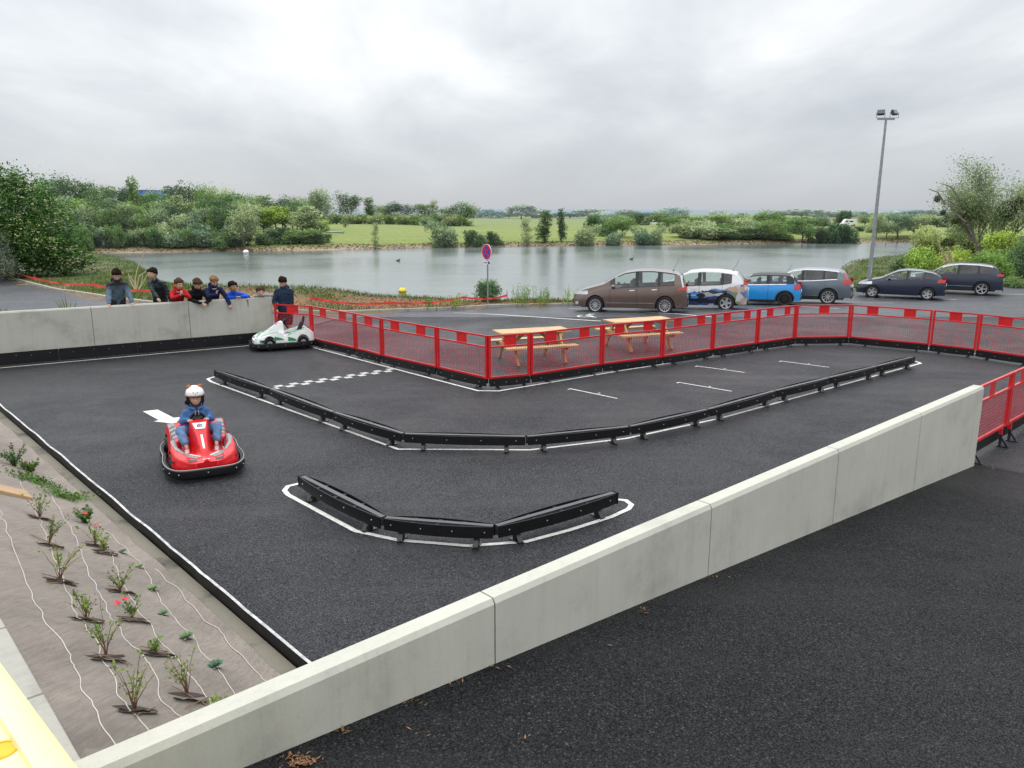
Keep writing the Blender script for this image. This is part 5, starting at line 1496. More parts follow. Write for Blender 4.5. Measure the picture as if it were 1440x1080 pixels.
def smooth_tab(tab, x, w=.05):
    return (interp(tab, x - w) + 2 * interp(tab, x) + interp(tab, x + w)) / 4
def car(name, label, loc, rz, P_, group='cars parked beside the lake'):
    """profile runs from nose (x=0) to tail (x=L); placed with the nose towards local -X, +Y far side"""
    L, W = P_['L'], P_['W']; top = P_['top']; belt = P_['belt']; sill = P_.get('sill', .20); wr = P_.get('wr', .31); fx, rx = P_['axles']
    t = thing(name, label, 'car', loc, rz, group)
    x_off = -rx     # origin under the rear axle
    plan = [(0, .60), (.04, .74), (.12, .84), (.28, .92), (.6, .975), (1.0, 1.0), (L - 1.0, 1.0), (L - .5, .975), (L - .2, .92), (L - .07, .85), (L, .76)]
    hw0 = W / 2; wsx0, wsx1 = P_['screen']; rwx0, rwx1 = P_['rear']; roofhw = P_.get('roofw', .80)
    def arch(x):
        z = sill + (.04 if x < .35 or x > L - .35 else 0)
        for a in (fx, rx):
            r = wr + .055
            if abs(x - a) < r: z = max(z, wr + math.sqrt(r * r - (x - a) ** 2))
        return z
    def TZ(x): return smooth_tab(top, x, .04)
    def BZ(x): return min(smooth_tab(belt, x), TZ(x) - .0)
    def hw(x, z):
        p = smooth_tab(plan, x, .03) * hw0; b = smooth_tab(belt, x); tz = TZ(x)
        if z <= b:
            u = (z - .2) / max(b - .2, .1)
            return p * (.945 + .055 * math.sin(math.pi * min(1, max(0, u * .85 + .12))) - .02 * max(0, u - .75) * 4 * .5)
        u = (z - b) / max(P_['roofz'] - b, .05)
        return p * (.935 - (.935 - roofhw) * u)
    xs = sorted(set([0, .02, .05, .09, .15, .22, .3, L - .3, L - .2, L - .12, L - .06, L - .02, L] + [round(.4 + i * (L - .8) / 44, 3) for i in range(45)] + [a + (wr + .055) * k for a in (fx, rx) for k in (-1, -.985, -.9, -.75, -.5, -.25, 0, .25, .5, .75, .9, .985, 1)] + [w for win in P_['wins'] for w in win[:2]]))
    xs = [x for x in xs if 0 <= x <= L]
    NL, NU, NR = 8, 6, 6
    def column(x):
        b0 = arch(x); bz = BZ(x); tz = TZ(x); col = []
        if bz < b0 + .02: bz = b0 + .02
        for i in range(NL + 1): z = b0 + (bz - b0) * i / NL; col.append((hw(x, z), z))
        ez = max(bz + .001, tz - .045 * min(1, (tz - bz) / .2))
        for i in range(1, NU + 1): z = bz + (ez - bz) * i / NU; col.append((hw(x, z), z))
        e = col[-1][0]
        for i in range(1, NR + 1):
            u = i / NR; col.append((e * (1 - u), ez + (tz - ez + .012) * math.sin(u * math.pi / 2) ** .75))
        return col
    cols = [column(x) for x in xs]; nc = len(cols[0])
    parts = {}
    def put(key, quad):
        mb = parts.setdefault(key, MB()); mb.add(quad, [tuple(range(len(quad)))])
    def cls(xm, k, s):
        if k < NL: return 'body'
        if k < NL + NU:
            z_ok = NL + 0 <= k < NL + NU - 0
            if TZ(xm) - BZ(xm) < .10: return 'body'
            for wi, (a, b, kind) in enumerate(P_['wins']):
                if a <= xm <= b: return 'body' if k == NL + NU - 1 and False else ('side_window', wi, s)
            return 'pillar_%d_%d' % (s, sum(1 for w_ in P_['wins'] if xm > w_[0])) if P_['wins'][0][0] < xm < P_['wins'][-1][1] + P_.get('backp', 0) else 'body'
        if wsx0 + .03 < xm < wsx1 and k > NL + NU: return 'windscreen'
        if rwx0 < xm < rwx1 and k > NL + NU: return 'rear_window'
        return 'roofk' if xm > wsx0 and xm < rwx1 + .05 else 'body'
    for i in range(len(xs) - 1):
        xm = (xs[i] + xs[i + 1]) / 2
        for k in range(nc - 1):
            for s in (-1, 1):
                a = cols[i][k]; b = cols[i][k + 1]; c = cols[i + 1][k + 1]; d = cols[i + 1][k]
                q = [Vector((xs[i] + x_off, s * a[0], a[1])), Vector((xs[i] + x_off, s * b[0], b[1])), Vector((xs[i + 1] + x_off, s * c[0], c[1])), Vector((xs[i + 1] + x_off, s * d[0], d[1]))]
                if s > 0: q.reverse()
                put(cls(xm, k, s), q)
    for idx, rev in ((0, 0), (-1, 1)):
        c = cols[idx]; x = xs[idx] + x_off
        ring = [Vector((x, -y, z)) for y, z in c] + [Vector((x, y, z)) for y, z in reversed(c[:-1])]
        if rev: ring.reverse()
        cen = sum(ring, Vector()) / len(ring); cen.x += -.05 if idx == 0 else .03
        for a, b in zip(ring, ring[1:] + ring[:1]): put('body', [a, b, cen])
    import bmesh
    def fin(key, nm, mat, parent, inset=0):
        me = parts[key].mesh(nm); bm = bmesh.new(); bm.from_mesh(me); bmesh.ops.remove_doubles(bm, verts=bm.verts, dist=1e-4); bm.to_mesh(me); bm.free()
        for m in (mat if isinstance(mat, list) else [mat]): me.materials.append(m)
        me.polygons.foreach_set('use_smooth', [True] * len(me.polygons)); me.set_sharp_from_angle(angle=R(32))
        return obj(nm, me, t)
    body = fin('body', 'body', P_['paint'], t)
    if 'roofk' in parts: fin('roofk', 'roof', P_.get('roofpaint', P_['paint']), t)
    for key in [k for k in parts if isinstance(k, str) and k.startswith('pillar')]: fin(key, 'pillar', M['trim'], t)
    for key in [k for k in parts if isinstance(k, tuple)]:
        fin(key, 'side_window', M['glasst'] if P_['wins'][key[1]][2] == 't' else M['glass'], t)
    for k in ('windscreen', 'rear_window'):
        if k in parts: fin(k, k, M['glass'] if k == 'windscreen' else P_.get('rearglass', M['glass']), t)
    # painted frame above and bright line below the windows
    def patch(nm, x0, x1, f0, f1, mat, off=.006, nx=14, nz=3, sides=(-1, 1), par=None, x1b=None, x0b=None):
        for s in sides:
            rows = []
            for i in range(nx + 1):
                u = i / nx; row = []
                for j in range(nz + 1):
                    v = j / nz; xa = x0 + ((x0b if x0b is not None else x0) - x0) * v; xb = x1 + ((x1b if x1b is not None else x1) - x1) * v
                    x = xa + (xb - xa) * u; z = f0(x) + (f1(x) - f0(x)) * v
                    row.append(Vector((x + x_off, s * (hw(x, z) + off), z)))
                rows.append(row)
            mb = MB(); mb.grid(rows); mb.build(nm, mat, par or body, smooth=True, sharp=0)
    w0 = P_['wins'][0][0]; w1 = P_['wins'][-1][1]
    patch('window_line', w0 + .06, w1, lambda x: BZ(x) - .012, lambda x: BZ(x) + .014, P_.get('beltm', M['trim']), .008, 30, 1)
    patch('roof_rail', w0 + .3, w1 + .05, lambda x: TZ(x) - .085, lambda x: TZ(x) - .045, P_.get('railm', P_['paint']), .010, 30, 1)
    if P_.get('clad'): patch('sill_trim', fx + wr + .06, rx - wr - .06, lambda x: sill + .005, lambda x: sill + P_['clad'], P_.get('cladm', M['trim']), .010, 10, 2)
    if P_.get('strip'): patch('door_strip', fx + wr + .12, rx - wr - .1, lambda x: P_['strip'], lambda x: P_['strip'] + .022, M['chrome'], .014, 10, 1)
    # door cut lines and handles
    for x in P_['seams']:
        patch('door_seam', x - .006, x + .006, lambda x: arch(x) + .03, lambda x: BZ(x) - .015, M['trim'], .003, 1, 8)
    for x in P_['handles']:
        patch('door_handle', x - .10, x + .10, lambda x: BZ(x) - .135, lambda x: BZ(x) - .105, P_.get('handlem', P_['paint']), .028, 4, 1)
    # lamps
    tl = P_['tail']; patch('tail_light', tl[0], L - .015, lambda x: tl[1], lambda x: tl[2], M['tail'], .012, 8, 4, x0b=tl[3] if len(tl) > 3 else None)
    if len(tl) > 4: patch('tail_light', tl[4], tl[5], lambda x: tl[2] - .02, lambda x: tl[6], M['lamp'] if P_.get('cleartail') else M['tail'], .012, 6, 5, x0b=tl[4] - .10, x1b=tl[5] - .13)
    hl = P_['head']; patch('headlight', .03, hl[0], lambda x: hl[1] + .04 * x, lambda x: min(hl[2] + .10 * x, TZ(x) - .03), M['lamp'], .008, 10, 3)
    if P_.get('fog'): patch('fog_light', .10, .24, lambda x: .33, lambda x: .44, M['lamp'], .01, 4, 3)
    # nose: grille, plate
    mb = MB(); mb.box((x_off - .035, 0, .42), (.03, W * .5, .16)); mb.build('grille', M['trim'], body)
    mb = MB(); mb.box((x_off - .062, 0, .40), (.012, .52, .11)); mb.build('number_plate', M['plate'], body)
    mb = MB(); mb.box((L + x_off + .02, 0, P_.get('pz', .55)), (.012, .52, .11)); mb.build('number_plate', M['plate'], body)
    mb = MB(); mb.box((L + x_off - .0, 0, .33), (.07, W * .66, .14)); mb.build('rear_bumper_trim', M['trim'], body, bevel=.02)
    for s in (-1, 1):   # mirrors
        x = w0 + .13; z = BZ(x) + .06; mb = MB(); y = s * (hw(x, z) + .10)
        mb.ell((x + x_off, y, z), (.075, .105, .07), n=14, m=10); mb.bar((x + x_off, s * (hw(x, z) - .02), z - .03), (x + x_off, y, z - .03), .05, .03); mb.build('mirror', P_.get('mirror', P_['paint']), t, smooth=True)
    # cabin: floor, seats, wheel
    mb = MB(); x0 = wsx0 + .15; x1 = rwx1 - .25
    mb.box(((x0 + x1) / 2 + x_off, 0, .42), (x1 - x0, W * .80, .25))
    mb.box((wsx0 + .42 + x_off, 0, BZ(wsx0 + .5) - .12), (.5, W * .76, .2)); mb.build('dashboard', M['interior'], t)
    for xr in P_['seats']:
        for s in (-1, 1):
            mb = MB(); y = s * W * .20; mb.limb([(xr + x_off, y, .62), (xr + .45 + x_off - .0, y, .62)], [.2, .18], 10); mb.limb([(xr + .46 + x_off, y, .62), (xr + .60 + x_off, y, BZ(xr) + .10)], [(.09, .22), (.07, .18)], 10, ax=(1, 0, 0)); mb.limb([(xr + .60 + x_off, y - .08, BZ(xr) + .20), (xr + .60 + x_off, y + .08, BZ(xr) + .20)], [.07, .07], 10); mb.build('seat', M['interior'], t, smooth=True)
    mb = MB(); mb.lathe([(.18 + .015 * math.cos(R(a)), .015 * math.sin(R(a))) for a in range(0, 360, 60)], 20, Matrix.Translation((wsx0 + .78 + x_off, -W * .2, BZ(wsx0 + .8) + .0)) @ Matrix.Rotation(R(-65), 4, 'Y'), closed=True); mb.build('steering_wheel', M['interior'], t)
    # dark wheel wells and underside
    mb = MB(); mb.box((L / 2 + x_off, 0, .30), (L * .86, W * .70, .18))
    for a in (fx, rx): mb.box((a + x_off, 0, wr + .12), (wr * 2 + .08, W * .72, wr * 1.5))
    mb.build('underbody', M['interior'], t)
    for a in (fx, rx):
        for s in (-1, 1):
            Mx = Matrix.Translation((a + x_off, s * (hw0 - .115), wr)) @ Matrix.Rotation(R(90), 4, 'X')
            if s < 0: pass
            else: Mx = Mx @ Matrix.Rotation(R(180), 4, 'X')
            mb = MB(); rt = wr * P_.get('rimf', .66)
            mb.lathe([(rt, -.10), (wr - .02, -.105), (wr, -.08), (wr, .08), (wr - .02, .105), (rt, .10)], 32, Mx); wh = mb.build('wheel', M['rubber'], t, smooth=True)
            mb = MB(); mb.lathe([(0, .05), (rt * .9, .02), (rt * .95, .0)], 28, Mx, mi=1)
            mb.lathe([(rt * .90, .06), (rt * .90, .098), (rt + .004, .104), (rt + .004, .07)], 28, Mx, mi=0); mb.lathe([(0, .092), (rt * .2, .088), (rt * .22, .05)], 14, Mx, mi=0)
            ns = P_.get('spokes', 10)
            for q in range(ns):
                an = 2 * math.pi * q / ns; ca_, sa_ = math.cos(an), math.sin(an); w_ = P_.get('spw', .028)
                mb.bar(Mx @ Vector((rt * .12 * ca_, rt * .12 * sa_, .082)), Mx @ Vector((rt * .93 * ca_, rt * .93 * sa_, .092)), w_, .02, up=Mx.to_3x3() @ Vector((0, 0, 1)), mi=0)
            mb.build('rim', [P_.get('rim', M['alloy']), M['blackrim']], wh)
    if P_.get('antenna'):
        mb = MB(); x = P_['antenna']; z = TZ(x) + .01; mb.ell((x + x_off, 0, z), (.04, .025, .03), n=8, m=6); mb.tube([(x + x_off, 0, z), (x + x_off + .22, 0, z + .42)], .006, 5); mb.build('antenna', M['trim'], t)
    if P_.get('arches'):
        for a in (fx, rx):
            for s in (-1, 1):
                mb = MB(); rows = []
                for k in range(19):
                    an = math.pi * k / 18; row = []
                    for rr_ in (wr + .05, wr + .105):
                        x = a - rr_ * math.cos(an); z = wr + rr_ * math.sin(an); row.append(Vector((x + x_off, s * (hw(x, max(z, .22)) + .008), max(z, sill))))
                    rows.append(row)
                mb.grid(rows); mb.build('arch_trim', M['trim'], body, smooth=True, sharp=0)
    return t
def spot(px, py): return GH(px, py, lambda a, b: hp(a, b) + .005)
MPV = dict(L=4.56, W=1.85, roofz=1.62, sill=.22, wr=.325, axles=(.93, 3.70), roofw=.74,
    top=[(0, .66), (.05, .74), (.15, .82), (.45, .93), (.95, 1.06), (1.25, 1.14), (1.75, 1.42), (2.1, 1.56), (2.6, 1.63), (3.2, 1.635), (3.8, 1.58), (4.15, 1.52), (4.3, 1.42), (4.42, 1.15), (4.48, .95), (4.54, .75), (4.56, .50)],
    belt=[(0, .60), (.9, .86), (1.25, .94), (2.4, 1.00), (3.4, 1.04), (4.1, 1.10), (4.56, 1.12)], screen=(1.2, 2.05), rear=(4.17, 4.44),
    wins=[(1.52, 2.52, 'c'), (2.66, 3.40, 'c'), (3.50, 4.05, 'c')], seams=(1.52, 2.59, 3.46), handles=(2.40, 3.28), seats=(1.75, 2.75), tail=(4.13, .90, 1.02, 4.28, 4.36, 4.44, 1.42), head=(.62, .70, .80), fog=True, antenna=3.95, spokes=12, rimf=.68, pz=.80)
def P(base, **k): d = dict(base); d.update(k); return d
w_r = spot(934.7, 440); w_f = spot(834.8, 436.3)
hd = (w_f - w_r); hd.z = 0; bl = hd.length; hd.normalize()
CRZ = R(-14)       # local -X is the nose
def place(px, py, W, rz):
    """near rear wheel at the picture point -> origin under the middle of the rear axle"""
    p = spot(px, py); side = Vector((-math.sin(rz), math.cos(rz), 0)) * (W / 2 - .11)
    q = p + side; q.z = hp(q.x, q.y) + .005; return q
def put_car(name, label, px, py, rz, P_):
    q = place(px, py, P_['W'], rz); t = car(name, label, q, rz, P_)
    # follow the fall of the parking
    ax_ = Vector((math.cos(rz), math.sin(rz))); a = q.xy - ax_ * 2.6; dz = hp(q.x, q.y) - hp(a.x, a.y)
    t.rotation_euler = (0, -math.atan2(dz, 2.6), rz)
    return t
brown = put_car('people_carrier', 'brown people carrier, leftmost of the parked cars', 934.7, 440, CRZ, P(MPV, paint=paintm('brown_car_paint', (.14, .095, .078), .4), cleartail=True, railm=M['trim'], strip=.40, handlem=M['chrome']))
brown.scale = (.94, 1, 1)
SC = dict(L=4.36, W=1.84, roofz=1.60, sill=.22, wr=.325, axles=(.90, 3.58), roofw=.74,
    top=[(0, .66), (.05, .74), (.15, .82), (.45, .93), (.95, 1.06), (1.25, 1.14), (1.75, 1.42), (2.1, 1.56), (2.6, 1.61), (3.2, 1.60), (3.7, 1.54), (3.95, 1.48), (4.12, 1.30), (4.24, 1.05), (4.32, .75), (4.36, .5)],
    belt=[(0, .60), (.9, .86), (1.25, .94), (2.4, 1.00), (3.4, 1.04), (3.8, 1.12), (4.36, 1.12)], screen=(1.2, 2.05), rear=(3.97, 4.26),
    wins=[(1.52, 2.46, 'c'), (2.60, 3.36, 'c'), (3.48, 3.78, 't')], seams=(1.52, 2.53, 3.42), handles=(2.36, 3.24), seats=(1.75, 2.75), tail=(4.20, 1.02, 1.14, 4.24), head=(.62, .70, .80), antenna=3.75, spokes=5, spw=.085, rimf=.66, pz=.8)
put_car('people_carrier', 'white people carrier with printed blue and black picture wrap', 1020.4, 435.6, R(-20), P(SC, paint=wrap_mat(), railm=M['white'], roofpaint=paintm('white_car_paint', (.66, .66, .67), 0)))
MINI = dict(L=3.84, W=1.73, roofz=1.41, sill=.20, wr=.305, axles=(.72, 3.21), roofw=.80,
    top=[(0, .62), (.04, .74), (.12, .84), (.4, .93), (.95, 1.00), (1.22, 1.04), (1.6, 1.28), (1.8, 1.37), (2.2, 1.41), (2.9, 1.40), (3.35, 1.37), (3.5, 1.30), (3.62, 1.08), (3.70, .92), (3.80, .80), (3.84, .50)],
    belt=[(0, .58), (.7, .86), (1.2, .92), (3.0, .96), (3.84, .98)], screen=(1.15, 1.78), rear=(3.40, 3.64),
    wins=[(1.42, 2.42, 'c'), (2.56, 3.25, 'c')], seams=(1.36, 2.50), handles=(2.30,), seats=(1.45, 2.35), tail=(3.60, .72, .96, 3.56), head=(.40, .68, .84), antenna=3.2, spokes=10, rimf=.70, arches=True, clad=.10, pz=.62, backp=.32)
put_car('hatchback', 'small bright blue three-door hatchback with black roof', 1103, 429.5, R(-22), P(MINI, paint=paintm('bright_blue_paint', (.01, .27, .68), .1), roofpaint=simple('black_roof_paint', (.02, .02, .022), .5), rim=M['blackrim'], railm=M['trim'], mirror=M['trim'], beltm=M['chrome']))
SUV = dict(L=4.69, W=1.90, roofz=1.66, sill=.27, wr=.365, axles=(.89, 3.75), roofw=.76,
    top=[(0, .75), (.05, .86), (.15, .95), (.5, 1.04), (1.05, 1.10), (1.3, 1.14), (1.8, 1.44), (2.15, 1.58), (2.7, 1.65), (3.5, 1.63), (4.1, 1.56), (4.32, 1.46), (4.48, 1.20), (4.58, 1.02), (4.66, .85), (4.69, .5)],
    belt=[(0, .68), (.9, .98), (1.3, 1.04), (3.0, 1.08), (3.9, 1.14), (4.69, 1.16)], screen=(1.25, 2.1), rear=(4.34, 4.52),
    wins=[(1.55, 2.55, 'c'), (2.68, 3.48, 't'), (3.58, 4.10, 't')], seams=(1.52, 2.62, 3.60), handles=(2.44, 3.40), seats=(1.8, 2.8), tail=(4.32, .92, 1.12, 4.36, 4.42, 4.50, 1.42), head=(.6, .82, .92), spokes=10, spw=.03, rimf=.70, clad=.12, strip=.42, pz=.8)
put_car('suv', 'slate grey SUV with tall red tail lamps', 1164, 427, R(-27), P(SUV, paint=paintm('slate_grey_paint', (.12, .15, .18), .5), railm=M['chrome'], beltm=M['chrome'], antenna=None))
HB = dict(L=4.04, W=1.74, roofz=1.47, sill=.20, wr=.305, axles=(.80, 3.29), roofw=.76,
    top=[(0, .60), (.05, .70), (.15, .77), (.45, .87), (.95, .98), (1.15, 1.03), (1.6, 1.28), (1.9, 1.41), (2.3, 1.47), (2.9, 1.45), (3.4, 1.37), (3.6, 1.30), (3.78, 1.12), (3.88, .95), (3.98, .80), (4.04, .50)],
    belt=[(0, .56), (.8, .82), (1.2, .92), (2.4, .97), (3.2, 1.04), (4.04, 1.06)], screen=(1.1, 1.95), rear=(3.52, 3.82),
    wins=[(1.40, 2.28, 'c'), (2.38, 3.08, 'c'), (3.12, 3.42, 't')], seams=(1.38, 2.33, 3.15), handles=(2.18, 3.02), seats=(1.55, 2.4), tail=(3.66, .86, 1.02, 3.72), head=(.75, .66, .76), spokes=5, spw=.085, rimf=.66, antenna=None, pz=.72)
put_car('hatchback', 'dark navy five-door hatchback seen in front of the dark blue SUV', 1303, 422, R(-30), P(HB, paint=paintm('navy_paint', (.012, .018, .045), .3)))
SUV2 = P(SUV, L=4.64, W=1.84, wr=.35, roofz=1.64)
put_car('suv', 'dark blue SUV with silver roof rails, rightmost of the parked cars', 1379, 415.5, R(-31), P(SUV2, L=4.69, paint=paintm('dark_blue_paint', (.012, .020, .045), .3), railm=M['chrome'], beltm=M['trim'], spokes=5, spw=.05, strip=.46, tail=(4.36, 1.02, 1.12, 4.38)))

# ------------------------------------------------------------------ pole, sign, buoys and other small things
def floodlight():
    X, Y = 18.6, 41.0; z0 = ht(X, Y) if Y > K(X) else hp(X, Y)
    d = ray(1222, 391); X = d.x / d.y * Y
    t = thing('floodlight_pole', 'tall grey floodlight pole with two lamps behind the parked cars', 'lamp post', (X, Y, z0))
    tp = GY(1246, 168, Y); h = tp.z - z0; lx = tp.x - X
    mb = MB(); mb.tube([(0, 0, -.1), (lx * .5, 0, h * .5), (lx, 0, h)], [.11, .085, .055], 14); mb.build('pole', M['galv'], t, smooth=True)
    mb = MB(); mb.bar((lx - .42, -.0, h + .03), (lx + .42, 0, h + .03), .12, .10); mb.build('crossarm', M['galv'], t)
    for s, r in ((-1, -.5), (1, .5)):
        mb = MB(); Rm = Euler((R(-28), 0, r)).to_matrix(); c = Vector((lx + s * .34 + .03, -.05, h + .33)); mb.box(c, (.34, .10, .26), Rm); mb.box(c + Rm @ Vector((0, .08, 0)), (.26, .08, .2), Rm)
        f = mb.build('floodlight', M['darkgrey'], t, bevel=.01)
        mb = MB(); mb.box(c + Rm @ Vector((0, -.065, 0)), (.28, .01, .20), Rm); mb.build('lens', M['glassdark'], f)
        mb = MB(); mb.bar((c.x - .21, c.y, h + .06), (c.x - .21, c.y, h + .33), .03, .02); mb.bar((c.x + .21, c.y, h + .06), (c.x + .21, c.y, h + .33), .03, .02); mb.bar((c.x - .21, c.y, h + .07), (c.x + .21, c.y, h + .07), .03, .02); mb.build('bracket', M['galv'], f)
floodlight()
def sign():
    p = GH(686, 429, ht); X, Y, z0 = p
    t = thing('road_sign', 'round no-stopping sign on a grey post beside the lake', 'sign', (X, Y, z0))
    top = GY(687, 343, Y).z - z0; r = .325; cz = top - r
    mb = MB(); mb.tube([(0, 0, -.2), (0, 0, top - .1)], .032, 12); mb.build('post', M['galv'], t, smooth=True)
    Rz = Matrix.Rotation(R(-52), 4, 'Z'); base = Matrix.Translation((0, 0, 0)) @ Rz
    def disc(nm, r0, r1, y, mat, par):
        mb = MB(); n = 40; vs = []
        for k in range(n):
            a = 2 * math.pi * k / n
            vs += [base @ Vector((r0 * math.cos(a), y, cz + r0 * math.sin(a))), base @ Vector((r1 * math.cos(a), y, cz + r1 * math.sin(a)))]
        fs = [(2 * k, 2 * k + 1, (2 * k + 3) % (2 * n), (2 * k + 2) % (2 * n)) for k in range(n)]
        mb.add(vs, fs); return mb.build(nm, mat, par)
    mb = MB(); Mx = base @ Matrix.Translation((0, -.045, cz)) @ Matrix.Rotation(R(90), 4, 'X'); mb.lathe([(0, -.012), (r, -.012), (r, .006), (0, .006)], 40, Mx)
    pl = mb.build('sign_disc', M['white'], t)
    disc('red_ring', r * .74, r * .955, -.0535, M['signred'], pl); disc('blue_field', 0.001, r * .74, -.0530, M['signblue'], pl)
    for a in (45, 135):
        mb = MB(); d = Vector((math.cos(R(a)), 0, math.sin(R(a)))); c = Vector((0, -.0555, cz)); mb.bar(base @ (c - d * r * .76), base @ (c + d * r * .76), .07 if False else .003, .065, up=base.to_3x3() @ Vector((-d.z, 0, d.x))); mb.build('red_bar', M['signred'], pl)
    mb = MB(); mb.box((0, 0, 0), (.50, .012, .15)); mb.v = [base @ (v + Vector((0, -.045, cz - r - .11))) for v in mb.v]; pp = mb.build('plate', M['white'], t)
    def bit(nm, x0, x1, z0_, z1_, mat):
        mb = MB(); mb.box(((x0 + x1) / 2, 0, (z0_ + z1_) / 2), (x1 - x0, .004, z1_ - z0_)); mb.v = [base @ (v + Vector((0, -.054, cz - r - .11))) for v in mb.v]; mb.build(nm, mat, pp)
    bit('blue_square', .10, .23, -.055, .055, M['signblue'])
    bit('arrow_mark', -.20, -.185, -.045, .045, M['darkgrey']); bit('arrow_mark', -.185, -.16, .03, .045, M['darkgrey']); bit('arrow_mark', -.185, -.16, -.045, -.03, M['darkgrey'])
    for i in range(3): bit('lettering', -.12 + i * .06, -.085 + i * .06, -.03, .03, M['darkgrey'])
M['signred'] = simple('sign_red', (.62, .01, .03), .4); M['signblue'] = simple('sign_blue', (.03, .05, .45), .4)
sign()
def buoy(px, py, r, mat, label):
    p = G(px, py, -2.2); p.z = -2.2; t = thing('buoy', label, 'buoy', p)
    mb = MB(); mb.ell((0, 0, r * .55), (r, r, r)); b = mb.build('float', mat, t, smooth=True)
    mb = MB(); mb.lathe([(r * .98, r * .40), (r * 1.03, r * .42), (r * 1.03, r * .62), (r * .98, r * .64)], 20); mb.build('band', M['darkgrey'], b)
    mb = MB(); mb.tube([(0, 0, r * 1.5), (0, 0, r * 1.7)], r * .12, 8); mb.build('eyelet', M['darkgrey'], b)
buoy(566, 413, .30, simple('yellow_buoy', (.68, .52, .02), .4), 'yellow round buoy floating near the bank')
buoy(346, 357.5, .42, M['white'], 'small white buoy near the far left shore')
def duck(px, py, label):
    p = G(px, py, -2.2); t = thing('duck', label, 'duck', p)
    mb = MB(); mb.limb([(-.22, 0, .05), (0, 0, .08), (.15, 0, .10)], [.05, .12, .09], 10); mb.limb([(.15, 0, .12), (.20, 0, .26)], [.045, .04], 8); mb.ell((.22, 0, .29), (.06, .045, .045)); mb.limb([(.27, 0, .28), (.33, 0, .27)], [.015, .008], 6)
    remeshed(mb, 'body', M['duckb'], t, .02, 2)
M['duckb'] = simple('dark_feathers', (.05, .04, .035), .8)
duck(560, 367, 'dark water bird on the lake left of the round sign'); duck(888, 365, 'dark water bird on the lake above the parked cars')

# stakes and orange-red netting along the grass
def netting(pts, label, w=.11, seg=10):
    P3 = []
    for px, py, dz in pts:
        p = GH(px, py, ht, t0=10); g = Vector((p.x, p.y, ht(p.x, p.y))); P3.append(g)
        s = thing('stake', 'thin steel stake holding the netting at the picture column %s' % '' if False else None, None, g)
        bpy.data.objects.remove(s)
    t = None
    mb = MB(org=P3[0]); rows = []
    for i in range(len(P3) - 1):
        A, B = P3[i], P3[i + 1]
        for j in range(seg + (1 if i == len(P3) - 2 else 0)):
            u = j / seg; q = A.lerp(B, u); sag = .34 - .10 * math.sin(math.pi * u); g = ht(q.x, q.y); z = max(g + .05, A.z * (1 - u) + B.z * u + sag); ww = w * (1 - .25 * math.sin(math.pi * u)) * (1 + .3 * mnoise.noise(Vector((i, j * .7, 0))))
            tw = .05 * mnoise.noise(Vector((i * 3, j * .9, 2)))
            rows.append([Vector((q.x, q.y + tw, z + ww)), Vector((q.x, q.y, z + ww * .5)), Vector((q.x, q.y - tw, z))])
    mb.grid(rows); o = mb.build('barrier_netting', M['net'], loc=P3[0]); tag(o, label, 'barrier netting')
    return P3
def stakes(P3, labels, group):
    for g, l in zip(P3, labels):
        mb = MB(); mb.tube([(0, 0, -.1), (0, 0, .60)], .012, 6); mb.box((0, 0, .42), (.04, .04, .16), mi=1)
        o = mb.build('stake', [M['twig'], M['net']], loc=g); tag(o, l, 'stake', group)
q = netting([(10, 384, 0), (50, 401, 0), (133.5, 413.6, 0), (228, 424, 0)], 'orange red netting strung along the grass behind the left wall')
stakes(q[:3], ['stake at the far left end of the red netting', 'stake of the red netting at the bend of the kerb', 'stake of the red netting just left of the leftmost child'], 'stakes carrying the netting')
q = netting([(438, 434, 0), (548, 436, 0), (652, 434, 0), (713, 431.5, 0)], 'orange red netting sagging along the dry mound beyond the parking', w=.09)
stakes([q[0], q[1], q[3]], ['stake of the netting beside the standing child', 'stake of the netting in the middle of the dry mound', 'stake of the netting just right of the round sign'], 'stakes carrying the netting')
# pale slabs in the grass by the big tree, boulders by the right-hand SUV
for (px, py, sx, sy, l) in [(22, 381, 1.2, .6, 'flat pale slab in the grass under the big flowering bush, left one'), (45, 383, 1.3, .5, 'flat pale slab in the grass under the big flowering bush, right one')]:
    p = GH(px, py, ht, t0=10); mb = MB(); mb.box((0, 0, .05), (sx, sy, .12)); o = mb.build('stone_slab', M['kerb'], loc=p, bevel=.02); tag(o, l, 'slab')
def rock(px, py, r, l, seed):
    p = GH(px, py, ht, t0=10); rr_ = random.Random(seed); off = Vector((seed * 3.1, 0, 0)); mb = MB(); mb.ell((0, 0, r[2] * .5), r, n=20, m=14)
    mb.v = [v * (1 + .28 * mnoise.noise(v * 1.6 + off)) for v in mb.v]; o = mb.build('boulder', M['stone'], loc=p, smooth=True, sharp=28); tag(o, l, 'boulder')
rock(1337, 405, (.85, .5, .42), 'brown boulder just right of the dark blue SUV', 1)
rock(1352, 404, (.5, .4, .30), 'smaller boulder right of the brown boulder', 2)

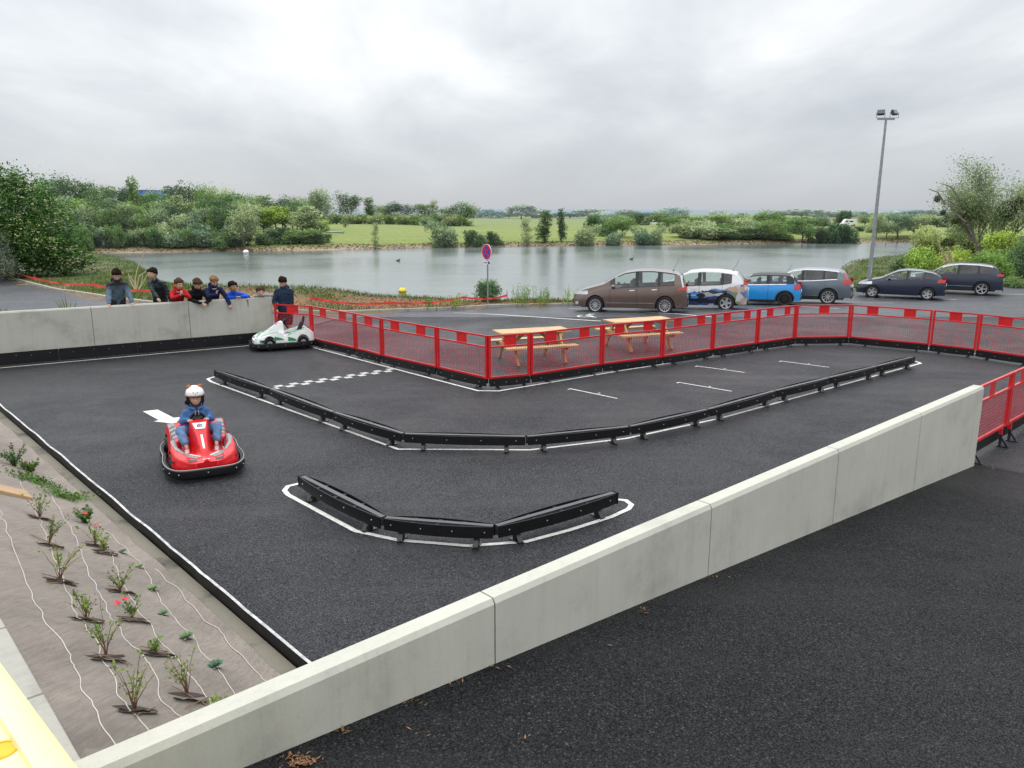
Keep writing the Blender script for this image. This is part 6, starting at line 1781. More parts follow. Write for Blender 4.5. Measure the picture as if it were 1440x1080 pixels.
# far vehicles, building, pontoon
def far_van(px, py, Y, label, L=5.2, H_=2.4, nm='van'):
    d = ray(px, py); X = d.x / d.y * Y; z = ht(X, Y); t = thing(nm, label, nm, (X, Y, z))
    if nm == 'van': prof = [(-L / 2, .35), (-L / 2, .95), (-L * .40, 1.15), (-L * .27, H_ * .93), (-L * .2, H_), (L * .48, H_), (L / 2, H_ * .9), (L / 2, .35)]
    else: prof = [(-L / 2, .3), (-L / 2, .75), (-L * .28, .92), (-L * .12, H_), (L * .25, H_), (L * .42, .95), (L / 2, .85), (L / 2, .3)]
    mb = MB(); mb.prism(prof, -.95, .95, M4=Matrix.Rotation(R(90), 4, 'X')); mb.build('body', M['white'], t, bevel=.06)
    mb = MB(); zb_ = H_ * .58; mb.box((-L * .18, -.96, zb_ + .25), (L * .16, .02, .5)); mb.box((L * .1, -.96, zb_ + .25), (L * .25, .02, .4)); mb.build('side_window', M['glassdark'], t)
    for x in (-L * .32, L * .3):
        for s in (-1, 1):
            mb = MB(); mb.lathe([(0, -.1), (.34, -.1), (.34, .1), (0, .1)], 20, Matrix.Translation((x, s * .88, .34)) @ Matrix.Rotation(R(90), 4, 'X')); mb.build('wheel', M['rubber'], t)
far_van(1193, 316, 285, 'white van parked on the far side of the lake', 5.6, 2.5)
far_van(918, 311.5, 330, 'small white car on the far bank above the middle of the lake', 6, 2.0, 'car')
def blue_building():
    p = GY(208, 272, 420); t = thing('building', 'bright blue flat-roofed building showing above the far left trees', 'building', (p.x, p.y, 0))
    mb = MB(); mb.box((0, 0, p.z / 2 + .2), (9, 8, p.z + 2.6)); mb.build('wall', simple('blue_cladding', (.02, .12, .62), .5), t)
    mb = MB(); mb.box((4.8, .5, p.z / 2), (5, 7, p.z + 1.6)); mb.build('wall', simple('pale_blue_cladding', (.15, .30, .60), .5), t)
    mb = MB(); mb.box((0, 0, p.z + 1.6), (9.4, 8.4, .3)); mb.build('roof', M['galv'], t)
blue_building()
p = G(472, 333, -1.2); mb = MB(); mb.box((0, 0, .1), (3.2, 1.2, .35)); mb.limb([(-1.8, 0, .25), (0, 0, .2), (1.9, 0, .3)], [(.3, .15), (.65, .22), (.2, .12)], 12, ax=(0, 1, 0))
o = mb.build('rowing_boat', simple('grey_green_hull', (.18, .27, .24), .5), loc=(p.x, p.y, ht(p.x, p.y))); tag(o, 'upturned grey green boat on the far shore at the end of the wood', 'boat')
p = GH(1394, 372, lambda a, b: -2.2); 
# ------------------------------------------------------------------ trees and bushes
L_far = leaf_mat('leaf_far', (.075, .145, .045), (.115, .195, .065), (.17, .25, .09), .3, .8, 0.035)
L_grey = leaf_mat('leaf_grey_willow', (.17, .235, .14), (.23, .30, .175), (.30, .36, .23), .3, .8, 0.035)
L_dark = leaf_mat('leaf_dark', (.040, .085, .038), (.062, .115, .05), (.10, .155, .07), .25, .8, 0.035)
L_haze = leaf_mat('leaf_distant', (.19, .26, .25), (.22, .29, .27), (.25, .32, .30), .3, .9, 0.28)  # haze put into pale bluish leaf colours and a stronger glow
L_light = leaf_mat('leaf_light', (.17, .27, .05), (.25, .36, .075), (.33, .43, .11), .35, .6)
L_wlight = leaf_mat('leaf_light_willow', (.25, .32, .16), (.33, .40, .21), (.42, .47, .29), .45, .6)
L_elder = leaf_mat('leaf_elder', (.030, .085, .012), (.052, .125, .018), (.10, .20, .035), .3, .5)
L_willow = leaf_mat('leaf_white_willow', (.19, .27, .11), (.27, .34, .15), (.36, .42, .22), .35, .6)
def lobes_cloud(lobes, n, rng, clump=9, spread=.12, inner=.25):
    """leaf points in clumps over the lobes, thinner inside; returns points and clump shades"""
    L = np.array(lobes); w = L[:, 3] * L[:, 4]; w = w / w.sum()
    m = n // clump; idx = rng.choice(len(L), m, p=w)
    d = rng.normal(size=(m, 3)); d /= np.linalg.norm(d, axis=1)[:, None]
    rad = np.where(rng.random(m) < inner, rng.uniform(.3, .8, m), rng.uniform(.82, 1.08, m))
    C = L[idx, :3] + d * L[idx, 3:6] * rad[:, None]
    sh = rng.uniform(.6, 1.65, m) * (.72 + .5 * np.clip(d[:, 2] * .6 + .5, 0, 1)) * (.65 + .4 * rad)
    R_ = L[idx, 3:6].mean(1)
    P_ = np.repeat(C, clump, 0) + rng.normal(size=(m * clump, 3)) * np.repeat(R_, clump)[:, None] * spread
    return P_, np.repeat(sh, clump)
def limbs_to(mb, lobes, h0, r, rng, base=(0, 0, 0), flare=1.4):
    top = np.mean([l[:3] for l in lobes], 0)
    mb.tube([(base[0], base[1], -.3), (base[0], base[1], .1), (top[0] * .3, top[1] * .3, h0), (top[0] * .7, top[1] * .7, h0 + (top[2] - h0) * .6)], [r * flare, r, r * .75, r * .4], 8)
    for l in lobes:
        a = Vector((top[0] * .3, top[1] * .3, h0 * (.7 + .5 * rng.random()))); b = Vector(l[:3]); m_ = a.lerp(b, .5) + Vector((0, 0, -.1 * b.z + .1 * l[5]))
        mb.tube([a, m_, b], [r * .38, r * .25, r * .08], 6)
        for k in range(3):
            e = b + Vector(rng.normal(size=3)) * l[3] * .5; mb.tube([m_.lerp(b, .6), e], [r * .10, r * .03], 4)
def tree_proto(nm, mat, seed, H, Wd, kind='round', n=4200, leaf=.34, bark='bark'):
    rng = np.random.default_rng(seed); lobes = []
    if kind == 'round':
        for i in range(13):
            a = rng.uniform(0, 6.28); rr = rng.uniform(.1, .36) * Wd; z = rng.uniform(.38, .85) * H; k = 1 - abs(z / H - .55) * .9
            r = Wd * rng.uniform(.14, .24); lobes.append((rr * math.cos(a) * k * 1.2, rr * math.sin(a) * k * 1.2, z, r, r, r * rng.uniform(.7, 1)))
        lobes.append((0, 0, .62 * H, Wd * .30, Wd * .3, H * .28))
    elif kind == 'tall':
        for i in range(30):
            a = rng.uniform(0, 6.28); z = (.10 + .84 * (i + rng.random()) / 30) * H; k = math.sin(math.pi * min(1, (z / H) * .82 + .14)) ** .6; rr = rng.uniform(.0, .27) * Wd * k
            r = Wd * rng.uniform(.13, .22) * (.45 + .55 * k); lobes.append((rr * math.cos(a), rr * math.sin(a), z, r, r, r * 1.5))
    elif kind == 'bush':
        for i in range(13):
            a = rng.uniform(0, 6.28); rr = rng.uniform(0, .42) * Wd; r = Wd * rng.uniform(.12, .22); z = rng.uniform(.12, .78) * H * (1 - (rr / Wd) ** 2 * 1.8)
            lobes.append((rr * math.cos(a), rr * math.sin(a), max(z, r * .4), r, r, min(r * .9, H * .3)))
    elif kind == 'wispy':
        for i in range(22):
            a = rng.uniform(0, 6.28); rr = rng.uniform(.02, .36) * Wd; z = (.12 + .82 * (i + rng.random()) / 22) * H; r = Wd * rng.uniform(.10, .18); lobes.append((rr * math.cos(a), rr * math.sin(a), z, r, r, r * 1.2))
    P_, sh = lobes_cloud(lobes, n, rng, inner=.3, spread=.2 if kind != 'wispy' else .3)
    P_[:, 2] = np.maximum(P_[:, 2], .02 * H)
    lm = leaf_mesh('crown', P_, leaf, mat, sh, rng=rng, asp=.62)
    mb = MB(); limbs_to(mb, lobes[:9], H * (.25 if kind != 'bush' else .08), H * .018 if kind != 'bush' else .06, rng)
    return lm, mb.mesh('trunk'), M[bark], H, Wd
PR = {}
def proto(k):
    if k not in PR:
        spec = dict(r1=(L_far, 11, 10, 9, 'round'), r2=(L_far, 12, 11, 8, 'round'), r3=(L_dark, 13, 10, 9, 'round'), g1=(L_grey, 14, 9, 8, 'round'), t1=(L_far, 15, 12, 5, 'tall'), t2=(L_grey, 16, 12, 5.5, 'tall'),
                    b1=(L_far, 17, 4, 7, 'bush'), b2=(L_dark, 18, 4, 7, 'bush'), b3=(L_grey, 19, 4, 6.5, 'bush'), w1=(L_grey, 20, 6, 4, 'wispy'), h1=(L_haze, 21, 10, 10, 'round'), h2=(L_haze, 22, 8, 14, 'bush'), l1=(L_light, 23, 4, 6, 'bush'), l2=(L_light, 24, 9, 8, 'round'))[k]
        kw = {}
        if k == 'w1': kw = dict(n=1700, leaf=.24, bark='barkp')
        if k[0] == 'h': kw = dict(n=3600, leaf=.9)
        lm, tm, bk, H, Wd = tree_proto(k, spec[0], spec[1], spec[2], spec[3], spec[4], **kw)
        tm.materials.append(bk); PR[k] = (lm, tm, H, Wd)
    return PR[k]
trn = random.Random(42)
def tree(k, px, pybase, pytop, wpx, label, group=None, Y=None, name='tree', zb=None):
    """a tree of kind k whose foot and top lie in these picture rows"""
    lm, tm, H, Wd = proto(k)
    if Y is None: p = GH(px, pybase, ht, t0=60, t1=2500); Y = p.y
    d = ray(px, pybase); X = d.x / d.y * Y; z0 = ht(X, Y)
    top = GY(px, pytop, Y).z; h = max(top - z0, .8); w = wpx / FPX * Y
    t = thing(name, label, 'bush' if name == 'bush' else 'tree', (X, Y, z0), trn.uniform(0, 6.28), group)
    s = w / (Wd * .85); t.scale = (s, s, h / (H * .95))
    obj('crown', lm, t); obj('trunk', tm, t)
    return t
# the wood on the far left shore: back, middle and front rows
G1 = 'trees of the wood on the far left shore'
back = [(60, 255, 34), (85, 252, 40), (112, 250, 46), (140, 260, 34), (158, 263, 38), (176, 262, 36), (192, 252, 22), (205, 269, 34), (214, 271, 30), (222, 268, 40), (245, 263, 40), (268, 260, 38), (292, 258, 34), (312, 265, 30), (330, 270, 34), (352, 272, 36), (372, 276, 40), (398, 278, 38), (418, 280, 34), (436, 278, 34), (452, 268, 30)]
for i, (px, ty, w) in enumerate(back):
    k = ('r1', 'g1', 'r2', 'r1', 't2', 'r3')[i % 6] if px != 192 else 't1'
    if px == 112: k = 'r3'
    lab = {112: 'rounded dark tree standing highest at the left of the far wood', 192: 'slender pointed tree left of the blue building', 452: 'pale tall tree at the right end of the far wood'}.get(px, 'tree in the back row of the wood on the far left shore')
    tree(k if px != 452 else 'g1', px, 322, ty, w * 1.25, lab, G1, Y=178 + (i * 37 % 22))
for i, px in enumerate(range(60, 440, 13)):
    ty = 276 + (i * 53 % 15) + (8 if px > 330 else 0); k = ('g1', 'r1', 'r3', 'g1', 'r2', 't2', 'l2')[i * 5 % 7]
    tree(k, px + trn.uniform(-5, 5), 336, ty, 44 + trn.uniform(-6, 10), 'tree in the middle row of the wood on the far left shore', G1, Y=148 + (i * 29 % 14) + (10 if px > 340 else 0))
def FSY(px, off):
    Y = 125.0
    for _ in range(6): d = ray(px, 350); Y = lerp_tab(FS, d.x / d.y * Y) + off
    return Y
for i, px in enumerate(range(112, 345, 12)):
    ty = 288 + (i * 31 % 17); k = ('g1', 'b3', 'r1', 'g1', 'b1', 'r3')[i % 6]
    tree(k, px + trn.uniform(-4, 4), 348, ty, 40 + trn.uniform(-4, 10), 'tree in the second row of the wood near the water', G1, Y=FSY(px, 11 + i % 4))
for i, px in enumerate(range(118, 348, 10)):
    ty = 312 + (i * 31 % 17); k = ('b1', 'b3', 'b2', 'b3', 'b1')[i % 5]
    tree(k, px + trn.uniform(-3, 3), 350, ty, 30 + trn.uniform(-4, 12), 'bush in the front row of the wood at the water', G1, Y=FSY(px, 2.5 + (i * 17 % 5) * .6), name='bush')
tree('g1', 344, 351, 296, 48, 'pale willow standing alone at the water before the wood', Y=FSY(344, 1.5))
for px, ty, w in [(395, 318, 44), (430, 320, 50), (372, 326, 30), (410, 322, 40), (447, 322, 34), (383, 322, 40), (418, 326, 40), (440, 328, 40)]:
    tree('b2' if px % 2 else 'b1', px, 342, ty, w, 'dark bush in the clump at the right end of the far wood', 'bushes right of the far wood', Y=FSY(px, 5 + px % 3), name='bush')
tree('l1', 450, 330, 308, 24, 'light green bush beyond the dark clump at the wood end', Y=170, name='bush')
# middle distance
mid = [('r3', 492, 307, 272, 34, 'dark round tree standing out right of the far wood'), ('t1', 520, 307, 279, 22, 'narrow tree just right of the dark round tree'), ('r3', 560, 306, 285, 34, 'dark spreading tree in the field hedge'), ('g1', 538, 307, 288, 26, 'pale tree between two dark ones in the field hedge'),
       ('r2', 597, 307, 286, 30, 'green tree in the hedge left of the widest crown'), ('w1', 612, 307, 284, 20, 'thin pale tree in the field hedge'), ('r1', 652, 310, 283, 40, 'broad green tree at the right end of the field hedge'), ('r1', 630, 309, 290, 24, 'small tree leaning on the broad one in the hedge')]
for k, px, b, ty, w, l in mid: tree(k, px, b, ty, w * 1.1, l, Y=300)
for i in range(12): tree('b1' if i % 2 else 'b3', 462 + i * 17, 312, 299 + (i % 3), 26, 'low hedge bush along the far side of the meadow', 'bushes of the meadow hedge', Y=285 + i % 4, name='bush')
shore = [('b3', 617, 349, 310, 44, 'large grey green bush on the far shore left of the round sign', 'bush'), ('w1', 486, 320, 305, 14, 'thin twiggy shrub in the meadow', 'bush'), ('w1', 528, 350, 315, 16, 'bare twiggy shrub standing at the far water edge', 'bush'),
         ('b2', 665, 346, 322, 30, 'dark bush on the far shore, left one of a pair behind the round sign', 'bush'), ('b2', 690, 344, 324, 26, 'dark bush on the far shore, right one of a pair behind the round sign', 'bush'), ('w1', 741, 346, 309, 26, 'grey thin-crowned tree on the far shore right of the round sign', 'tree'),
         ('t1', 766, 341, 297, 30, 'poplar-like tree on the far shore, left one of two', 'tree'), ('t1', 789, 340, 295, 18, 'slim poplar-like tree on the far shore, right one of two', 'tree'), ('b3', 829, 345, 316, 34, 'grey shrub at the water edge beneath a thin stem', 'bush'),
         ('b1', 856, 332, 305, 40, 'green bush in the meadow above the grey shrubs', 'bush'), ('r1', 875, 333, 302, 44, 'broad green bush in the meadow, near the white car', 'tree'), ('b3', 868, 345, 325, 26, 'small grey shrub at the water below the broad bush', 'bush'), ('b3', 898, 344, 320, 26, 'grey green shrub at the water, leftmost of two', 'bush'),
         ('b3', 926, 344, 318, 22, 'grey green shrub at the water, rightmost of two', 'bush')]
for k, px, b, ty, w, l, nm in shore: tree(k, px, b, ty, w, l, name=nm)
for i, (px, ty, w) in enumerate([(985, 310, 34), (1000, 316, 36), (1022, 313, 40), (1040, 318, 44), (1058, 312, 40), (1080, 308, 40), (1095, 322, 30), (1012, 302, 30), (1035, 300, 34), (1075, 294, 34), (1110, 303, 40), (1128, 306, 34), (960, 308, 30), (945, 303, 34), (990, 320, 40), (1008, 324, 44), (1030, 322, 44), (1050, 324, 44), (1070, 320, 44), (1088, 326, 30), (978, 328, 26)]):
    tree(('b3', 'r1', 'b1', 'r2')[i % 4], px, 344 if ty > 303 else 335, ty, w * 1.2, 'bushy tree in the thicket on the far shore above the blue hatchback', 'trees of the thicket behind the parked cars', Y=(157 if ty > 303 else 190) + i % 5)
for px, ty, w, l in [(1152, 318, 34, 'left'), (1172, 312, 44, 'middle'), (1190, 318, 30, 'right')]: tree('b2', px, 343, ty, w, 'dark grey bush on the spit left of the floodlight pole, %s of three' % l, name='bush')
for px, ty, w in [(1232, 300, 26), (1262, 300, 50), (1285, 303, 44), (1246, 312, 30)]: tree('g1', px, 338, ty, w, 'pale willow on the far shore right of the floodlight pole', 'willows right of the floodlight pole', Y=166 + px % 7)
for i, px in enumerate(range(690, 1330, 27)):
    if 955 < px < 1100: continue
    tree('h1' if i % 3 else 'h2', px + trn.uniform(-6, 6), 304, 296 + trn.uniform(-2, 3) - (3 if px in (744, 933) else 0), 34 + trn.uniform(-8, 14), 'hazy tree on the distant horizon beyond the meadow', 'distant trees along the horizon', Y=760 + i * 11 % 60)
for i, px in enumerate(range(836, 1330, 29)):
    tree(('b1', 'b3', 'b2', 'r1', 'b1')[i % 5], px + trn.uniform(-5, 5), 312, 302 - (i * 7 % 5) + (1 if i % 3 else -3), 22 + (i * 13 % 14), 'bush or small tree in the hedge line far behind the parked cars', 'hedge line beyond the far bank', Y=262 + (i * 29 % 60), name='bush')
for i, px in enumerate(range(1120, 1240, 17)):
    tree(('b3', 'b1')[i % 2], px, 330, 316 + i * 5 % 6, 24, 'low bush on the far bank right of the thicket', 'low bushes on the far bank', Y=196 + i * 7 % 20, name='bush')
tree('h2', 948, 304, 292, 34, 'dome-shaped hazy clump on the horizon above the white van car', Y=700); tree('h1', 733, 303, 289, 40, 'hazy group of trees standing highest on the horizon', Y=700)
# ---- near: the flowering elder at the left, olive-like shrub, right-hand willow and bushes
def elder():
    p = Vector((-29.6, 47.2, 0)); p.z = ht(p.x, p.y); rng = np.random.default_rng(3)
    t = thing('flowering_elder', 'big dark green elder covered in cream flower heads at the left edge', 'tree', p)
    lob = [(-3.5, 0, 3.0, 3.0, 3.2, 3.0), (0, 0, 3.3, 2.9, 3, 2.8), (-1.0, 0, 5.0, 1.9, 2, 1.4), (1.6, -.3, 2.6, 2.0, 2.3, 2.2), (2.7, -.5, 1.6, 1.7, 1.8, 1.7), (.3, -1.5, 1.7, 2.6, 1.8, 1.9), (-3, -1.6, 2.6, 2.3, 1.8, 2.6), (3.6, -.7, .9, 1.2, 1.2, 1.0), (-2.3, 0, 5.4, .8, .9, .9), (.2, 0, 5.2, .9, .9, .8), (1.2, 0, 4.3, 1.3, 1.3, 1.2)]
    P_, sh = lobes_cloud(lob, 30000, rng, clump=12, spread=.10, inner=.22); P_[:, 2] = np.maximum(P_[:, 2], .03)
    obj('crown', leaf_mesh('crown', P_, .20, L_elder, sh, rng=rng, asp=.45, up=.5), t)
    # flower heads: flat cream umbels
    L = np.array(lob); n = 420; idx = rng.choice(len(L), n); d = rng.normal(size=(n, 3)); d[:, 1] = -np.abs(d[:, 1]) * .9; d[:, 2] = np.abs(d[:, 2]) * .8; d /= np.linalg.norm(d, axis=1)[:, None]; C = L[idx, :3] + d * L[idx, 3:6] * 1.07
    k = 12; Q = np.repeat(C, k, 0) + rng.normal(size=(n * k, 3)) * np.array([.055, .055, .012]); o = obj('flower_heads', leaf_mesh('flower_heads', Q, .075, M['cream'], np.ones(n * k), rng=rng, asp=.9, up=2), t)
    mb = MB(); limbs_to(mb, lob, 1.0, .16, rng); mb.build('trunk', M['bark'], t)
M['cream'] = simple('cream_flower', (.42, .46, .24), .7)
elder()
def olive():
    p = GH(-12, 398, ht, t0=10); rng = np.random.default_rng(8)
    t = thing('grey_shrub', 'grey leaved olive-like shrub at the left edge below the elder', 'bush', p)
    lob = [(0, 0, 1.2, 1.0, 1, 1.0), (.5, 0, 1.9, .6, .6, .9), (.9, -.2, 1.2, .6, .7, .7), (-.6, 0, 1.6, .7, .7, .9), (.2, 0, 2.4, .45, .4, .5), (1.35, -.2, .75, .5, .5, .5)]
    P_, sh = lobes_cloud(lob, 7000, rng, clump=7, spread=.25, inner=.3); obj('crown', leaf_mesh('crown', P_, .085, leaf_mat('leaf_olive', (.13, .16, .12), (.19, .215, .165), (.27, .29, .235), .1), sh, rng=rng, asp=.3), t)
    mb = MB(); limbs_to(mb, lob, .5, .07, rng)
    for i in range(26):
        a = rng.uniform(0, 6.28); l = lob[i % 6]; b = Vector(l[:3]) + Vector((math.cos(a) * l[3], math.sin(a) * l[4], abs(rng.normal()) * l[5] * 1.2)); mb.tube([(0, 0, .5), Vector(l[:3]), b], [.02, .012, .004], 5)
    mb.build('trunk', M['barkp'], t)
olive()
def willow(px, pybase, pytop, wpx, Y, seed, label, n_leaf=9000, spread=1.0):
    d = ray(px, pybase); X = d.x / d.y * Y; z0 = ht(X, Y); H = GY(px, pytop, Y).z - z0; W_ = wpx / FPX * Y
    rng = np.random.default_rng(seed); r = random.Random(seed)
    t = thing('willow_tree', label, 'tree', (X, Y, z0)); mb = MB(); tips = []
    def grow(p, d, L, rad, lev):
        pts = [p]; dd = d.copy(); n = 5
        for i in range(n):
            dd = (dd + Vector((r.gauss(0, .16), r.gauss(0, .16), r.gauss(.05, .10)))).normalized(); pts.append(pts[-1] + dd * L / n)
        mb.tube(pts, [rad * (1 - .55 * i / n) for i in range(n + 1)], 7 if lev < 2 else 4)
        if lev >= 2: tips.extend(pts[1:])
        if lev < 4:
            for k in range((4, 4, 3, 3)[lev]):
                u = r.uniform(.35, 1.0); j = min(n - 1, int(u * n)); q = pts[j].lerp(pts[j + 1], u * n - j)
                sp = (.95, .85, .8, .8)[lev]; nd = (dd + Vector((r.uniform(-1, 1), r.uniform(-1, 1), r.uniform(-.25, .55))) * sp).normalized()
                grow(q, nd, L * r.uniform(.5, .72), rad * .48, lev + 1)
    for i in range(4):
        a = i * 1.7 + .4; grow(Vector((0, 0, 0)), Vector((math.cos(a) * .55 * spread, math.sin(a) * .5, 1)).normalized(), H * .52, .17, 0)
    mx = max(v.z for v in tips); k = H * .97 / mx; kw = W_ / (max(v.x for v in tips) - min(v.x for v in tips))
    mb.v = [Vector((v.x * kw, v.y * kw, v.z * k)) for v in mb.v]; mb.build('trunk', M['barkp'], t, smooth=True)
    T = np.array([(v.x * kw, v.y * kw, v.z * k) for v in tips]); T = T[T[:, 2] > H * .12]
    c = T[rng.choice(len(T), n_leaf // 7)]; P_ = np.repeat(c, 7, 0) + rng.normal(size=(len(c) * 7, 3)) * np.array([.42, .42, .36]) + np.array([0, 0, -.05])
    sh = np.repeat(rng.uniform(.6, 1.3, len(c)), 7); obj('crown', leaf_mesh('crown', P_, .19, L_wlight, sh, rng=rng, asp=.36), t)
    return t, T, k
wlw, WT, _k = willow(1385, 395, 209, 124, 60, 5, 'tall airy willow with mistletoe balls at the right', 20000)
willow(1475, 395, 222, 110, 63, 9, 'airy willow cut by the right edge of the picture', 22000)
M['mist'] = leaf_mat('mistletoe_leaf', (.035, .055, .015), (.055, .075, .02), (.08, .10, .03), .1)
def mistletoe(px, py, rpx, Y, label, sq=(1, 1, 1)):
    p = GY(px, py, Y); r_ = rpx / FPX * Y; rng = np.random.default_rng(int(px)); t = thing('mistletoe_ball', label, 'mistletoe', p)
    n = 700; d = rng.normal(size=(n, 3)); d /= np.linalg.norm(d, axis=1)[:, None]; P_ = d * rng.uniform(.35, 1.0, n)[:, None] ** .6 * r_ * np.array(sq)
    obj('leaves', leaf_mesh('leaves', P_, r_ * .30, M['mist'], rng.uniform(.6, 1.3, n), rng=rng, asp=.35), t)
    mb = MB(); 
    for i in range(30): v = Vector(P_[i * 20]); mb.tube([(0, 0, 0), v], [.012, .006], 4)
    mb.build('twigs', M['bark'], t)
def twig_to(px0, py0, px1, py1, Y): 
    a = GY(px0, py0, Y) - wlw.location; b = GY(px1, py1, Y) - wlw.location; m_ = a.lerp(b, .5) + Vector((0, 0, .35)); mb = MB(); mb.tube([a, m_, b], [.07, .05, .025], 6); mb.build('branch', M['barkp'], wlw)
twig_to(1355, 300, 1318, 280, 59); twig_to(1358, 312, 1322, 299, 59); twig_to(1350, 280, 1322, 258, 59); twig_to(1330, 288, 1306, 266, 59)
mistletoe(1318, 280, 5, 59, 'round mistletoe ball highest on the left side of the airy willow'); mistletoe(1326, 299, 4, 59, 'small mistletoe ball below the highest one'); mistletoe(1344, 311, 6, 59, 'mistletoe ball low on the willow, third from the left', (1.2, 1, .7)); mistletoe(1333, 341, 9, 57, 'dark mistletoe clump above the pampas plumes', (1.1, 1, .7))
mistletoe(1417, 296, 13, 58, 'largest mistletoe clump, hanging at the right near the picture edge', (1, .9, 1.1)); mistletoe(1430, 283, 8, 58, 'dark mistletoe clump above the largest one', (1, 1, .9))
def near_bush(px, pybase, pytop, wpx, Y, seed, mat, label, leaf=.12, n=9000, kind='bush', name='bush', dep=.6, group=None, spread=.2):
    d = ray(px, pybase); X = d.x / d.y * Y; z0 = ht(X, Y); H = max(GY(px, pytop, Y).z - z0, .4); W_ = wpx / FPX * Y
    lm, tm, bk, H2, Wd = tree_proto('x', mat, seed, H, W_, kind, n, leaf); tm.materials.append(bk)
    t = thing(name, label, 'bush', (X, Y, z0), 0, group); t.scale = (1, dep if W_ > 4 else 1, 1); obj('crown', lm, t); obj('trunk', tm, t); return t
near_bush(1285, 405, 348, 70, 50, 31, L_light, 'yellow green bush above the navy hatchback, leftmost by the water', .13, 8000)
near_bush(1262, 400, 362, 44, 51, 37, L_willow, 'thin pale bush reaching over the water left of the yellow green one', .12, 2200, 'wispy')
near_bush(1330, 405, 344, 90, 51, 32, L_light, 'broad yellow green bush behind the dark blue SUV roof', .13, 10000)
near_bush(1392, 405, 350, 80, 50, 33, L_light, 'yellow green bush right of the pampas plumes', .13, 9000)
near_bush(1440, 405, 345, 90, 52, 34, L_far, 'deep green bush at the right edge of the picture', .14, 9000)
near_bush(1400, 402, 320, 60, 55, 35, L_light, 'bright green bush rising in front of the willows', .14, 6000)
near_bush(1300, 380, 312, 90, 66, 36, L_willow, 'grey green low willow behind the yellow green bushes', .18, 7000)
near_bush(1360, 385, 310, 110, 68, 38, L_willow, 'grey green willow thicket under the airy willow', .18, 11000)
near_bush(1430, 390, 305, 100, 67, 39, L_willow, 'grey green willow thicket at the right edge', .18, 10000)
near_bush(1425, 412, 385, 50, 46, 40, L_far, 'low green bush behind the boulders at the right edge', .11, 4000)
# shrubs along the bank
near_bush(686, 430, 394, 50, 34.4, 41, L_far, 'leafy green bush around the foot of the round sign post', .07, 5200, 'bush', dep=1)
def weeds(px, pybase, pytop, n, seed, label, wpx=30, group='tall weeds along the bank'):
    p = GH(px, pybase, ht, t0=10); Y = p.y; H = (pybase - pytop) / FPX * Y; r = random.Random(seed); rng = np.random.default_rng(seed)
    t = thing('weed_clump', label, 'weeds', p, 0, group); mb = MB(); C = []
    for i in range(n):
        x = r.gauss(0, wpx / FPX * Y * .28); y = r.gauss(0, .3); L = H * r.uniform(.5, 1.05); lx = r.gauss(0, .12) * L; pts = [(x, y, -.05), (x + lx * .4, y, L * .5), (x + lx, y, L)]
        mb.tube(pts, [.010, .007, .003], 4)
        for k in range(34): u = r.uniform(.12, 1.0); C.append((x + lx * u + r.gauss(0, .045), y + r.gauss(0, .045), L * u))
    mb.build('stems', M['stemg'], t); obj('leaves', leaf_mesh('leaves', C, .075, L_light, rng.uniform(.6, 1.3, len(C)), rng=rng, asp=.35), t)
M['stemg'] = simple('green_stem', (.12, .17, .05), .8)
weeds(640, 432, 412, 12, 1, 'sparse weeds on the bank left of the round sign'); weeds(612, 434, 418, 8, 5, 'thin weeds far left of the round sign on the dry mound')
weeds(738, 430, 400, 22, 2, 'tall leafy weeds just right of the round sign'); weeds(768, 430, 404, 18, 3, 'leafy weeds midway between the sign and the brown car'); weeds(798, 430, 403, 12, 4, 'flowering weeds at the nose of the brown people carrier')
weeds(1196, 412, 366, 12, 6, 'leafy saplings between the slate SUV and the floodlight pole', 24); weeds(1232, 405, 385, 6, 7, 'small sapling at the foot of the floodlight pole', 12)
def deadplant(px, pybase, label, spec, nm='dry_plant', mat='straw', rad=.03):
    p = GH(px, pybase, ht, t0=10); Y = p.y; t = thing(nm, label, 'plant', p)
    for pts in spec:
        Q = [GY(a, b, Y) - p for a, b in pts]; mb = MB(); n_ = len(Q); mb.tube(Q, [rad * (1 - .6 * i / (n_ - 1)) for i in range(n_)], 6); mb.build('stalk', M[mat], t, smooth=True)
deadplant(192, 412, 'bleached dry yucca-like plant with a tall bent stalk behind the wall', [[(192, 412), (190, 392), (195, 372), (202, 358)], [(192, 412), (184, 396), (180, 384)], [(191, 410), (196, 388), (212, 377)], [(193, 412), (202, 396), (208, 384)], [(190, 412), (189, 398), (183, 388)], [(193, 412), (199, 398), (201, 386)]])
def pampas():
    p = GY(1342, 400, 47); p.z = ht(p.x, p.y); t = thing('pampas_grass', 'pale pampas plumes standing behind the dark blue SUV', 'plant', p)
    for a, b in (((1344, 395), (1323, 350)), ((1345, 395), (1333, 348)), ((1352, 395), (1355, 366)), ((1358, 396), (1362, 372))):
        A = GY(*a, 47) - p; B = GY(*b, 47) - p; mb = MB(); mb.tube([A, A.lerp(B, .5), B], [.02, .015, .006], 6); mb.build('stem', M['straw'], t); rg = np.random.default_rng(int(a[0])); U = rg.uniform(.45, 1.02, 260); Q = np.array([tuple(A.lerp(B, u)) for u in U]) + rg.normal(size=(260, 3)) * (.055 * np.sin(np.clip((U - .4) / .62, 0, 1) * math.pi))[:, None]; obj('plume', leaf_mesh('plume', Q, .20, M['straw'], rng=rg, asp=.16, dirs=np.tile(np.array(tuple((B - A).normalized())) * 3, (260, 1)), up=0), t)
pampas()
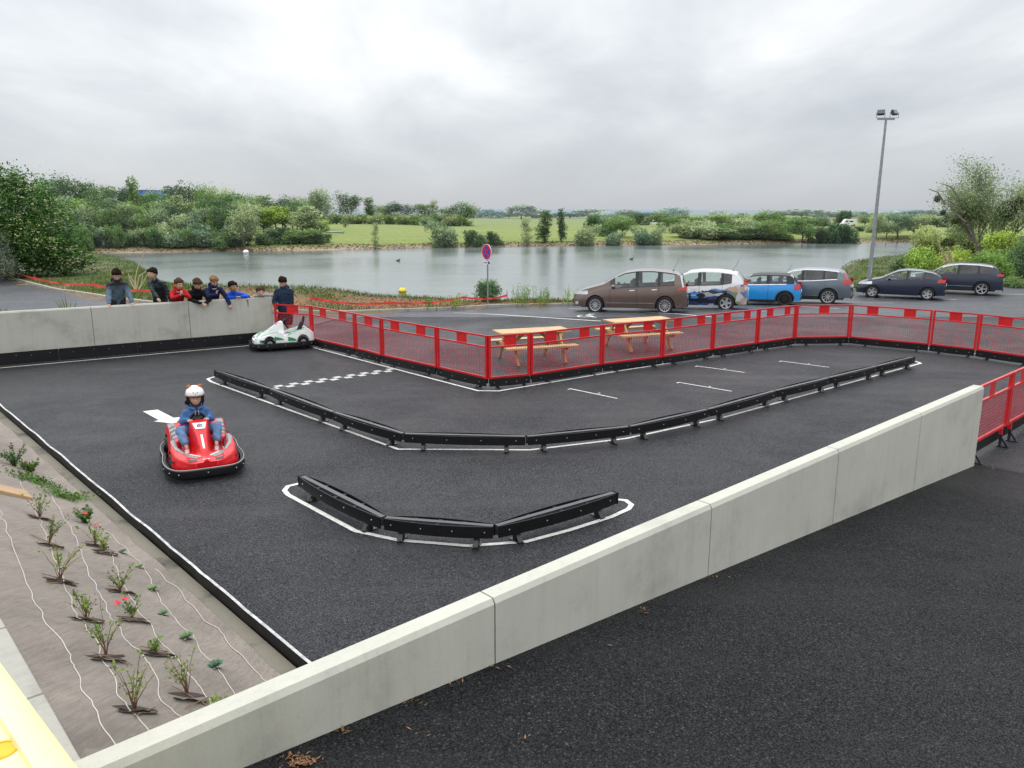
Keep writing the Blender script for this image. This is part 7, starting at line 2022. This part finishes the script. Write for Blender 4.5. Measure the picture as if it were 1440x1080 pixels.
# spiky plants behind the left wall
def spiky(px, pybase, top, label, seed):
    Y = 23.2; p = GY(px, pybase, Y); p.z = hp(p.x, p.y); r = random.Random(seed); t = thing('spiky_plant', label, 'plant', p); H = GY(px, top, Y).z - p.z
    for i in range(7):
        a = -.5 + i * .17 + r.uniform(-.05, .05); L = H * r.uniform(.7, 1.0); mb = MB(); b = Vector((math.sin(a) * L, r.uniform(-.1, .1), math.cos(a) * L)); s = Vector((math.cos(a), 0, -math.sin(a))) * .018
        mb.add([-s, s, b * .6 + s, b, b * .6 - s], [(0, 1, 2, 3, 4)]); mb.build('blade', M['stemg'], t)
spiky(96, 440, 410, 'spiky leaved plant behind the left wall', 1); spiky(3, 440, 428, 'small spiky plant behind the left end of the wall', 2)
# ---- grass on the banks
def grass():
    rng = np.random.default_rng(77); N_ = 52000; X = np.empty(0); pts = []; sh = []; pts2 = []
    while len(pts) < N_:
        x = rng.uniform(-40, 46); k = K(x); C = lerp_tab(WC, x); s = abs(rng.normal()) * .0 + rng.uniform(.12, C + 2.5); y = k + s
        if x < -24 and y > 44 and rng.random() < .5: continue
        dens = .5 + mnoise.noise(Vector((x * .5, y * .5, 0))) * 1.2 + (.35 if x < -14 else -.45 if -13 < x < 2 and s < C - .6 else .35)
        if rng.random() > dens: continue
        pts.append((x, y, ht(x, y) + .05)); sh.append(.5 + .9 * rng.random())
    P_ = np.array(pts); dirs = np.tile([0, 0, 1.0], (len(P_), 1)); dirs[:, :2] += rng.normal(size=(len(P_), 2)) * .4
    me = leaf_mesh('bank_grass', P_, .26, leaf_mat('grass_blade', (.045, .10, .015), (.075, .14, .025), (.13, .19, .05), .3), sh, rng=rng, asp=.10, dirs=dirs * 3, up=0)
    o = obj('bank_grass', me); tag(o, 'green grass growing along the near bank of the lake', 'grass', kind='stuff')
    # straw and clods on the dry mound
    pts = []
    while len(pts) < 9000:
        x = rng.uniform(-13, 3); k = K(x); C = lerp_tab(WC, x); y = k + rng.uniform(.15, C + .3); pts.append((x, y, ht(x, y) + .02))
    o = obj('mound_litter', leaf_mesh('mound_litter', np.array(pts), .09, M['litter2'], rng=rng, asp=.4, up=.6)); tag(o, 'brown straw and clods strewn over the dry mound by the parking', 'litter', kind='stuff')
M['litter2'] = simple('mound_straw', (.24, .13, .06), .9, var=.5, scale=3)
grass()
def shore_stones():
    rng = np.random.default_rng(5); pts = []
    for i in range(7000):
        x = rng.uniform(-75, 95); yf = lerp_tab(FS, x); y = yf + rng.uniform(-.2, 3.5); pts.append((x, y, ht(x, y) + .03))
    o = obj('shore_stones', leaf_mesh('shore_stones', np.array(pts), .35, M['stonesh'], rng=rng, asp=.7, up=1)); tag(o, 'stones and roots strewn along the far water edge', 'stones', kind='stuff')
M['stonesh'] = simple('shore_stone', (.22, .17, .12), .9, var=.5, scale=1)
shore_stones()
